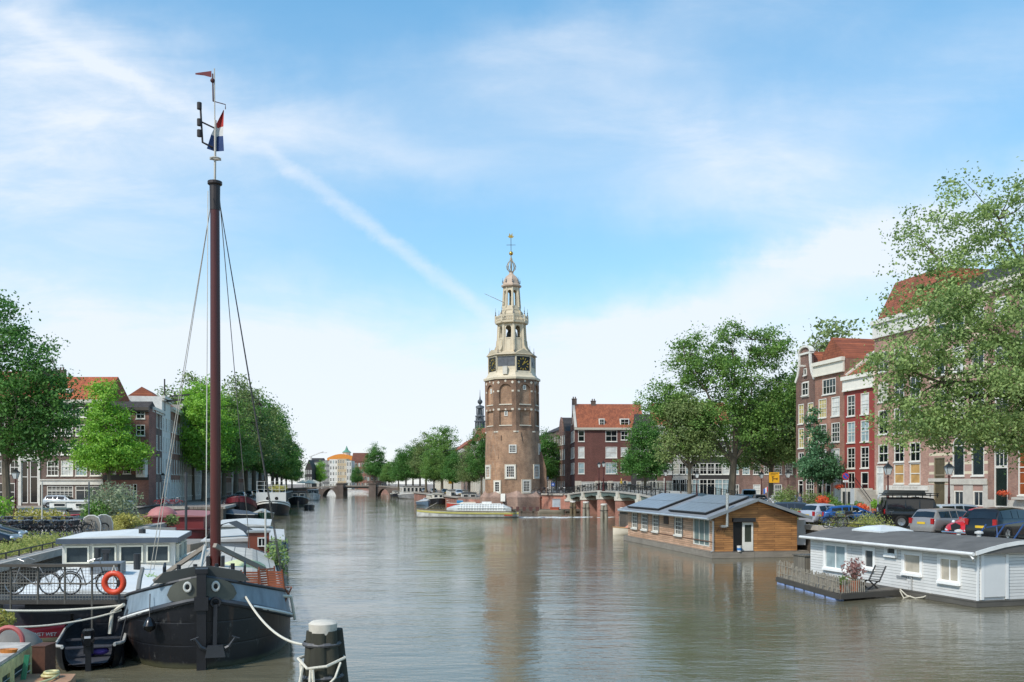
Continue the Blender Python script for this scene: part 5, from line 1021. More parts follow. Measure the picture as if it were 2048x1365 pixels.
# ---------- timber houseboat ----------
CED=planks('#bd8650','#996a40',.145,var=.28); CEDP=planks('#c8a488','#b08c70',.145,var=.22)
def timber_boat():
    t=thing('timber_houseboat','timber clad houseboat with solar panels and grey pitched roof','houseboat',(13.2,61,0),R(10)); W,L0=6.9,20.0
    q=MB(); q.box(0,W,0,L0,-.5,.42); q.build('pontoon',planks('#8b8377','#777066',.4,length=6),t)
    x0,x1,y0,y1=.28,6.15,.3,19.6; zb=.42; ze=2.72
    # left long wall (faces the water) with openings; built in its own frame
    Ll=y1-y0; S=lambda s:Ll-(s-.3)   # distance from far end
    wins=[(S(6.26-.3+.3),S(7.8),1.15,2.5),(S(11.5),S(12.9),1.15,2.5),(S(14.2),S(15.75),1.15,2.5),(S(16.9),S(18.36),1.15,2.5)]
    wins=[(min(a,b),max(a,b),c,d) for a,b,c,d in wins]; big=(S(4.1),S(1.15),.7,2.55)
    lw=bpy.data.objects.new('side_wall',None)
    T=Matrix.Translation((x0,y1,0))@Matrix.Rotation(R(-90),4,'Z')
    q=MB(); q.T=T; wall_holes(q,Ll,zb,ze,wins+[big],x1-x0,t=.1); w_=q.build('wall',[CEDP],t)
    for a,b,c,d in wins:
        o=add_win(w_,0,b-a,0,d-c,nx=3,ny=4,top=0,gc='g',fw=.09); o.matrix_local=T@Matrix.Translation((a,-.02,c))
        q=MB(); q.T=T; q.box(a-.12,a-.003,-.03,.02,c-.05,d+.05); q.box(b+.003,b+.12,-.03,.02,c-.05,d+.05); q.build('side_trim',M('#2f3032'),t)
    o=add_win(w_,0,big[1]-big[0],0,big[3]-big[2],nx=3,ny=1,top=0,gc='#6f7d7a',fw=.06,sill=False); o.matrix_local=T@Matrix.Translation((big[0],.0,big[2])); o['label']='big glazed panel with grey green blinds'
    q=MB(); q.T=T; q.box(S(10.25),S(9.2),-.05,-.003,1.85,2.6); q.build('shutter_panel',M('#4a3a32'),t)
    q=MB(); q.T=T; q.box(0,Ll,-.03,-.003,1.02,1.08); q.build('trim_board',M('#6a4a38'),t)
    # front cladding with doorway
    q=MB(); F0=y0-.03; dx0,dx1=1.6,2.98
    q.box(x0,dx0,F0,y0-.004,zb,ze); q.box(dx1,x1,F0,y0-.004,zb,ze); q.box(dx0,dx1,F0,y0-.004,2.38,ze); q.prism([(x0,ze),(x1,ze),(3.1,3.85)],F0,y0+.1); q.build('front_wall',CED,t)
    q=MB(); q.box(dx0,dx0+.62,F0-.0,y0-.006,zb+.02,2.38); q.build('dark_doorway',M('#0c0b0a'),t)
    q=MB(); q.box(dx0+.62,dx0+.78,F0-.05,F0,zb,2.36); q.box(dx1-.12,dx1,F0-.05,F0,zb,2.36); q.box(dx0+.78,dx1-.12,F0-.05,F0,2.2,2.36); q.box(dx0+.78,dx1-.12,F0-.05,F0,zb,1.05); d=q.build('door',M(WHITE,.5),t)
    q=MB(); q.box(dx0+.78,dx1-.12,F0-.02,F0,1.05,2.2); q.build('pane',glass('#3a4038'),d)
    q=MB(); q.box(dx0-.1,dx1+.1,F0-.25,F0,2.4,2.66); q.build('shutter_box',M('#2a2a2c',.5),t)
    q=MB(); q.box(dx0-.02,dx0+.01,F0-.04,F0,zb,2.38); q.box(dx0-.05,dx1+.05,F0-.15,F0,zb,zb+.05); q.build('door_frame',M('#3a3a3a'),t)
    # roof
    q=MB(); yr0,yr1=-.25,20.1; rx=3.1; rz_=3.95
    def slab(xa,za,xb,zb_): q.loft([[(xa,y,za),(xb,y,zb_),(xb,y,zb_-.1),(xa,y,za-.1)] for y in (yr0,yr1)])
    slab(-.35,2.72,rx,rz_); slab(rx,rz_,6.95,2.70); rf=q.build('roof',M('#7d8083',.7,var=.1,scale=3),t)
    q=MB(); 
    for xa,za,xb,zb_ in ((-.35,2.72,rx,rz_),(rx,rz_,6.95,2.70)): q.bar((xa,yr0-.03,za-.07),(xb,yr0-.03,zb_-.07),.05,.2)
    q.build('bargeboard',M('#7d8386',.5),rf)
    q=MB(); q.tube([(-.42,yr0,2.62),(-.42,yr1,2.62)],.08,8); q.tube([(-.42,yr0+.3,2.6),(.15,.2,2.45),(.15,.2,.5),(-.05,.1,.45)],.05,8); q.build('gutter',M('#c3c6c6',.35,.6),t)
    sl=math.atan2(rz_-2.72,rx+.35)
    for ya,yb in ((1.0,8.2),(10.6,18.6)):
        q=MB(); q.T=Matrix.Translation((-.35,0,2.74))@Matrix.Rotation(-sl,4,'Y')
        n=6 
        for i in range(n):
            for (xa,xb) in ((.35,1.95),(2.0,3.6)):
                a=ya+(yb-ya)*i/n; q.box(xa,xb,a+.02,a+(yb-ya)/n-.02,.14,.18)
        p=q.build('solar_panel',M('#85888b',.32,.3,var=.12),t)
        q=MB(); q.T=Matrix.Translation((-.35,0,2.74))@Matrix.Rotation(-sl,4,'Y'); q.box(.3,3.65,ya-.03,yb+.03,.05,.138); q.build('rack',M('#1d1e20'),p)
    q=MB(); q.cyl(1.0,-.12,2.1,4.2,.1,14); q.cyl(1.0,-.12,4.2,4.3,.14,14); q.box(.6,1.0,-.1,.25,2.05,2.2); q.build('flue_pipe',M('#c9cbca',.25,.8),t,smooth=True)
    q=MB(); 
    for i in range(4): q.tube([(.35+i*.18,.15,1.7),(.5+i*.16,.1,2.0)],.012,4)
    q.tube([(.3,.15,1.85),(1.0,.12,1.9)],.012,4); q.build('wall_ornament',M('#2a2422'),t)
    q=MB(); q.box(6.25,7.15,1.0,1.08,.75,2.45); q.box(6.22,7.18,.97,1.11,1.55,1.6); q.build('white_hatch',M('#c9cccc',.5),t)
    q=MB(); q.tube([(6.3,1.0,.75),(6.2,1.0,.3),(7.4,1.2,.35)],.03,5); q.build('bracket',M('#8d9090',.5,.5),t)
    t2=thing('bucket','white plastic bucket with blue band in the houseboat doorway','bucket',(13.2+1.88*.985-.1*.174+.05,61+1.88*.174+.05,.44))
    q=MB(); q.lathe([(.13,0),(.16,.36),(.17,.38)],14); q.build('tub',M('#e8e8e4',.4),t2,smooth=True); q=MB(); q.lathe([(.15,.08),(.165,.24)],14,cap=False); q.build('blue_band',M('#3a78b8',.4),t2)
timber_boat()
# ---------- white houseboat ----------
WB=planks('#d9d9d5','#cfcfcb',.13,var=.05,gap=.008,length=8,rough=.5)
def white_boat():
    t=thing('white_houseboat','white clapboard houseboat with flat dark roof at the right','houseboat',(18.65,37.1,0),R(16)); W,L0=4.9,11.4
    q=MB(); q.box(-.12,W+.1,-.1,L0+.1,-.6,.26); q.build('pontoon',planks('#5f5c55','#4d4a44',.2,length=5),t)
    ze=2.16; T=Matrix.Translation((0,L0,0))@Matrix.Rotation(R(-90),4,'Z'); S=lambda s:L0-s
    wn=[(.95,2.09,.86,1.87,2,'#b8b0a0'),(3.2,4.32,1.0,1.88,1,'#b8b0a0'),(4.81,5.47,1.72,2.08,1,'#4a4c4c'),(6.33,7.04,.98,1.87,1,'#4f5354'),(8.43,10.17,.7,1.92,2,'#93a3a6')]
    q=MB(); q.T=T; wall_holes(q,L0,.27,ze,[(S(b)-.0,S(a),c,d) for a,b,c,d,_,_ in wn],W,t=.08)
    w_=q.build('wall',WB,t)
    for a,b,c,d,n_,gc in wn:
        o=add_win(w_,0,b-a,0,d-c,nx=n_,ny=1,top=0,gc=gc,fw=.07,fc='#eeeeea'); o.matrix_local=T@Matrix.Translation((S(b),-.01,c))
        q=MB(); q.T=T; A,B=S(b),S(a); q.box(A-.1,A-.003,-.04,-.003,c-.1,d+.1); q.box(B+.003,B+.1,-.04,-.003,c-.1,d+.1); q.box(A-.003,B+.003,-.04,-.003,d+.003,d+.1); q.build('casing',M('#e6e6e2',.5,var=.04),t)
    q=MB(); q.box(.3,1.35,-.06,-.003,.4,2.0); q.build('front_panel',M('#d6d7d4',.5,var=.03),t)
    q=MB(); q.box(.15,.29,-.07,-.003,.3,2.1); q.box(1.36,1.5,-.07,-.003,.3,2.1); q.box(-.03,.06,-.05,-.003,.27,2.12); q.build('corner_board',M('#e6e6e2',.5,var=.04),t)
    q=MB(); n=8; pts=[(-.35+(W+.7)*i/n,ze+.08+.42*math.sin(PI*i/n)) for i in range(n+1)]; q.prism(pts+[(W+.35,ze+.02),(-.35,ze+.02)],-.3,L0+.35); r=q.build('roof',M('#5f5d5a',.9,var=.22,scale=1.1,bump=.3),t)
    q=MB(); q.loft([[(x,-.34,z-.13),(x,-.34,z+.03),(x,-.305,z+.03),(x,-.305,z-.13)] for x,z in pts]); q.build('fascia',M('#dcdcd8',.5),r)
    q=MB(); q.tube([(-.43,-.3,ze),(-.43,L0+.3,ze+.02)],.075,8); q.tube([(-.43,-.1,ze-.02),(-.42,-.25,ze-.18),(-.3,-.12,ze-.3)],.045,6); q.build('gutter',M('#d3d3cf',.5),t)
    q=MB(); q.loft([[(2.2+sx_*h,8.6+sy_*h*1.15,z) for sx_,sy_ in ((-1,-1),(1,-1),(1,1),(-1,1))] for h,z in ((.95,ze+.42),(.95,ze+.5),(.5,ze+.68),(.1,ze+.74))]); q.build('skylight',M('#cfd3d3',.3),r)
    for x,y in ((2.6,3.9),(2.5,2.6)):
        q=MB(); q.lathe([(.09,ze+.4),(.09,ze+.62),(.18,ze+.63),(.18,ze+.7),(.05,ze+.75)],12,(x,y)); q.build('roof_vent',M('#c9c9c5',.5),r,smooth=True)
    q=MB(); q.T=T; q.box(S(4.75),S(4.1),-.03,-.003,.72,.84); q.build('air_grille',M('#8a8c8c'),t)
    q=MB(); q.T=T; q.tube([(S(3.75),-.05,.3),(S(3.75),-.05,.98)],.03,6); q.build('drain_pipe',M('#a9aaa8'),t)
    q=MB(); q.box(-.1,.9,L0+.35,L0+1.4,.2,1.15); q.box(-.15,.95,L0+.3,L0+1.45,1.151,1.2); q.build('wooden_box',planks('#7d766a','#6a6458',.16,horiz=False),t)
white_boat()
def terrace():
    t=thing('floating_terrace','weathered floating terrace on blue drums beside the white houseboat','floating deck',(13.8,38.9,0),R(4)); 
    q=MB(); q.flat([(0,0),(3.5,1.5),(2.4,8.1),(-.1,7.2)],.24,.34); q.build('deck',planks('#6e665a','#5d564c',.14,top=True),t)
    q=MB(); q.bar((0,-.03,.2),(3.5,1.47,.2),.08,.22); q.bar((-.03,0,.2),(-.13,7.2,.2),.08,.22); q.build('edge_beam',M('#4a4640'),t)
    for i in range(6):
        q=MB(); q.tube([(.12-.015*i,.35+i*1.15,.02),(.12-.015*i,1.3+i*1.15,.02)],.2,10); q.build('drum',M('#8a9ec8',.4,var=.3),t,smooth=True)
    q=MB(); rr=random.Random(3)
    for i in range(62):
        y=.1+i*.115; x=-.0-.014*y; h=.62+rr.random()*.12+(.12 if y>5 else 0); q.bar((x+rr.uniform(-.03,.03),y,.34),(x+rr.uniform(-.05,.05),y+rr.uniform(-.04,.04),.34+h),.035)
    for i in range(12):
        x=.1+i*.11; y=x*.43; q.bar((x,y,.34),(x+rr.uniform(-.03,.03),y,.9),.035)
    q.bar((0,0,.8),(-.1,7.1,.95),.03); q.bar((0,0,.5),(-.1,7.1,.55),.03); q.build('picket_fence',M('#8f887a',.9,var=.25,scale=6),t)
    bush('potted_shrub','reddish leaved shrub in planter on the floating terrace',(14.75,39.9,.34),.5,1.0,420,.12,'pink',5,pot=.26)
    bush('potted_shrub','low green plants in the corner of the floating terrace fence',(14.15,39.6,.34),.35,.45,300,.09,'olive',6,pot=.16)
    t=thing('deck_chair','dark folding deck chair on the floating terrace','chair',(15.7,40.8,.34),R(35))
    q=MB()
    for s in (-.26,.26): q.bar((-.5,s,.42),(.45,s,.3),.05); q.bar((.45,s,.3),(.95,s,.95),.05)
    for i in range(7): q.bar((-.45+i*.13,-.26,.42-i*.017),(-.45+i*.13,.26,.42-i*.017),.08,.02)
    q.build('seat',M('#3d3c3a'),t); q=MB()
    for i in range(6): q.bar((.5+i*.08,-.26,.37+i*.105),(.5+i*.08,.26,.37+i*.105),.08,.02)
    q.build('backrest',M('#3d3c3a'),t)
    for s in (-.28,.28):
        q=MB(); q.bar((-.35,s,.42),(.3,s,0),.05); q.bar((-.4,s,0),(.35,s,.33),.05); q.build('leg',M('#343332'),t)
    t=thing('mooring_rope','pale mooring rope from the floating terrace to the white houseboat','rope',(16.9,40.3,0))
    q=MB(); q.tube([(0,0,.36),(.2,-.2,.12),(.5,-.4,.02),(.8,-.5,.08),(1.1,-.7,.3)],.03,6); q.tube([(.0,0,.3),(.1,-.15,0),(.35,-.3,.1)],.03,6); q.build('rope',M('#bdb8a8'),t)
terrace()
# ---------- small boats and the tour boat ----------
def tour_boat():
    d=134; xl=X(833,d); L_=X(1037,d)-xl; t=thing('tour_boat','long glass roofed canal tour boat with yellow stripe passing the tower','tour boat',(xl,d,0),R(-90)); t.rotation_euler=(0,0,R(-92)); t.location=(xl,d+.3,0)
    # bow at local y=0 pointing left in the picture: rotate so local +y -> +x
    t.rotation_euler=(0,0,R(-90))
    sh=lambda u:.95+.35*(1-u)**3-.05
    hull(L_,4.0,sh,.28,.08,zb=-.5,pb=1.6,tp=.7,a=.4,b=.8).build('hull',hullmat('#c3c3bc'),t,smooth=True)
    q=MB()
    for s in railline(L_,4.0,lambda u:sh(u)-.28,.28,.08,pb=1.6,tp=.7,off=.02): 
        q.loft([[(x,y,z-.14),(x*1.015,y,z-.14),(x*1.015,y,z+.12),(x,y,z+.12)] for x,y,z in s])
    q.build('yellow_stripe',M('#b5ad62',.4,var=.1),t)
    q=MB()
    for s in railline(L_,4.0,lambda u:sh(u)-.02,.28,.08,pb=1.6,tp=.7): q.tube(s,.06,6)
    q.build('rubbing_strake',M('#6a5a3a'),t)
    deckmesh(L_,4.0,lambda u:sh(u)-.12,.28,.08,pb=1.6,tp=.7).build('deck',M('#a9a79f'),t)
    q=MB(); y0,y1=L_*.30,L_*.93
    def sec(y,k=1.0,h=1.0): return [(x*k,y,z0_) for x,z0_ in ((-1.8,.9),(-1.8,1.35),(-1.6,1.3+.38*h),(-1.2,1.3+.55*h),(0,1.3+.62*h),(1.2,1.3+.55*h),(1.6,1.3+.38*h),(1.8,1.35),(1.8,.9))]
    q.loft([sec(y0,.7,.15),sec(y0+1.2,.92,.8),sec(y0+2,1,1),sec(y1-1.2,1,1),sec(y1,.9,.2)]); q.build('glass_canopy',glass('#b4b8b4',.12,.5),t)
    q=MB(); n=16
    for i in range(n+1):
        y=y0+2+(y1-1.2-y0-2)*i/n; s=sec(y,1.01,1.01); q.tube(s,.05,5)
    for x,z in ((-1.83,1.36),(1.83,1.36),(-1.62,1.69),(1.62,1.69)): q.tube([(x,y0+1.6,z),(x,y1-1,z)],.05,5)
    q.box(-1.2,1.2,y0+2.5,y1-1.5,1.88,1.98); q.box(-1.85,1.85,y0+1,y1-.8,.85,1.02); q.build('canopy_frame',M('#e2e2dc',.4),t)
    q=MB(); q.box(-.5,.5,L_*.64,L_*.64+1.4,1.98,2.25); q.build('roof_hatch',M('#d8d8d2'),t)
    q=MB(); q.tube([(-.8,1.2,1.1),(-.8,3.0,2.1),(.8,3.0,2.1),(.8,1.2,1.1)],.04,6); q.build('bow_rail',M('#4a4a48',.4,.5),t)
    q=MB(); q.box(-1.95,-1.93,0,0,0,0) if 0 else q.box(-.2,.2,.5,.9,1.1,1.25); q.build('anchor_fitting',M('#8a4a3a'),t)
    q=MB(); q.box(1.95,2.02,L_*.86,L_*.94,.28,.45); q.build('orange_nameplate',M('#b84a2a'),t)
    for i in range(9):
        y=y0+2.6+i*1.05; p=person(['person seated in the tour boat near its bow','person in dark clothes seated in the tour boat','person in red seated in the tour boat','person in white seated in the tour boat'][min(i,3)] if i<4 else 'passenger seated under the canopy of the tour boat',(0,0,0),0,['#2a2c34','#23252a','#a03a30','#d8d4cc'][i%4],'#2a2c34') if 0 else None
    q=MB(); 
    q=MB()
    for i in range(12):
        for x in (-1.1,.9): q.box(x-.3,x+.3,y0+2.4+i*.95,y0+2.85+i*.95,.95,1.5)
    q.build('seats',M('#5a3a34'),t); 
tour_boat()
def wake():
    q=MB(); n=16; 
    r_=random.Random(4)
    t=thing('wake','white foam wake behind the tour boat','wake',(X(1038,134),134.3,0)); t['kind']='structure'; del t['category']; del t['label']
    for i in range(60):
        x=r_.random()**1.2*15; y=r_.uniform(-1,1)*(.4+.08*x); s=.55*(1-x/22); q.ball((x,y,.0),s*r_.uniform(.5,1.1),8,4,(1.8,.5,.13))
    q.build('water_foam',M('#d5dad8',.4),t,smooth=True)['kind']='structure'
wake()
def small_boat(label,loc,rz,L_,B,h,hcol,dcol,name='rowing_boat',seats=True,cover=None,cuddy=None,hl=None,motor=False,group=None):
    t=thing(name,label,'boat',loc,rz,group); sh=lambda u:h+h*.35*(1-u)**2+.05*u
    hull(L_,B,sh,.45,.1,zb=-.2,pb=1.8,tp=.75,a=.5,b=.8).build('hull',M(hcol,.35,var=.1),t,smooth=True)
    q=MB()
    for s in railline(L_,B,sh,.45,.1,pb=1.8,tp=.75): q.tube(s,.045,6)
    q.build('gunwale',M(hl or '#c9c4b8',.6),t)
    if cover:
        q=MB(); rings=[]
        for i in range(9):
            u=i/8; w_=(1-(1-min(1,max(.02,u)/.45))**1.8)**(1/1.8) if u<.45 else 1; w_*=B/2*.99; rid=.12+.4*math.sin(PI*min(1,u*1.1))**.6*(1+.12*math.sin(i*2.4))
            rings.append([(w_*x,u*L_,sh(u)+.03+rid*zz) for x,zz in ((-1,0),(-.6,.45),(-.2,.93),(0,1),(.2,.93),(.6,.45),(1,0))])
        q.loft(rings,False,False); q.build('tarpaulin',M(cover,.45,var=.2,scale=3,bump=.6),t)
    else:
        deckmesh(L_,B,lambda u:h*.3,.45,.1,pb=1.8,tp=.7,inset=.1,camber=0).build('floor',M(dcol,.7),t)
        hull(L_,B,sh,.45,.1,zb=h*.2,pb=1.8,tp=.75,a=.5,b=.8,inset=.06).build('lining',M(dcol,.7),t)
        if seats:
            for u in (.5,.78): q=MB(); q.box(-B*.46,B*.46,L_*u,L_*u+.3,h*.75,h*.8); q.build('thwart',M(dcol if dcol!='#2a2b2e' else '#4a4b50',.6),t)
        if cuddy: 
            q=MB(); q.loft([[(-B*.32*k,y,h*1.0),(-B*.26*k,y,h*1.0+z_),(B*.26*k,y,h*1.0+z_),(B*.32*k,y,h*1.0)] for y,k,z_ in ((L_*.3,.7,.1),(L_*.42,1,.45),(L_*.8,1,.5),(L_*.85,.95,.2))]); q.build('cabin_cover',M(cuddy,.6),t)
    if motor:
        q=MB(); q.loft([[(x*k,L_+y,z) for x,y in ((-.14,-.12),(.14,-.12),(.16,.16),(.08,.3),(-.08,.3),(-.16,.16))] for k,z in ((.8,h+.1),(1,h+.2),(1,h+.42),(.8,h+.5))]); m_=q.build('outboard_motor',M('#15161a',.25),t,smooth=True,ang=50)
        q=MB(); q.box(-.07,.07,L_-.02,L_+.12,-.3,h+.1); q.box(-.12,.12,L_-.1,L_+.02,h-.15,h+.1); q.build('motor_leg',M('#1d1e22',.4),m_)
        q=MB(); q.loft([[(x*.9,L_+y,z) for x,y in ((-.14,-.13),(.14,-.13),(.165,.16),(.08,.31),(-.08,.31),(-.165,.16))] for z in (h+.3,h+.36)],True,False); q.build('motor_stripe',M('#c9cacc',.4),m_)
    return t
small_boat('small cream motorboat with faded orange cover behind the timber houseboat',(X(1228,88),89,0),R(-75),4.4,1.7,.55,'#d8cdb8','#b5a48c',name='motor_boat',cuddy='#c98468',hl='#b88a5a')
# boats moored left of the tower
def barge(label,loc,rz,L_,B,h,hcol,cab=(),bow=1.0,deck='#9a978e',strake='#d5d2c8',name='houseboat',cat='houseboat',tb=.2,ts=.15,pb=2.2,top='#4a4744',group=None,cabcol='#cfcdc5',tp=.3,wincol='#2a3338'):
    """barge with cabins: cab = (u0,u1,width fraction,height,colour,roof colour,windows)"""
    t=thing(name,label,cat,loc,rz,group); sh=lambda u:h+bow*(1-min(1,u/.3))**2+.35*max(0,(u-.8)/.2)**2
    hull(L_,B,sh,tb,ts,zb=-.6,pb=pb,tp=tp,a=.45,b=.8).build('hull',hullmat(hcol),t,smooth=True)
    q=MB()
    for s in railline(L_,B,lambda u:sh(u)-.05,tb,ts,pb=pb,tp=tp): q.tube(s,.09,6)
    q.build('rubbing_strake',M(strake,.5),t)
    deckmesh(L_,B,lambda u:sh(u)-.25,tb,ts,pb=pb,tp=tp).build('deck',M(deck,.8),t)
    for (u0,u1,wf,hh,cc,rc,nw) in cab:
        q=MB(); w_=B*wf/2; y0,y1=u0*L_,u1*L_; zb=h-.3; q.box(-w_,w_,y0,y1,zb,h+hh); c=q.build('cabin',M(cc,.6,var=.08),t)
        q=MB(); q.loft([[(-w_-.15,y,h+hh),(-w_-.15,y,h+hh+.08),(0,y,h+hh+.2),(w_+.15,y,h+hh+.08),(w_+.15,y,h+hh)] for y in (y0-.2,y1+.2)]); q.build('cabin_roof',M(rc,.7),c)
        if nw:
            for s in (-1,1):
                for i in range(nw):
                    ww=(y1-y0)/nw; o=add_win(c,0,ww*.55,0,hh*.5,nx=1,ny=1,top=0,gc='g',fw=.07,sill=False); yy=y0+ww*(i+.5)-s*(-1)*ww*.275 if s<0 else y0+ww*(i+.5)-ww*.275
                    o.location=(s*(w_+.1),yy if s>0 else y0+ww*(i+.5)+ww*.275,h+hh*.35); o.rotation_euler=(0,0,R(90) if s>0 else R(-90))
            m=max(2,int(B*wf/1.2)); ww=2*w_/m
            for i in range(m):
                o=add_win(c,0,ww*.7,0,hh*.5,nx=1,ny=1,top=0,gc='g',fw=.07,sill=False); o.location=(-w_+ww*(i+.15),y0-.1,h+hh*.35)
    return t
GM='boats moored left of the clock tower'
barge('grey houseboat with white cabin and dark window far down the right bank',(X(832,289),286,0),R(12),14,8.5,1.3,'#8d8f90',((.12,.9,.85,2.6,'#d3d2cc','#8a8a86',2),),.4,name='houseboat',group=GM)
barge('white wheelhouse barge with black lower hull beside the blue rowing boat',(X(880,213),210,0),R(10),18,4.6,1.1,'#1d1e22',((.08,.25,.5,1.4,'#d8d4c6','#cfcabc',2),(.3,.8,.7,1.0,'#c9c4b4','#b5b0a2',4)),.5,cat='boat',name='barge',group=GM)
small_boat('blue rowing boat with grey cover at the tip of the moored row',(X(860,205),201,0),R(25),5.5,2.2,.8,'#5f7488','#8d8f90',cover='#a9abaa',group=GM)
barge('white houseboat with grey roof behind the tour boat',(X(920,205),205,0),R(8),13,5.2,1.0,'#c9c7c0',((.05,.95,.85,2.3,'#cdccc6','#6d6c68',3),),.2,group=GM)
barge('dark blue flat boat with glazed deckhouse close to the tower plinth',(X(940,192),190,0),R(5),9,4.2,.9,'#22344a',((.1,.7,.7,2.0,'#9fa5a6','#4a4c4e',2),),.3,cat='boat',name='barge',group=GM)
t=small_boat('bright blue inflatable boat hanging beside the deckhouse',(X(914,185),184,.9),R(-88),6,1.6,.5,'#3f86b4','#3f7aa4',name='inflatable_boat',group=GM)
small_boat('red and white motorboat behind the tour boat canopy',(X(895,176),174,0),R(-80),7,2.2,.9,'#b8483a','#d8d2c4',name='motor_boat',cuddy='#d8d2c4',hl='#e2ddd0',group=GM)
barge('small dark barge right at the far bridge arch',(X(797,322),320,0),R(14),9,3.5,1.1,'#23252c',((.2,.8,.6,1.0,'#b5b2aa','#8a8880',2),),.4,cat='boat',name='barge',group=GM)
# ---------- the big sailing barge ----------
ROPE=M('#cfc9b8',.9,var=.2,scale=30); TAR=M('#1c1c1f',.5,var=.25,scale=2)
def ship():
    rz=math.atan2(.28,1); L_,B=25.0,5.0
    t=thing('sailing_barge','big black sailing barge with tall dark red mast and white ringed hawse holes','sailing barge',(-8.35,24.9,0),rz)
    def zr(u):  # rail height
        return 1.15+1.32*max(0,1-(u/.30)**.55)+.35*max(0,(u-.85)/.15)**2
    tb,ts,pb=.20,.14,2.3
    zs=lambda u: zr(u)-.60-.14*min(1,u/.15)
    HB=hullmat('#131418'); SL=M('#7f909c',.45,var=.35,scale=1.8,stretch=(1,1,.4)); OL=M('#4f5148',.5,var=.2)
    h=hull(L_,B,zs,tb,ts,zb=-.9,pb=pb,ps=2.4,a=.42,b=.72,n=40,m=20,bowdeep=.93).build('hull',HB,t,smooth=True,ang=60)
    # bulwark strake
    lo=railline(L_,B,zs,tb,ts,pb,2.4,n=48); hi=railline(L_,B,zr,tb,ts,pb,2.4,off=-.10,n=48)
    q=MB()
    for a,b in zip(lo,hi): q.loft([[p,r,(r[0]*.965,r[1]+.06,r[2]),(p[0]*.965,p[1]+.06,p[2])] for p,r in zip(a,b)],True,False)
    q.build('bulwark',SL,t,smooth=True)
    q=MB()
    for s in railline(L_,B,zs,tb,ts,pb,2.4,off=.03,n=48): q.tube(s,.085,8)
    q.build('rubbing_strake',M('#3a3d42',.4),t,smooth=True)
    q=MB()
    for s in railline(L_,B,lambda u:zs(u)+.0,tb,ts,pb,2.4,off=.09,n=30,u0=.018,u1=.10): q.tube(s,.045,6)
    for s in railline(L_,B,lambda u:zs(u)+.0,tb,ts,pb,2.4,off=.09,n=30,u0=.10,u1=.55): q.tube(s,.04,6)
    q.build('white_line',M('#d8d8d2',.5),t)
    q=MB()
    for s in hi: q.tube([(p[0],p[1],p[2]+.02) for p in s],.05,6)
    q.build('cap_rail',M('#33363a',.5),t)
    # bow shields with the hawse eyes
    def bowpt(x,f,off=.05):   # point on bulwark at half breadth x and height fraction f
        w=min(abs(x)/(B/2),.999); uu=tb*(1-(1-w**pb)**(1/pb)); z0_,z1=zs(uu),zr(uu); return (x,uu*L_-off+f*.03,z0_+(z1-z0_)*f)
    for s in (-1,1):
        q=MB(); rings=[]
        for i in range(11):
            x=s*(.10+.8*i/10); e=1 if i<6 else math.sqrt(max(0,1-((i-5)/5)**2)); rings.append([bowpt(x,.5+(.5)*e,.06),bowpt(x,.5-(.42)*e,.06),bowpt(x,.5-(.42)*e,.02),bowpt(x,.5+(.5)*e,.02)])
        q.loft(rings); q.build('bow_shield',OL,t)
        p=bowpt(s*.36,.66,.12); q=MB(); q.torus(p,.085,.03,20,8,'y',1.3); e_=q.build('hawse_ring',M('#c6c6be',.5),t,smooth=True)
        q=MB(); q.ball((p[0],p[1]+.02,p[2]),.075,12,8,(1,.35,1.25)); q.build('hawse_hole',M('#08080a'),e_)
    q=MB(); q.box(-.12,.12,-.28,.25,-.8,2.58); q.box(-.18,.18,-.34,.2,1.6,1.95); q.box(-.16,.16,-.3,.3,2.58,2.7); q.build('stem_post',TAR,t)
    q=MB(); q.prism([(-1.25,2.3),(-1.0,2.58),(-.25,2.72),(.25,2.72),(1.0,2.58),(1.25,2.3)],.25,.33); q.build('bow_board',M('#3c3f3c',.5),t)
    # anchor
    AZ=.58; ax=.36; q=MB(); q.T=Matrix.Translation((0,0,AZ)); q.bar((ax,-.16,1.15),(ax-.02,-.24,-.02),.12,.1); q.torus((ax,-.12,1.2),.12,.04,14,6,'y')
    q.build('anchor_shank',M('#2c2e32',.4,.4),t)
    q=MB(); q.T=Matrix.Translation((0,-.06,AZ)); q.prism([(ax-.2,.08),(ax+.2,.08),(ax+.26,-.22),(ax-.26,-.22)],-.42,-.2)
    for s in (-1,1): q.tube([(ax+s*.18,-.3,-.05),(ax+s*.36,-.36,.06),(ax+s*.5,-.38,.28),(ax+s*.62,-.38,.26),(ax+s*.42,-.37,.33)],[.07,.05,.025,.02,.02],6)
    q.build('anchor_flukes',M('#3b3e42',.4,.3),t)
    # decks
    deckmesh(L_,B,lambda u:zr(u)-.42,tb,ts,pb=pb,ps=2.4,inset=.18).build('deck',M('#5d5a54',.8,var=.25),t)
    q=MB(); q.loft([[(x,y,z) for x,z in ((-2.25,.6),(-2.25,1.4),(-1.3,1.8),(0,1.95),(1.3,1.8),(2.25,1.4),(2.25,.6))] for y in (6.6,20.5)]); q.build('hatch_cover',planks('#c3bcae','#b3ab9d',.5,top=True,length=9,gap=.02),t)
    # windlass, fittings
    q=MB(); q.tube([(-.9,2.3,2.25),(.9,2.3,2.25)],.14,10)
    for x in (-.75,-.3,.3,.75): q.cyl(x,2.3,1.9,2.62,.06,8)
    for x in (-1.1,1.1): q.tube([(x,1.6,1.8),(x,1.6,2.6),(x,2.0,2.7),(x,2.0,1.9)],.035,6)
    q.build('windlass',M('#2b2d30',.5,.3),t)
    # mast
    my=9.4; q=MB(); q.tube([(0,my,.9),(0,my,8),(-.02,my,15.2),(-.03,my,15.9)],[.19,.185,.165,.16],16); m_=q.build('mast',M('#4c1d18',.35,var=.3,scale=2,stretch=(1,1,.1)),t,smooth=True)
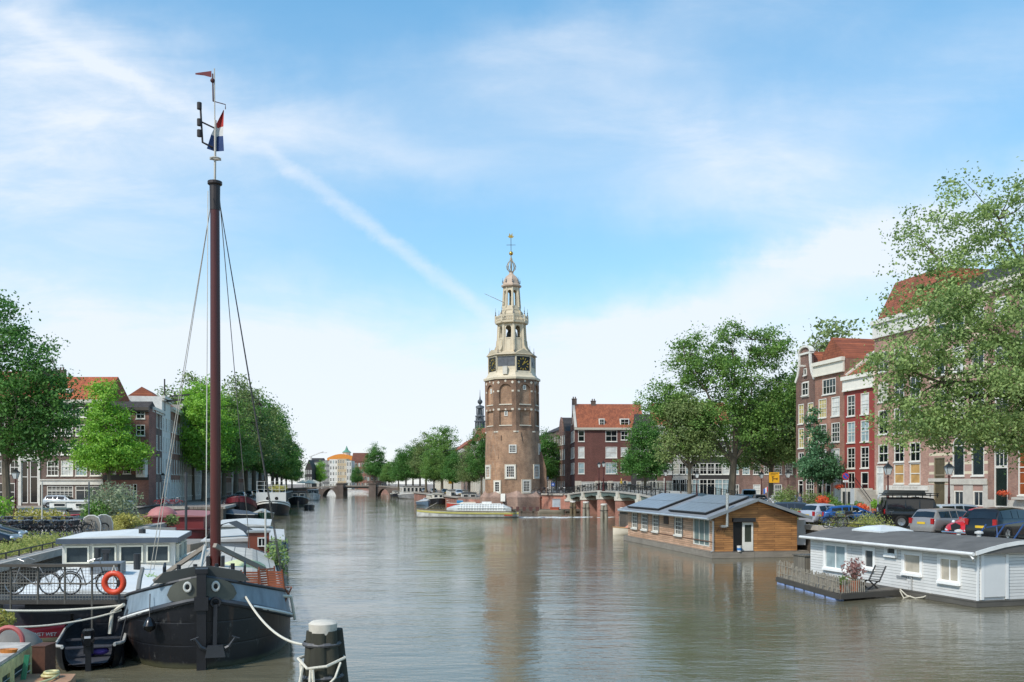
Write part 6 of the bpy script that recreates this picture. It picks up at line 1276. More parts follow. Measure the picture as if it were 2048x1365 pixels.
    q=MB(); q.box(-.32,-.2,my-.2,my+.3,.9,2.3); q.box(.2,.32,my-.2,my+.3,.9,2.3); q.build('tabernacle',M('#1d1d1f'),t)
    q=MB(); q.lathe([(.18,15.0),(.19,15.9),(.26,15.95),(.26,16.05),(.1,16.1)],14,(-.02,my)); q.build('mast_cap',M('#2a211f',.5),t)
    # topmast and instruments
    q=MB(); q.tube([(-.02,my,16),(-.0,my,18.3)],.045,6); q.torus((0,my,16.9),.16,.03,12,5,'z'); q.box(-.2,.2,my-.05,my+.05,16.85,16.93); q.tube([(-.02,my,18.2),(-.04,my,20.2)],.022,5); q.build('topmast',M('#b5b0a4'),t)
    q=MB(); q.tube([(-.1,my,17.3),(-.45,my,17.45),(-.5,my,18.3),(-.52,my,18.7)],.04,6); q.tube([(-.5,my,18.2),(0,my,18.0)],.03,6)
    for z in (17.75,18.15,18.75): q.cyl(-.56,my,z-.1,z+.14,.085,10)
    q.build('lamp_bracket',M('#2b2422'),m_)
    q=MB(); q.tube([(-.08,my,19.0),(-.1,my,20.0)],.03,6); q.tube([(-.1,my,19.0),(.35,my,18.92),(.35,my,18.75)],.018,5); q.ball((-.1,my,19.75),.085,10,6); q.build('wind_vane',M('#4a2422'),m_)
    q=MB(); q.loft([[(-.14,my,20.05),(-.14,my,19.9)],[(-.7,my+.05,19.98),(-.7,my+.05,19.92)]],False,False); q.add([(-.14,my,20.1),(-.14,my,19.86),(-.72,my,19.95)],[(0,1,2)]); q.build('pennant',M('#7a3838'),m_)
    for (pts,c,nm) in ((((.22,17.9+.75),(.02,18.0),(.2,17.95)),'#a8322c','a'),):
        pass
    q=MB()
    fl=[[(.30,18.75),(.22,18.2)],[(.27,18.35),(.0,17.85)],[(.27,17.95),(-.18,17.45)],[(.30,17.2),(-.3,17.15)]]
    tops=[(.30,18.75),(.28,18.1),(.27,17.75),(.30,17.2)]; lows=[(.28,18.7),(-.02,18.05),(-.15,17.75),(-.3,17.22)]
    for i,cc in enumerate(('#a8322c','#cfcfcb','#27406e')):
        a0,a1=tops[i],tops[i+1]; b0,b1=lows[i],lows[i+1]; q=MB()
        q.add([(a0[0],my-.02,a0[1]),(a1[0],my-.02,a1[1]),((a1[0]+b1[0])/2,my+.07,(a1[1]+b1[1])/2-.03),(b1[0],my-.04,b1[1]),(b0[0],my-.04,b0[1]),((a0[0]+b0[0])/2,my+.07,(a0[1]+b0[1])/2)],[(0,1,2,5),(5,2,3,4)])
        if i==0: fo=q.build('flag',M(cc,.8),m_)
        else: q.build('flag_stripe',M(cc,.8),fo)
    # sheer legs over the foredeck
    q=MB()
    q.bar((-.12,5.6,2.95),(-1.85,6.9,1.7),.15,.12); q.bar((.12,5.6,2.95),(1.7,6.9,2.0),.17,.14)
    q.build('sheer_legs',M('#8d8478',.8),t)
    q=MB(); q.tube([(-.12,4.9,2.7),(-.25,my-.3,15.6)],.016,5); q.tube([(-.14,2.0,2.5),(-.16,5.0,2.95)],.05,6); q.tube([(-.1,1.0,2.5),(-.18,5.2,3.0)],.02,5); q.build('forestay',M('#b9b4a8',.6),t)
    for i,(x,y,zb) in enumerate(((2.45,10.5,1.1),(2.45,12.0,1.1),(2.5,11.2,1.1),(-2.45,10.5,1.1),(-2.45,12,1.1))):
        q=MB(); q.tube([(.1*(1 if x>0 else -1),my,15.6),(x,y,zb)],.014,5); q.build('shroud',M('#4c4a46') if i<3 else M('#a9a498'),t)
    q=MB(); q.tube([(.1,my,16),(1.2,20,1.6)],.016,4); q.build('backstay',M('#6a6862'),t)
    # rolled cover, wheel, ropes
    q=MB(); q.tube([(-2.0,3.6,1.75),(-2.1,4.9,1.95),(-2.2,6.6,2.15)],[.07,.07,.07],6); q.build('boat_pole',M('#77736a'),t)
    return t
SH=ship()
def ship_pt(x,y,z): rz=math.atan2(.28,1); return (-8.35+x*math.cos(rz)-y*math.sin(rz),24.9+x*math.sin(rz)+y*math.cos(rz),z)
def rope(label,pts,r=.03,mat=None,sag=0,name='mooring_rope',n=14):
    t=thing(name,label,'rope',pts[0]); a=Vector(pts[0]); P_=[]
    for i in range(len(pts)-1):
        p,q_=Vector(pts[i]),Vector(pts[i+1])
        for k in range(n+1 if i==len(pts)-2 else n):
            f=k/n; v=p.lerp(q_,f); v.z-=sag*4*f*(1-f); P_.append(v-a)
    q=MB(); q.tube(P_,r,6); q.build('rope',mat or ROPE,t); return t
rope('long pale mooring line from the barge bow down to the wooden dolphin',[ship_pt(1.05,.8,1.95),P(612,1290,20.0)],.03,sag=.35)
rope('upper white mooring line running left from the black barge',[ship_pt(-2.3,2.2,1.5),P(-60,1218,25)],.035,sag=.1)
rope('lower white mooring line running left from the black barge',[ship_pt(-2.3,2.3,1.35),P(-60,1250,24)],.028,sag=.22)
rope('coiled ropes hanging over the right rail of the black barge',[ship_pt(2.1,2.5,1.6),ship_pt(2.45,3.0,1.5),ship_pt(2.58,3.3,.75)],.05,name='rope_coil')
rope('bunch of rope hanging at the left rail of the black barge',[ship_pt(-2.2,2.0,1.55),ship_pt(-2.55,2.3,1.3),ship_pt(-2.6,2.2,.7)],.05,name='rope_coil')
def fender(label,loc,r,h,top,mat='#16171a',ballt=False):
    t=thing('fender',label,'fender',loc,0,'black rubber fenders'); q=MB()
    if ballt: q.lathe([(.02,r*2.3),(.08,r*2.0),(r*.75,r*1.5),(r,r*.95),(r*.8,r*.35),(.05,0)],16)
    else: q.lathe([(.05,0),(r*.8,.06),(r,.16),(r,h-.16),(r*.8,h-.06),(.05,h)],16)
    q.build('body',M(mat,.2),t,smooth=True); q=MB(); hh=r*2.3 if ballt else h; q.tube([(0,0,hh),(top[0]-loc[0],top[1]-loc[1],top[2]-loc[2])],.015,5); q.build('line',M('#2a2a2a'),t)
fender('black teardrop fender hanging before the bow of the barge',(X(299,24.75),24.75,1.02),.17,.4,(X(300,25),25.0,2.0),ballt=True)
fender('long black cylindrical fender at the left of the barge bow',(-10.78,25.4,-.2),.13,.75,(-10.75,25.9,1.45))
# wooden dolphin in the foreground
def big_dolphin():
    t=thing('wooden_dolphin','thick dark wooden mooring dolphin with pale cap in the foreground','mooring post',(X(644,20.2),20.2,0))
    q=MB()
    for x,y,tz in ((-.13,-.1,1.78),(.16,-.12,1.78),(.02,.2,1.8),(.24,.12,1.78),(-.0,-.2,1.75)):
        q.tube([(x*1.7,y*1.7,-1.5),(x*1.4,y*1.4,.5),(x,y,tz)],[.24,.23,.19],12)
    q.build('pile',M('#35342a',.9,var=.45,scale=3,bump=.8,stretch=(1,1,.15)),t,smooth=True)
    q=MB(); q.lathe([(.3,1.72),(.31,1.94),(.24,1.99),(.02,2.02)],20,(.03,-.05)); q.build('cap',M('#c3bcae',.9,var=.15,scale=4,bump=.4),t,smooth=True,ang=30)
    for z,r in ((1.5,.41),(.8,.47)):
        q=MB(); q.lathe([(r,z-.04),(r+.02,z+.0),(r-.02,z+.05)],20,(0,0),cap=False); q.build('iron_hoop',M('#5d5c5c',.6,.4,var=.3,scale=8),t)
    t2=thing('mooring_rope','thick pale rope tied round the foreground dolphin with hanging ends','rope',(X(644,20.2),20.2,0))
    q=MB(); q.tube([(-.5,-.1,1.18),(-.2,-.56,1.05),(.2,-.52,1.09),(.52,-.1,1.2),(.3,.45,1.2),(-.3,.4,1.2),(-.5,-.1,1.18)],.032,6)
    q.tube([(-.32,-.46,1.08),(-.38,-.58,.6),(-.52,-.6,.1)],.03,5); q.tube([(-.12,-.57,1.03),(-.14,-.64,.5),(-.2,-.7,-.1)],.035,5); q.tube([(-.08,-.57,1.03),(-.02,-.66,.5),(-.1,-.7,0)],.03,5); q.tube([(.45,-.25,1.12),(.38,-.5,.85),(.1,-.66,.55),(-.05,-.7,.2)],.028,5); q.tube([(-.4,-.3,1.12),(-.3,-.62,.5),(-.28,-.7,0)],.025,5); q.build('rope',ROPE,t2)
big_dolphin()
# deck furniture and cargo on the barge
def slat_chair(label,loc,rz):
    t=thing('folding_chair',label,'chair',loc,rz,'folding slatted chairs on the barge'); W_=M('#8a4e34',.5,var=.2)
    q=MB()
    for i in range(6): q.box(-.25,.25,-.22+i*.08,-.16+i*.08,.42,.44)
    q.build('seat',W_,t); q=MB()
    for i in range(7): q.box(-.25,.25,.26+i*.015,.28+i*.015,.46+i*.075,.515+i*.075)
    for s in (-.26,.26): q.bar((s,.24,.4),(s,.38,1.02),.04)
    q.build('backrest',W_,t)
    for s in (-.27,.27):
        q=MB(); q.bar((s,-.2,.43),(s,.25,0),.035); q.bar((s,.22,.43),(s,-.22,0),.035); q.build('leg',W_,t)
for x,y,r_,lab in ((1.32,3.4,2.9,'slatted brown folding chair nearest the mast on the barge foredeck'),(1.9,4.4,.4,'slatted brown folding chair standing farther back by the barge rail'),(2.15,3.2,2.6,'slatted brown folding chair at the right rail of the barge')): slat_chair(lab,ship_pt(x,y,1.35-.06*(y-3)),r_+math.atan2(.28,1))
t=thing('wrapped_bundle','pale green wrapped bundle lying on the barge hatch','bundle',ship_pt(.95,10.6,1.5),.1); q=MB(); q.ball((0,0,.2),.9,16,8,(1,.6,.42)); q.build('cloth',M('#c3c99a',.7,var=.2,scale=3,bump=.8),t,smooth=True)
# ---------- dinghy and kayak ----------
t=small_boat('black open dinghy with outboard motor beside the barge bow',(X(232,31.3),31.0,0),0,5.2,1.7,.6,'#1a1b1f','#3a3b40',name='dinghy',motor=True,hl='#a9a8a2'); t.rotation_euler=(0,0,R(180)+math.atan2(-1.3,4.8)*-1)
t.location=(-13.1,29.5,0); t.rotation_euler=(0,0,R(200.5))
t2=thing('purple_bag','purple bag lying in the stern of the black dinghy','bag',(-11.45,25.7,.22)); q=MB(); q.ball((0,0,.12),.2,12,7,(1.3,.8,.6)); q.ball((-.3,.1,.1),.16,12,7); q.build('cloth',M('#4a3a8a',.6,bump=.5,scale=6),t2,smooth=True)
def kayak():
    t=thing('kayak','bright red kayak with cream underside left of the black dinghy','kayak',(X(138,28.6),28.4,.05),R(93))
    rings=[]; q=MB(); q2=MB(); r1=[]; r2=[]; Lk=3.0
    for i in range(15):
        u=i/14; w_=.36*(1-(1-min(1,max(u,.02)/.22))**2)**.5 if u<.22 else .36*(1-.9*((u-.22)/.78)**1.5); zt=.62-.3*u; zb=.25-.02*u
        r1.append([(w_*math.cos(PI*j/8),u*Lk,zb+(zt-zb)*math.sin(PI*j/8)) for j in range(9)]); r2.append([(w_*math.cos(PI*j/8),u*Lk,zb-(.22)*math.sin(PI*j/8)) for j in range(9)])
    q.loft(r1,False,False); q.build('red_deck',M('#c02c30',.4),t,smooth=True,ang=60); q2.loft(r2,False,False); q2.build('cream_hull',M('#d0c29a',.4),t,smooth=True,ang=60)
    text('WET MET WET',.15,M('#eeeeea'),'lettering',t,(-.385,.62,.36),(R(70),0,R(-90)),.01)
kayak()
# ---------- white topped houseboat, left ----------
def left_houseboat():
    rz=math.atan2(.25,1); t=thing('white_cabin_houseboat','long grey and white houseboat with wide glazed cabin at the left','houseboat',(-13.6,28.6,0),rz)
    L_,B=21,4.6; 
    hull(L_,B,lambda u:1.05+.25*max(0,1-u/.2)**2,.10,.1,zb=-.6,pb=3.2,tp=.6,a=.35,b=.7).build('hull',hullmat('#31353d'),t,smooth=True)
    deckmesh(L_,B,lambda u:.95,.10,.1,pb=3.2,tp=.6).build('deck',M('#a9a79f',.8),t)
    q=MB(); q.loft([[(x,y,z) for x,z in ((-2.0,.8),(-2.0,1.55+k),(0,1.7+k),(2.0,1.55+k),(2.0,.8))] for y,k in ((1.2,-.15),(2.0,0),(8.6,.1))]); q.build('coachroof',M('#d8d8d3',.6,var=.08,scale=1),t)
    q=MB(); q.box(2.0,2.06,1.4,8.6,.9,1.5); q.build('side_panel',M('#8d918f',.6),t)
    for i in range(4): o=add_win(t,0,.5,0,.42,nx=1,ny=1,top=0,gc='g',sill=False,fw=.06,fc='#7a7c7a'); o.location=(2.16,2.4+i*1.5,1.0); o.rotation_euler=(0,0,R(90))
    q=MB(); q.box(-2.1,2.1,8.62,13.2,.8,2.62); c=q.build('cabin',M('#c9cac4',.5,var=.05),t)
    q=MB(); q.loft([[(x,y,z) for x,z in ((-2.25,2.64),(-2.25,2.8),(0,2.9),(2.25,2.8),(2.25,2.64))] for y in (8.35,13.6)]); r=q.build('cabin_roof',M('#d3d3ce',.6,var=.08),c)
    q=MB(); q.box(-2.27,2.27,8.3,8.345,2.6,2.8); q.box(2.255,2.3,8.3,13.6,2.6,2.8); q.build('roof_edge',M('#4a535d',.5),r)
    for i in range(4): add_win(c,-1.98+i*1.0,-1.1+i*1.0,1.8,2.5,nx=1,ny=1,top=0,gc='#3d474b',y=8.52,sill=False,fw=.06,fc='#dcd8c6')
    for i in range(2): o=add_win(c,0,1.3,0,.7,nx=2,ny=1,top=0,gc='#3d474b',sill=False,fw=.06,fc='#dcd8c6'); o.location=(2.2,9.0+i*1.9,1.8); o.rotation_euler=(0,0,R(90))
    q=MB(); q.box(-.35,.7,4.6,5.6,1.7,2.12); q.build('roof_locker',M('#6a7076',.5),t)
    q=MB(); q.cyl(-.55,7.2,1.7,2.5,.1,10); q.cyl(-.25,7.2,1.7,2.35,.1,10); q.box(-.4,-.1,7.1,7.3,2.3,2.45); q.cyl(.95,6.6,1.7,2.3,.13,10); q.build('roof_vents',M('#26282b',.5),t)
    q=MB(); q.cyl(.6,10.5,2.85,3.05,.14,10); q.build('skylight_dome',M('#2a2c2e'),r)
    q=MB(); q.tube([(-1.4,2.0,.95),(-1.4,2.0,1.3)],.12,8); q.torus((-.3,.9,1.25),.28,.06,16,6,'z'); q.torus((-.3,.9,1.33),.24,.05,16,6,'z'); q.build('deck_rope',M('#5d5a54'),t)
left_houseboat()
# gangway with mesh rail
def gangway():
    x0,x1=X(-40,27),X(262,27); t=thing('gangway','grey steel gangway with mesh rail and wooden top beam at the left','gangway',(x0,27,0)); W=x1-x0
    q=MB(); q.box(0,W,-.3,1.1,1.52,1.62); q.box(0,W,-.36,-.31,1.5,1.62); q.build('deck',M('#3f3c37',.8),t)
    q=MB(); q.box(0,W-.2,-.45,-.25,2.58,2.66); q.build('top_beam',M('#4a463f',.8),t)
    q=MB()
    for i in range(6): xx=.3+i*(W-.5)/5; q.bar((xx,-.34,.5 if i in(1,4) else 1.5),(xx,-.34,2.6),.045)
    q.tube([(0,-.33,2.1),(W,-.33,2.1)],.02,5); q.build('posts',M('#5c5a54',.6,.3),t)
    q=MB()
    for i in range(int(W/.09)): q.bar((i*.09,-.33,1.62),(i*.09,-.33,2.55),.008)
    for i in range(10): q.bar((0,-.33,1.66+i*.09),(W,-.33,1.66+i*.09),.008)
    q.build('mesh',M('#8d8b84',.5,.3),t)
    q=MB(); q.box(1.2,3.9,.2,1.0,1.15,1.42); q.build('dark_box_beam',M('#2b2f36'),t)
    t=thing('lifebuoy','orange lifebuoy hanging on the gangway rail','lifebuoy',(X(228,26.4),26.4,Z(1166,26.4))); q=MB(); q.torus((0,0,0),.27,.085,28,10,'y'); b=q.build('ring',M('#cf4526',.45,var=.1),t,smooth=True)
    q=MB(); q.tube([(-.05,-.05,.3),(0,0,.5),(.08,-.03,.33)],.015,5); q.tube([(0,-.05,.2),(.02,-.06,-.15)],.01,5); q.build('cord',M('#cfc9b8'),b)
gangway()
# foreground workboat, bottom left
def workboat():
    x0,y0,zt=-8.61,15.56,1.98; t=thing('rusty_workboat','rusty cream framed work deck corner with wire mesh at the bottom left','boat',(x0,y0,0)) 
    YE=M('#c3ba82',.7,var=.3,scale=6); GR=M('#29403a',.7,var=.3,scale=4); ln=lambda f:(-.49*f,1.94*f)
    q=MB(); q.flat([(-2,-.6),(.15,-.6),(-.49,1.94),(-2.5,1.94)],zt-.06,zt); q.build('top_board',M('#b5aca0',.85,var=.35,scale=3),t)
    q=MB(); 
    for f in (-.05,.32,.97): x,y=ln(f); q.box(x-.10,x+.02,y-.06,y+.08,-.2,zt-.063)
    q.bar((.14,-.6,zt-.17),(-.49,1.94,zt-.17),.05,.2); q.build('frame',YE,t)
    q=MB(); q.add([(.1,-.6,-.2),(-.52,1.94,-.2),(-.52,1.94,zt-.28),(.1,-.6,zt-.28)],[(0,1,2,3)]); q.box(-2.5,-.55,1.9,1.93,-.2,zt-.07); q.build('mesh_panel',GR,t)
    q=MB()
    for i in range(9): z=zt-.38-i*.13; q.tube([(.14,-.6,z),(-.48,1.94,z)],.009,4)
    q.build('wires',M('#a9aea4',.5,.5),t)
    tr=thing('wooden_tray','small orange wooden tray on the rusty work deck','tray',(x0-.35,y0+.9,zt)); q=MB(); q.lathe([(.02,0),(.14,0),(.17,.06),(.15,.06),(.12,.02)],14,sy=.6); q.build('tray',M('#b5702c',.6),tr)
    t2=thing('rusty_box','rusted brown steel box on the orange work deck','box',(X(78,17),17,1.0)); q=MB(); q.box(-.13,.11,0,.4,-.1,.98); q.box(-.14,.12,-.01,.41,.981,1.0); q.build('body',M('#5a3a2c',.8,.2,var=.45,scale=3),t2)
    t3=thing('orange_workdeck','rust orange deck with coiled yellow hose at the bottom left','boat',(X(62,15.8),15.8,0)); q=MB(); q.flat([(-1.2,-1),(.42,-1),(.40,.6),(.22,1.15),(-1.2,1.15)],-.3,1.5); q.build('deck',M('#a07a5c',.85,var=.35,scale=3),t3)
    z=1.5; t4=thing('hose','yellow hose coiled on the orange work deck','hose',(X(95,16.5),16.5,z)); q=MB(); q.torus((0,.1,.05),.13,.028,22,6,'z'); q.torus((.02,.1,.1),.11,.028,22,6,'z'); q.tube([(.13,.1,.04),(.17,-.2,.04),(.1,-.6,.04),(.0,-1.0,.04)],.022,6); q.build('tube',M('#c9c08a',.5),t4)
    t5=thing('hose','green hoses hanging down from the rusty work deck frame','hose',(X(57,16.6),16.5,0)); q=MB()
    for i in range(4): q.tube([(.02*i,0,zt-.05),(.02*i-.05,-.05,zt-.5),(.06*i-.1,-.05,zt-.95),(.07*i-.14,-.1,.1)],.018,6)
    q.build('tube',M('#2f7a5a',.4),t5)
    t6=thing('lifebuoy','faded pink lifebuoy lying behind the rusty work deck','lifebuoy',(X(18,19),19,1.75)); q=MB(); q.torus((0,0,0),.28,.05,24,8,'y'); q.build('ring',M('#b5605c',.6),t6,smooth=True)
    t7=thing('rowing_boat','upturned grey rowing boat by the lower left edge','boat',(X(20,21.5),21.5,.9)); q=MB(); q.ball((0,0,.2),.62,18,8,(1.25,.8,.9)); q.build('hull',M('#6f6c66',.7,var=.2,scale=3),t7,smooth=True)
workboat()
# ---------- boats behind the barge ----------
GB='houseboats moored along the left quay'
rzL=math.atan2(.25,1)
b=barge('white arched houseboat with grey tarpaulin right behind the sailing barge',(X(470,50),51.5,0),rzL,14,4.8,1.1,'#c9c8c2',((.02,.85,.88,.62,'#cfcec8','#bdbcb6',0),),.2,group=GB,strake='#3a3c40',tb=.06,pb=3)
barge('grey covered boat with long dark roll on top behind the white one',(X(475,66),67,0),rzL,13,4.4,1.1,'#8f908c',((.05,.9,.85,.7,'#a9aaa6','#c3c3be',0),),.2,group=GB,tb=.08,pb=3)
b=barge('dark red houseboat with rounded pink roof hump at the left quay',(X(345,72),72,0),rzL,15,5.0,1.2,'#5c2426',((.04,.9,.9,1.1,'#7a2c2c','#9c6462',0),),.2,group=GB,tb=.06,pb=3,strake='#6a2828')
q=MB(); q.ball((-1.0,2.2,2.2),1.1,16,8,(1.1,1.0,.85)); q.build('roof_hump',M('#ab6f6b',.6),b,smooth=True)
def extra_boat_bits():
    t=thing('tarpaulin','dark grey tarpaulin heap behind the mast','tarpaulin',(X(455,52.5),52.5,1.75)); q=MB(); q.loft([[(-1.3,0,.0),(-.8,0,.75),(0,0,1.0),(.9,0,.5),(1.3,0,0)],[(-1.4,1.4,0),(-.7,1.4,.8),(.1,1.4,1.05),(1.0,1.4,.55),(1.5,1.4,0)]],False,False); q.build('cloth',M('#4a4a4a',.8,bump=.8,scale=3),t)
    t=thing('timber_cabin','small red brown wooden deck cabin with white window behind the mast','cabin',(X(517,50),50,1.2),rzL); q=MB(); q.box(-.55,.55,0,1.4,0,1.1); q.build('body',M('#7a3f2c',.6),t); q=MB(); q.box(-.62,.62,-.1,1.5,1.1,1.18); q.build('roof',M('#8d8d88'),t); add_win(t,-.05,.4,.35,.85,nx=2,ny=1,top=0,y=-.11,sill=False,fw=.06)
    bush('reed_plants','tall green yellow plants growing at the right edge of the moored boats',(X(542,42),43,.5),.6,2.0,700,.14,'elm',12,stems=20)
    t=thing('water_bucket','bright blue plastic bucket on the barge rail','bucket',(X(535,41),41,1.0)); q=MB(); q.lathe([(.13,0),(.18,.4),(.19,.42)],12); q.build('tub',M('#2a78c0',.4),t,smooth=True)
    for px,d,z,lab in ((372,62,2.0,'dark iron pole between the moored houseboats'),(531,46,1.0,'thin pale pole at the right side of the moored boats')):
        t=thing('pole',lab,'pole',at(px,d,z-.5)); q=MB(); q.cyl(0,0,0,4.2 if px<400 else 3.2,.09 if px<400 else .05,8); q.build('shaft',M('#3a3c3e' if px<400 else '#b5b2a8'),t)
extra_boat_bits()
# covered dinghies
small_boat('dark covered boat with shiny tarpaulin right of the mast',(X(436,118),118,0),R(-80),5.0,2.4,.9,'#1d2024','#333',cover='#4a4e54',group=GB)
small_boat('small green hulled boat under pale tarpaulin in front of the white ship',(X(527,120),119,0),R(12),5,2.8,.9,'#2c4a3a','#333',cover='#9a9c98',group=GB)
# dark red barge and white ship
barge('dark red bowed barge moored by the left quay beyond the covered boats',(X(478,128),128,0),R(16),22,4.8,1.6,'#1d1d22',((.25,.8,.7,.9,'#b5622e','#8a8478',3),),1.5,cat='boat',name='barge',group=GB,strake='#5c1f28')
q=MB()
def redbulw():
    for o in bpy.data.objects:
        if o.get('label','').startswith('dark red bowed'): par=o
    sh=lambda u:1.6+1.5*(1-min(1,u/.3))**2
    for s in railline(22,4.8,sh,.2,.15,2.2,2,off=.03,n=24,u1=.6): q.loft([[(x,y,z-.6*(1-y/16)-.15),(x*1.01,y-.05,z-.6*(1-y/16)-.15),(x*1.02,y-.05,z+.08),(x,y,z+.08)] for x,y,z in s],True,False)
    q.build('bulwark',M('#6a2029',.4),par)
redbulw()
ws=barge('white steel ship with two portholes moored along the left quay',(X(560,143),138,0),R(14),26,5.4,1.5,'#17181c',((.62,.9,.6,1.5,'#d5d3cb','#c3c1b8',3),),.9,cat='boat',name='ship',group=GB,strake='#d8d6ce')
def whiteship():
    q=MB(); q.box(-2.3,2.1,3.0,7.0,1.2,3.5); c=q.build('forecabin',M('#d8d6ce',.5,var=.06),ws)
    for x in (-.6,.7):
        q=MB(); q.lathe([(.27,-.03),(.27,.0),(.01,.0)],14); o=q.build('porthole',M('#15171a',.2),c); o.location=(x,2.98,2.6); o.rotation_euler=(R(90),0,0)
    q=MB(); 
    for x in (-2.2,-1.1,0,1.1,2.0): q.bar((x,3.1,3.5),(x,3.1,5.2),.06)
    for z in (4.0,4.6,5.2): q.bar((-2.2,3.1,z),(2.0,3.1,z),.04)
    q.build('roof_rail',M('#e0ded6'),c)
    q=MB(); 
    for s in railline(26,5.4,lambda u:1.5+.9*(1-min(1,u/.3))**2-.35,.2,.15,2.2,2,off=.04,tp=.3): q.loft([[(x,y,z-.1),(x*1.01,y-.03,z-.1),(x*1.01,y-.03,z+.12),(x,y,z+.12)] for x,y,z in s],True,False)
    q.build('white_band',M('#dcdad2',.5),ws)
whiteship()
bush('roof_plants','yellow green plants in boxes on the white ship roof',(X(560,146),145,3.6),1.6,1.1,500,.25,'yel',9)
small_boat('grey dinghy with red float behind the white ship',(X(612,170),172,0),R(10),5,2,.7,'#3a3c40','#8d8d88',group=GB)
barge('black motor barge with dark windows behind the white ship',(X(616,215),205,0),R(12),20,4.4,1.2,'#1d1d20',((.3,.7,.7,1.6,'#5a5c58','#3a3a3a',3),),.8,cat='boat',name='barge',group=GB)
barge('white motor yacht with dark glass near the far bridge on the left',(X(632,270),265,0),R(10),12,3.8,1.3,'#d0d0cc',((.2,.8,.75,1.6,'#3a4048','#d0d0cc',2),),.8,cat='boat',name='motor_yacht',group=GB)
# side canal boats
t=barge('long low black barge with red and white stripe in the side canal',(X(172,100),102,0),R(90),26,4.5,1.35,'#17181c',((.1,.3,.6,.7,'#c9c9c2','#4a5a54',3),(.4,.9,.6,.35,'#4a5550','#4a5a54',0)),.3,cat='boat',name='barge',strake='#a8404a',tb=.12)
barge('dark grey barge bow pointing right at the mouth of the side canal',(X(345,104),100,0),R(72),15,4.6,2.0,'#4a4c4e',((.3,.9,.6,.9,'#d5d5d0','#c9c9c4',3),),.6,cat='boat',name='barge',strake='#2c2e30')
# ---------- cars ----------
TYRE=M('#141414',.8); RIM=M('#a9abad',.3,.8)
def lerp_prof(p,x):
    for (a,za),(b,zb) in zip(p,p[1:]):
        if x<=b: return za+(zb-za)*(x-a)/(b-a+1e-9)
    return p[-1][1]
def wheel_mb(r,w_):
    q=MB(); q.T=Matrix.Rotation(R(90),4,'X'); q.lathe([(r*.62,-w_/2),(r*.9,-w_/2),(r,-w_/2+.03),(r,w_/2-.03),(r*.9,w_/2),(r*.62,w_/2)],22,cap=False); return q
def rim_mb(r,w_):
    q=MB(); q.T=Matrix.Rotation(R(90),4,'X'); q.lathe([(r*.62,-w_/2+.02),(.02,-w_/2+.05)],20,cap=False); q.lathe([(r*.62,w_/2-.02),(.02,w_/2-.05)],20,cap=False)
    q.T=None
    for i in range(5):
        a=2*PI*i/5
        for s in (-1,1): q.bar((.05*math.cos(a),s*(w_/2-.02),.05*math.sin(a)),(r*.6*math.cos(a),s*(w_/2-.01),r*.6*math.sin(a)),.06,.02,(0,1,0))
    return q
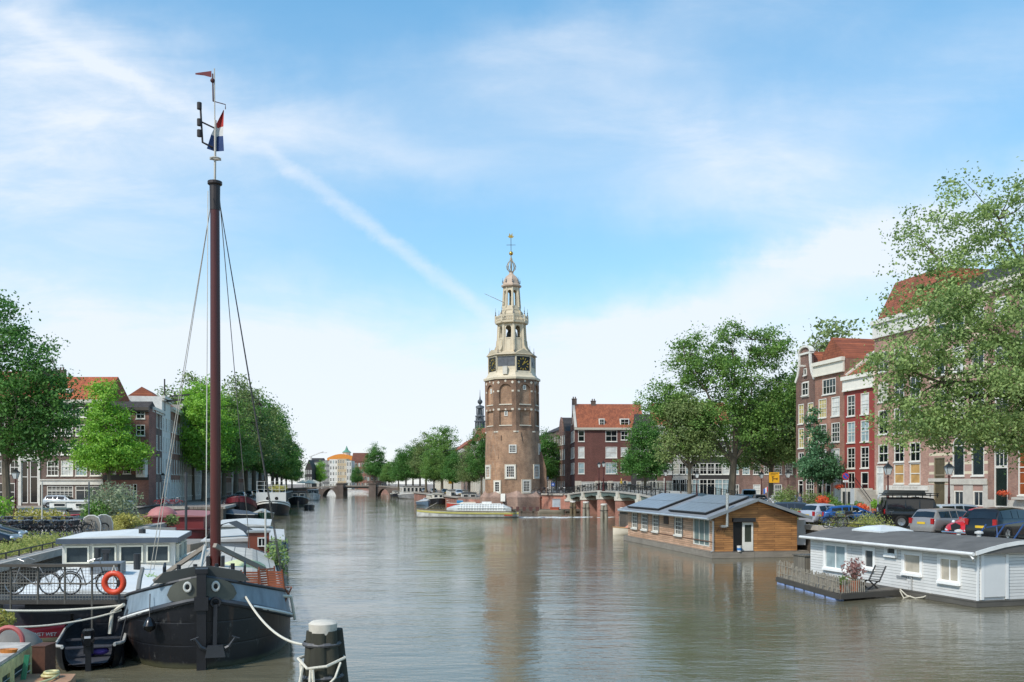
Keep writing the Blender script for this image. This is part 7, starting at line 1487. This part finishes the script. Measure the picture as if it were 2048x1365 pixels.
def car(label,loc,rz,col,Lc=4.2,Wc=1.75,top=None,belt=None,low=.22,roofw=.72,wr=.31,axles=(.17,.82),glassx=(.22,.40,.78,.93),name='parked_car',metal=.3,plates=True,cat='car',tails='red',group='cars parked along the quays',lowcol=None,wide=1.0,sq=0,divs=(.38,.62),jeep=False):
    """front of the car towards local -x; profile fractions are along the length"""
    t=thing(name,label,cat,loc,rz,group)
    top=top or [(0,.62),(.04,.72),(.22,.88),(.27,.95),(.42,1.38),(.62,1.44),(.82,1.38),(.95,1.0),(.98,.9),(1,.6)]
    belt=belt or [(0,.55),(.05,.68),(.25,.86),(.5,.9),(.85,.95),(.97,.92),(1,.6)]
    xs=sorted({0,.01,.03,.07,.12,.18,*[p[0] for p in top],*[p[0] for p in belt],.33,.5,.7,.88,1}); rings=[]
    for x in xs:
        zt=lerp_prof(top,x); zb=min(lerp_prof(belt,x),zt); e=min(x,1-x); k=min(1,(e/.07+.0001)**.45)*.16+.84 if sq==0 else min(1,(e/.03+.001)**.5)*.06+.94; w_=Wc/2*k
        g=max(0,min(1,(zt-zb)/.35)); wt=w_*(1-(1-roofw)*g*.9)-.06*(1-g)
        arch=0
        for a in axles:
            dx=abs(x-a)*Lc
            if dx<wr*1.15: arch=max(arch,math.sqrt(max(0,(wr*1.15)**2-dx*dx)))
        lo=low if arch==0 else max(low,wr+arch*.0+low*0)
        X_=x*Lc-Lc/2
        ring=[(w_*.9,low),(w_*.98,low+.12),(w_,(zb+low)*.5),(w_*.985,zb-.06),(w_*.95,zb),(wt,zt-.07*g-.02),(wt*.8,zt-.015),(0,zt)]
        rings.append([(X_,y,z) for y,z in ring]+[(X_,-y,z) for y,z in ring[-2::-1]])
    q=MB(); q.loft(rings); b=q.build('body',M(col,.28,metal,var=.04,coat=.6),t,smooth=True,ang=40)
    G=glass('#171c20',.05)
    def side_pt(x,f,s,off=.012):
        zt=lerp_prof(top,x); zb=min(lerp_prof(belt,x),zt); e=min(x,1-x); k=min(1,(e/.07+.0001)**.45)*.16+.84 if sq==0 else min(1,(e/.03+.001)**.5)*.06+.94; w_=Wc/2*k; g=max(0,min(1,(zt-zb)/.35)); wt=w_*(1-(1-roofw)*g*.9)-.06*(1-g)
        y=w_*.95+(wt-w_*.95)*f; z=zb+(zt-.07*g-.02-zb)*f; return (x*Lc-Lc/2,s*(y+off),z)
    a,b_,c,d=glassx
    for s in (-1,1):
        cuts=[b_-.0]+[b_+(c-b_)*v for v in divs]+[c]
        for i in range(len(cuts)-1):
            x0,x1=cuts[i]+.008,cuts[i+1]-.008; q=MB(); n=5
            q.loft([[side_pt(x0+(x1-x0)*j/n,.08,s),side_pt(x0+(x1-x0)*j/n,.9,s)] for j in range(n+1)],False,False); q.build('side_window',G,t)
        q=MB(); x0=a+.03; q.add([side_pt(x0+.02,.12,s),side_pt(b_-.01,.08,s),side_pt(b_-.01,.88,s)],[(0,1,2)]); q.build('side_window',G,t)
    def cross(xa,xb,nm):
        q=MB(); rows_=[]
        for j in range(6):
            x=xa+(xb-xa)*j/5; p=side_pt(x,1,1,0); w_=p[1]*.9; zt=lerp_prof(top,x)
            rows_.append([(x*Lc-Lc/2+(-.012 if xa<.5 else .012),y*w_,zt+.012-.03*abs(y)) for y in (-1,-.5,0,.5,1)])
        q.loft(rows_,False,False); q.build(nm,G,t)
    cross(a+.015,b_-.01,'windscreen'); cross(c+.02,d-.01,'rear_window')
    wm=wheel_mb(wr,.2).build('tyre',TYRE,t,smooth=True); rm=rim_mb(wr,.2).build('rim',RIM,t)
    wd,rd=wm.data,rm.data; bpy.data.objects.remove(wm); bpy.data.objects.remove(rm)
    for ax in axles:
        for s in (-1,1):
            o=place(wd,'wheel',t,(ax*Lc-Lc/2,s*(Wc/2-.09),wr)); place(rd,'rim',o,(0,0,0))
            q=MB(); q.T=Matrix.Translation((ax*Lc-Lc/2,s*(Wc/2-.015),wr))@Matrix.Rotation(R(90),4,'X'); q.lathe([(wr*1.18,-.02),(wr*1.18,.02),(.01,.02)],20,cap=False); q.build('wheel_arch',M('#0c0c0d'),t)
            o.location.y=s*(Wc/2-.07)
    zf=lerp_prof(belt,.03); zr_=lerp_prof(belt,.97)
    for s in (-1,1):
        q=MB(); q.ball((-Lc/2+.10,s*Wc*.36,zf-.03),.16,12,7,(.7,1.1,.6)); q.build('headlight',M('#d0d6da',.1),t,smooth=True)
        q=MB(); q.box(Lc/2-.09,Lc/2+.012,s*Wc*.40-.1,s*Wc*.40+.09,zr_-.28,zr_+.02); q.build('tail_light',M('#a01a1c',.25),t)
        q=MB(); q.box((a+.09)*Lc-Lc/2,(a+.09)*Lc-Lc/2+.12,s*(Wc/2)-.02 if s>0 else -Wc/2-.16,s*Wc/2+.16 if s>0 else -Wc/2+.02,.92,1.05); q.build('wing_mirror',M(col,.3),t)
    if plates:
        for x in (-Lc/2-.015,Lc/2+.0):
            q=MB(); q.box(x,x+.018,-.26,.26,.42 if x<0 else .62,.54 if x<0 else .74); q.build('number_plate',M('#d8b22a',.5),t)
    q=MB(); q.box(-Lc/2-.0,-Lc/2+.05,-.4,.4,.3,.42); q.box(-Lc*.46,Lc*.46,-Wc*.47,Wc*.47,low-.06,low+.1); q.build('underside',M('#151515'),t)
    return t
EST=[(0,.62),(.04,.75),(.25,.92),(.28,.98),(.42,1.42),(.6,1.48),(.9,1.44),(.965,1.0),(.985,.9),(1,.6)]
HAT=[(0,.6),(.04,.74),(.2,.95),(.24,1.0),(.42,1.42),(.62,1.48),(.85,1.42),(.955,1.0),(.985,.85),(1,.55)]
SUV=[(0,.75),(.03,.9),(.24,1.05),(.27,1.1),(.40,1.58),(.6,1.66),(.9,1.58),(.97,1.1),(.99,.95),(1,.6)]
SBT=[(0,.65),(.05,.85),(.25,1.02),(.5,1.04),(.85,1.08),(.97,1.05),(1,.6)]
A_=R(-32)  # cars parked at an angle, tails towards the canal
car('dark grey estate car half hidden behind the timber houseboat gable',at(1600,69),R(168),'#3a4048',4.5,1.8,EST,glassx=(.25,.41,.9,.97))
car('small silver hatchback between the dark car and the blue one',at(1650,64.5),R(28)+PI,'#b5b8be',3.6,1.65,HAT,glassx=(.2,.4,.85,.96),divs=(.6,))
car('blue hatchback parked at the quay edge beside bicycles',at(1706,62.5),R(-10)+PI,'#1f4f8c',4.2,1.75,[(0,.55),(.04,.68),(.2,.86),(.24,.92),(.46,1.36),(.62,1.4),(.85,1.3),(.955,1.0),(.985,.85),(1,.55)],glassx=(.22,.43,.86,.96))
car('silver grey estate car with tall red tail lights',at(1902,52.2),R(205)-PI+PI,'#8d8a88',4.7,1.82,EST,glassx=(.25,.41,.9,.975))
car('black tall car parked closest to the right edge',at(2012,47.8),R(212),'#121316',4.6,1.85,SUV,SBT,wr=.36,glassx=(.25,.39,.9,.98),roofw=.78)
car('white estate car seen behind the silver one',at(1932,63),R(175),'#c9c9c6',4.6,1.8,EST,glassx=(.25,.41,.9,.97))
# little red vintage car
rc=car('small red vintage car with bulging fenders and round headlamps',at(1958,49.4),R(28),'#b8232a',3.8,1.48,[(0,.5),(.05,.72),(.12,.85),(.3,1.0),(.36,1.08),(.48,1.5),(.6,1.58),(.75,1.5),(.9,1.0),(1,.6)],[(0,.4),(.1,.55),(.3,.85),(.5,.9),(.85,.92),(1,.6)],glassx=(.31,.47,.76,.88),roofw=.8,metal=0)
for s in (-1,1):
    q=MB(); q.ball((-1.3,s*.66,.42),.46,16,9,(1.1,.34,.74)); q.build('fender',M('#b8232a',.28,0,var=.04,coat=.6),rc,smooth=True)
    q=MB(); q.ball((-1.58,s*.36,.84),.09,12,8); q.build('round_headlamp',M('#dde0e2',.1),rc,smooth=True)
q=MB(); q.prism([(-.24,.38),(.24,.38),(.28,.68),(0,.8),(-.28,.68)],-.02,.02); g_=q.build('grille',M('#22252a',.3),rc); g_.rotation_euler=(0,0,R(-90)); g_.location=(-1.9,0,0)
q=MB(); q.tube([(-1.98,-.75,.3),(-2.05,0,.3),(-1.98,.75,.3)],.05,8); q.build('bumper',M('#c3c5c7',.2,.9),rc)
# black jeep with roof rack
J=car('black boxy jeep with spare wheel, roof rack and rear ladder',at(1838,60),R(170),'#101214',4.6,1.85,[(0,.95),(.01,1.15),(.27,1.2),(.30,1.25),(.345,1.9),(.5,1.96),(.97,1.96),(.99,1.2),(1,.6)],[(0,.9),(.02,1.1),(.3,1.15),(.98,1.18),(1,.6)],low=.45,roofw=.93,wr=.40,axles=(.17,.78),glassx=(.28,.35,.97,.985),sq=1,divs=(.3,.6),name='parked_jeep',metal=.1)
q=MB(); q.T=Matrix.Translation((2.42,.1,1.1))@Matrix.Rotation(R(90),4,'Z'); 
qq=wheel_mb(.4,.24); q=MB(); q.T=Matrix.Translation((2.46,.1,1.1))@Matrix.Rotation(R(90),4,'Z'); q.v=[]; 
for v in [0]: q.add(qq.v,qq.f)
sw=q.build('spare_wheel',TYRE,J,smooth=True)
qq=rim_mb(.4,.24); q=MB(); q.T=Matrix.Translation((2.46,.1,1.1))@Matrix.Rotation(R(90),4,'Z'); q.add(qq.v,qq.f); q.build('rim',M('#cfd1d3',.3,.5),sw)
q=MB(); q.box(-1.0,2.3,-.85,.85,2.06,2.1)
for y in (-.85,.85): q.bar((-1.0,y,2.2),(2.3,y,2.2),.05)
for x in (-.9,0,.9,1.8): 
    for y in (-.85,.85): q.bar((x,y,1.95),(x,y,2.2),.05)
q.build('roof_rack',M('#1d1f20',.5,.3),J)
q=MB(); q.loft([[(x,-.6*k,2.1+z) for x,z in ((-.3,0),(-.2,.3),(2.0,.32),(2.2,0))] for k in (1,-1)]); q.build('roof_bag',M('#3a3d3c',.8,bump=.5),J)
q=MB(); 
for y in (-.75,-.45): q.tube([(2.38,y,1.0),(2.4,y,1.9),(2.3,y,2.1)],.025,6)
for z in (1.2,1.45,1.7): q.bar((2.39,-.75,z),(2.39,-.45,z),.03)
q.build('rear_ladder',M('#c3c5c7',.3,.7),J)
# van and far cars
van=[(0,.8),(.03,1.05),(.18,1.25),(.2,1.3),(.33,1.95),(.5,2.05),(.97,2.02),(.99,1.2),(1,.6)]; vb=[(0,.75),(.05,1.0),(.3,1.15),(.97,1.2),(1,.6)]
car('silver van parked behind the elm trunks facing the camera',at(1498,124),R(78),'#c3c6c8',4.8,1.95,van,vb,roofw=.85,glassx=(.19,.33,.97,.985),sq=1,divs=(.3,),name='parked_van',cat='van')
for px,d,rz_,c,lab in [(1478,121,80,'#b8bbbd','white car parked behind the forked elm trunk'),(1520,118,85,'#4a4e54','dark car beside the silver van'),(1555,112,82,'#d0d0ce','white car parked behind the yellow sign'),(1575,116,60,'#7d8083','grey car under the pale elm')]:
    car(lab,at(px,d),R(rz_),c)
CARP=car('silver estate car parked before the long brown house on the left',at(128,112,2.05),R(180),'#b5b9bb',4.6,1.8,EST,glassx=(.25,.41,.9,.97))
car('black car at the left edge facing the quay',at(-62,43,1.85),R(192),'#1c2026',4.2,1.75,HAT)
car('dark grey car with bright headlamp behind the black one at the left edge',at(-45,46.5,1.85),R(196),'#33373c',4.3,1.78,HAT)
# ---------- bicycles ----------
def bike(label,fc,loc=(0,0,0),rz=0,group='parked bicycles',basket=False,mud='#20211f'):
    t=thing('bicycle',label,'bicycle',loc,rz,group); r=.34
    for x in (-.54,.54):
        q=MB(); q.torus((x,0,r),r-.02,.021,22,5,'y'); wv_=q.build('wheel',TYRE,t)
        q=MB()
        for i in range(8): a=PI*i/8; q.bar((x-(r-.03)*math.cos(a),0,r-(r-.03)*math.sin(a)),(x+(r-.03)*math.cos(a),0,r+(r-.03)*math.sin(a)),.006)
        q.ball((x,0,r),.04,8,5); q.torus((x,0,r),r-.045,.011,22,4,'y'); q.build('spokes',M('#b5b7b8',.3,.8),wv_)
    q=MB(); bb=(-.08,0,.3); st=(-.24,0,.82); hd=(.36,0,.86); hb=(.38,0,.66)
    for a,b in ((bb,st),(bb,hb),(st,hd),(bb,(-.54,0,r)),(st,(-.54,0,r)),(hd,(.54,0,r))): q.tube([a,b],.018,6)
    q.build('frame',M(fc,.4),t)
    q=MB(); q.loft([[(-.42,-.09,.93),(-.42,.09,.93),(-.42,.07,.89),(-.42,-.07,.89)],[(-.15,-.025,.92),(-.15,.025,.92),(-.15,.02,.89),(-.15,-.02,.89)]]); q.tube([st,(-.26,0,.9)],.016,6); q.build('saddle',M('#1d1b19'),t)
    q=MB(); q.tube([(.36,0,.86),(.33,0,1.05)],.016,6); q.tube([(.08,-.28,1.03),(.28,-.26,1.1),(.34,0,1.05),(.28,.26,1.1),(.08,.28,1.03)],.014,6); q.build('handlebar',M('#8d9092',.3,.7),t)
    q=MB()
    for x in (-.54,.54):
        q.tube([(x+(r+.03)*math.cos(a),0,r+(r+.03)*math.sin(a)) for a in [R(20+v*20) for v in range(8)]],.02,5)
    q.box(-.85,-.35,-.06,.06,.76,.78); q.bar((-.8,0,.77),(-.54,0,.35),.015); q.build('mudguard',M(mud,.5),t)
    if basket: q=MB(); q.loft([[(.42,-.17,.78),(.72,-.17,.8),(.72,.17,.8),(.42,.17,.78)],[(.38,-.22,1.05),(.78,-.22,1.07),(.78,.22,1.07),(.38,.22,1.05)]]); q.build('crate',M('#2a2c30' if fc!='#b8323c' else '#3a3a3a'),t)
    return t
B1=bike('black bicycle on the gangway rail nearest the lifebuoy','#2b2c2e',(X(165,27.5),27.9,1.62),R(3),'bicycles on the gangway')
B2=bike('grey bicycle with pale rims at the left end of the gangway','#77797a',(X(50,27.5),27.9,1.62),R(178),'bicycles on the gangway')
pk=bike('pink red rental bicycle','#b8323c',(0,0,-50),0,'pink red bicycles by the lamp post',mud='#b8323c')
kinds=[bike('bicycle','#1c1d20',(0,0,-50)),bike('bicycle','#3a4a5c',(0,0,-50),basket=True),bike('bicycle','#6a6c6e',(0,0,-50)),bike('bicycle','#5a2a2a',(0,0,-50),basket=True)]
KN=['black bicycle','blue crate bicycle','grey bicycle','maroon crate bicycle']
ORD=['first','second','third','fourth','fifth','sixth','seventh','eighth','ninth','tenth','eleventh','twelfth','thirteenth','fourteenth','fifteenth','sixteenth']
def rowbikes(spots,where,group):
    cnt={}
    for i,(x,y,z,rz_) in enumerate(spots):
        k=(i*7+i//3)%4; cnt[k]=cnt.get(k,0)+1
        o=dup(kinds[k],(x,y,z),rz_,f'{KN[k]}, {ORD[i]} {where}',group); o.rotation_euler=(R(rnd.uniform(-6,6)),0,rz_)
sp=[]
for i in range(15): sp.append((X(2+i*10,50.5+(i%3)*.5),50.5+(i%3)*.5,1.85,R(75+rnd.uniform(-18,18))))
rowbikes(sp,'from the left in the near row on the left quay','bicycles in the front row on the left quay'); sp=[]
for i in range(15): sp.append((X(-5+i*14,56+(i%2)),56+(i%2),1.85,R(80+rnd.uniform(-30,30))))
rowbikes(sp,'from the left in the far row on the left quay','bicycles in the back row on the left quay'); sp=[]
for i in range(8): sp.append((X(1072+i*11,163),163.2-i*.1,3.1,R(rnd.uniform(-25,40))))
rowbikes(sp,'from the clock tower along the pink quay wall','bicycles by the clock tower'); sp=[]
for i in range(16):
    s=6+i*2.6; a=math.atan2(-.983,.19); sp.append((9.3+s*.19+.8*.98,160-s*.983+.8*.19,zdeck(s),a+R(rnd.uniform(-12,12))))
rowbikes(sp,'from the tower end against the near bridge railing','bicycles on the near bridge'); sp=[]
for i in range(16): sp.append((X(1392+i*13,112),112+(i%3)*.6,2.1,R(rnd.uniform(30,150))))
rowbikes(sp,'from the left behind the timber houseboat roof','bicycles behind the timber houseboat'); sp=[]
for i in range(7): sp.append((X(1662+i*18,59.6),59.2+(i%2)*.5,2.1,R(rnd.uniform(-30,30))))
rowbikes(sp,'from the left in the grass before the blue car','bicycles before the blue car'); sp=[]
for i in range(12): sp.append((LQ(128+i*3.5)-1.6,128+i*3.5,2.05,R(rnd.uniform(60,140))))
rowbikes(sp,'from the side canal under the left bank trees','bicycles on the left bank')
for i,(px,d,r_) in enumerate(((1764,62,70),(1774,61.3,95),(1785,61.8,60),(1796,61,110),(1805,62,80))):
    o=dup(pk,at(px,d),R(r_),['pink red bicycle nearest the lamp post foot','pink red bicycle second from the lamp post','pink red bicycle in the middle of the pink group','pink red bicycle leaning towards the jeep','pink red bicycle closest to the jeep'][i])
for i,(px,d,r_) in enumerate(((322,116,10),(338,117,170),(352,117,5))): dup(pk,at(px,d,2.05),R(r_),['red bicycle left on the side canal corner','red bicycle in the middle on the side canal corner','red bicycle right on the side canal corner'][i],'red bicycles on the side canal corner')
for o in [pk]+kinds:
    for c in list(o.children_recursive): bpy.data.objects.remove(c)
    bpy.data.objects.remove(o)
# ---------- signs ----------
def pole_thing(name,label,cat,loc,h,r=.035,col='#8d9092'):
    t=thing(name,label,cat,loc); q=MB(); q.cyl(0,0,0,h,r,8); q.build('pole',M(col,.5,.4),t); return t
t=pole_thing('road_sign','yellow detour sign with black arrow lines behind the timber houseboat','sign',at(1548,98),3.6)
q=MB(); q.box(-.54,.54,-.1,-.05,2.9,4.0); b=q.build('panel',M('#d9a018',.5,var=.05),t)
q=MB(); q.box(-.2,-.12,-.115,-.101,3.05,3.5); q.box(-.28,.0,-.116,-.1015,3.5,3.57); q.box(-.12,.2,-.116,-.1015,3.28,3.36); q.bar((.2,-.108,3.32),(.38,-.108,3.4),.01,.07); q.bar((.2,-.108,3.32),(.34,-.108,3.2),.01,.07)
for r_ in (3.84,3.7):
    for i in range(9 if r_>3.8 else 6): q.box(-.4+i*.09,-.345+i*.09,-.115,-.101,r_,r_+.07)
q.build('arrow_marks',M('#1c1a12'),b)
t=pole_thing('no_parking_sign','round blue and red no parking sign on pole by the red house','sign',at(1691,90),3.7)
q=MB(); q.T=Matrix.Translation((0,-.06,3.55))@Matrix.Rotation(R(90),4,'X'); q.lathe([(.36,-.02),(.36,.02)],24); b=q.build('disc',M('#b8282c',.4),t)
q=MB(); q.T=Matrix.Translation((0,-.09,3.55))@Matrix.Rotation(R(90),4,'X'); q.lathe([(.28,-.01),(.28,.01)],24); q.build('blue_field',M('#2a4aa0',.4),b)
q=MB(); q.bar((-.2,-.115,3.75),(.2,-.115,3.35),.02,.08); q.build('red_bar',M('#b8282c',.4),b)
q=MB(); q.box(-.26,.26,-.08,-.05,2.95,3.15); s_=q.build('sub_plate',M('#dcdcd8'),t); q=MB(); q.box(-.16,-.02,-.09,-.081,3.03,3.08); q.box(.03,.16,-.09,-.081,3.03,3.08); q.build('plate_marks',M('#222'),s_)
t=pole_thing('information_board','narrow grey board on pole in front of the blue car','sign',at(1704,60),2.6); q=MB(); q.box(-.12,.12,-.06,-.02,1.5,2.5); q.build('board',M('#aeb4b8',.4),t)
t=pole_thing('blue_sign','small blue sign with white arrow right of the tower','sign',at(1106,166,3.1),1.6); q=MB(); q.box(-.28,.28,-.08,-.04,1.3,1.9); b=q.build('panel',M('#2a52a0',.4),t); q=MB(); q.box(-.04,.04,-.09,-.081,1.4,1.75); q.box(-.15,.15,-.092,-.0815,1.6,1.67); q.build('white_arrow',M('#dcdcd8'),b)
t=pole_thing('flag','small Dutch striped flag on pole beside the yellow sign','flag',at(1536,101),2.6)
for i,c in enumerate(('#b8282c','#dcdcd8','#2f5fae')):
    q=MB(); q.loft([[(-.0-.16*i,-.03,1.95-.12*i),(-.0-.16*i,-.03,2.5-.1*i)],[(-.16-.16*i,.03,1.9-.12*i),(-.16-.16*i,.03,2.42-.1*i)]],False,False); q.build('stripe',M(c),t)
for px,d,lab in ((1646,95,'grey pole left of the young tree'),(1657,104,'thin grey pole by the brown house door'),(178,62,'dark pole between planter bush and bicycles'),(84,60,'white signpost with crossed arms among the left bicycles')):
    z=2.1 if px>900 else 1.85; pole_thing('pole',lab,'pole',at(px,d,z),3.2,.05,'#5d6468' if px!=84 else '#cfcabc')
# hanging flower basket, pots and front gardens
for i,(px,d,r,h,n,l,lab,pot) in enumerate([(1562,101,1.0,2.2,900,'elm','yellow green bush under the lamp by the bell gabled house',None),(1580,103,.9,2.6,900,'olive','tall green shrub climbing beside the bell gabled house',None),(1622,97,1.3,2.1,1100,'olive','leafy garden bush left of the young tree',None),(1655,96,1.1,1.9,1000,'mid','green garden bush right of the young tree',None),(1645,92,.7,1.1,500,'flower','pink red flowers in the garden beside the young tree',.35),(1668,92,.9,1.2,700,'mid','low green plants by the grey stone tub',None),(1712,90,1.0,1.1,700,'mid','green plants before the red house',None),(1722,88,.8,.9,500,'flower','orange red flowers before the stoop',None),(1751,82,.45,.9,420,'lime','bright green plant in terracotta pot below the stoop',.35),(1690,92,.7,.8,400,'elm','low plants by the no parking sign',None)]):
    bush('garden_plant',lab,at(px,d),r,h,n,.17,l,50+i,pot=pot)
t=thing('stone_tub','grey stone tub among the plants before the brown house','planter',at(1673,93)); q=MB(); q.lathe([(.35,0),(.5,.7),(.55,.75),(.45,.75)],12); q.build('tub',SB,t)
t=bush('hanging_basket','hanging basket of orange flowers on the brown house front',at(1678,97,4.3),.55,.55,350,.12,'flower',71,stems=4)
bush('window_flowers','red flowers on the window sill of the right edge house',(rf(2020)[0]-.5,rf(2020)[1],3.9),.6,.5,300,.1,'flower',72,stems=4)
# quay edge grass strips
def grass(name,edge,d0,d1,wd,z,n,leaf,seed,lab,h=.35,lumps=None):
    rs=np.random.RandomState(seed); d=d0+(d1-d0)*rs.random(n); off=rs.random(n)*wd
    if lumps:
        k=rs.randint(0,len(lumps),n); d=np.array(lumps)[k]+rs.normal(size=n)*.45; off=np.abs(rs.normal(size=n))*wd*.5
    x=np.array([edge(v) for v in d])+off; zz=z+rs.random(n)**1.5*h*(1+.5*np.sin(d*2.1))
    o=bpy.data.objects.new(name,leaf_mesh(name,np.stack([x,d,zz],1),np.array([0,-.6,.2]),.16,LEAF[leaf],rs,.3)); COL.objects.link(o); o['kind']='stuff'
grass('quay_grass',lambda v:LQ(v)-3.6,32,49,3.0,1.86,16000,'grass',3,'',.4)
grass('quay_weeds',lambda v:RQ(v)+.5,56,72,1.2,2.12,5200,'grass',4,'',.7,lumps=[57,59.5,62,64,66.5,58.4,60.8])
grass('ground_cover',lambda v:LQ(v)-2.2,60,72,1.5,1.86,2500,'yel',5,'',.6)
# low tube rails on the quay edge
def quay_rail(label,edge,d0,d1,z,off):
    t=thing('quay_rail',label,'railing',(edge(d0)+off,d0,z)); q=MB(); n=int((d1-d0)/1.6)
    for i in range(n+1): dd=(d1-d0)*i/n; q.bar((-.2*dd,dd,0),(-.2*dd,dd,.3),.05)
    q.bar((0,0,.3),(-.2*(d1-d0),(d1-d0),.3),.05); q.build('rail',M('#3a3a36',.6,.3),t)
quay_rail('low iron tube rail along the left quay edge',LQ,28,52,1.85,-.25); quay_rail('low iron tube rail along the right quay edge',RQ,40,74,2.1,.3)
def blue_trestle():
    t=thing('ladder_frame','blue steel ladder frame at the quay edge before the black car','ladder',(X(2000,44.0),44.2,2.0)); q=MB()
    for x in (-.9,0,.9): q.bar((x-.4,0,-.1),(x+.5,.3,1.0),.05)
    q.bar((-.4,.3,.85),(1.4,.3,1.15),.05); q.bar((0,0,.1),(.1,.3,.9),.04); q.build('frame',M('#2c4a7a',.4),t)
blue_trestle()
# plants and planters on the left quay
for i,(px,d,z,r,h,n,l,lab) in enumerate([(225,66,1.9,1.9,3.1,2600,'grey','big grey green willow bush in a planter on the left'),(190,64,1.9,.9,1.9,900,'mid','bright green bush left of the grey willow bush'),(250,63,1.9,1.0,1.1,600,'yel','yellow brown low shrub beneath the grey willow bush'),(60,68,1.85,1.6,1.3,900,'yel','yellow green shrub right of the big tree trunk'),(105,68,1.85,1.3,1.2,800,'yel','second yellow shrub before the side canal'),(-2,74,1.85,1.2,2.2,900,'lime','bright green bush at the left edge'),(345,68,1.9,.5,.8,260,'olive','small pale plant on the white planter by the red houseboat')]):
    bush('shrub',lab,at(px,d,z-.05),r,h,n,.2,l,80+i)
bush('deck_plants','small green plants on the deck of the barge beside the coachroof',ship_pt(-2.2,9.5,1.1),.4,.6,250,.1,'lime',95); bush('shore_plant','yellow green plant at the lower left edge',P(2,1262,22),.35,.5,300,.1,'yel',96)
def terrace_left():
    t=thing('garden_terrace','grey planter terrace with low walls beside the left quay','terrace',at(245,60,0)); q=MB(); q.box(-3.2,4.4,0,6,.2,1.0); q.build('deck',M('#8d8478'),t)
    q=MB(); q.box(.6,2.7,2,2.2,1.0,2.0); q.box(-.9,1.8,3,3.4,1.0,1.9); q.build('planter_wall',M('#7d7f7c'),t)
    for i,(px,lab,rz_) in enumerate(((183,'grey wicker lounge chair at the left, back turned','-'),(207,'grey wicker lounge chair with white rim behind the first','-'))):
        t=thing('lounge_chair',lab,'chair',at(px,56+i,1.0),R(8+i*22)); q=MB(); q.prism([(-.5,0),(.5,0),(.5,1.5),(.4,1.85),(.15,1.98),(-.15,1.98),(-.4,1.85),(-.5,1.5)],-.05,.05); q.build('backrest',planks('#a39d92','#8d877c',.06,horiz=False),t)
        q=MB(); q.tube([(-.5,0,0),(-.52,0,1.5),(-.4,0,1.88),(-.15,0,2.02),(.15,0,2.02),(.4,0,1.88),(.52,0,1.5),(.5,0,0)],.04,6); q.build('frame',M('#d0cec6'),t); q=MB(); q.box(-.5,.5,.1,.8,.3,.5); q.build('seat',M('#8d877c'),t)
    t=thing('picnic_table','round white metal garden table on the left terrace','table',at(270,58,1.0)); q=MB(); q.lathe([(.02,1.0),(.9,1.0),(.9,1.05),(.02,1.06)],20); q.build('top',M('#cfd0ca'),t); q=MB()
    for s in (-1,1): q.tube([(s*.5,0,1.0),(s*.35,0,.5),(0,0,.35)],.03,6); q.tube([(s*.3,0,0),(s*.1,0,.5)],.03,6)
    q.tube([(-1.3,0,.55),(1.3,0,.55)],.03,6); q.build('leg',M('#b5b6b0'),t)
terrace_left()
def umbrellas():
    for px,lab in ((606,'cream cafe parasol at the left foot of the far bridge'),(617,'second cream cafe parasol before the small dark house'),(627,'third cream cafe parasol nearest the bridge parapet')):
        t=thing('parasol',lab,'parasol',at(px,350,2.2),0,'cafe parasols'); q=MB(); q.lathe([(2.6,2.6),(1.2,3.5),(.02,4.0)],8); q.build('canopy',M('#d8cbb0'),t); q=MB(); q.cyl(0,0,0,2.8,.08,6); q.build('pole',M('#6a5a4a'),t)
umbrellas()
def street_crowd():
    # parked cars glimpsed under the left trees
    cols=['#b5b8ba','#3a3d42','#c9c9c6','#2c3a4c','#7d8083','#a9abad','#4a1f1f','#c0c2c4']
    for i in range(9):
        d=160+i*16; car(f'{["silver","dark grey","white","navy","grey","pale grey","maroon","off white"][i%8]} car parked {["right behind the barge row","beneath the third tree","beneath the tall trees","behind the white ship","beyond the white ship","near the black motor barge","half way to the far bridge","well down the left bank","closest to the far bridge"][i]} on the left bank',(LQ(d)-2.2,d,2.05),R(100),cols[i%8],name='parked_car',group='cars parked on the left bank')
    for i in range(5):
        d=205+i*24; car(f'{["white","dark","silver","grey","blue"][i]} car parked {["just left of the clock tower","under the pale willow","under the broad bright tree","behind the wheelhouse barge","behind the grey houseboat"][i]} on the right bank',(FR(d)+2.2,d,2.1),R(100),['#c9c9c6','#2c2e32','#a9abad','#7d8083','#2f5a8c'][i],group='cars parked past the clock tower')
street_crowd()
t=pole_thing('yellow_sign','yellow sign among the trees left of the clock tower','sign',at(902,250,2.1),3.4); q=MB(); q.box(-.7,.7,-.1,-.05,2.6,4.4); q.build('panel',M('#d9a018',.5),t)
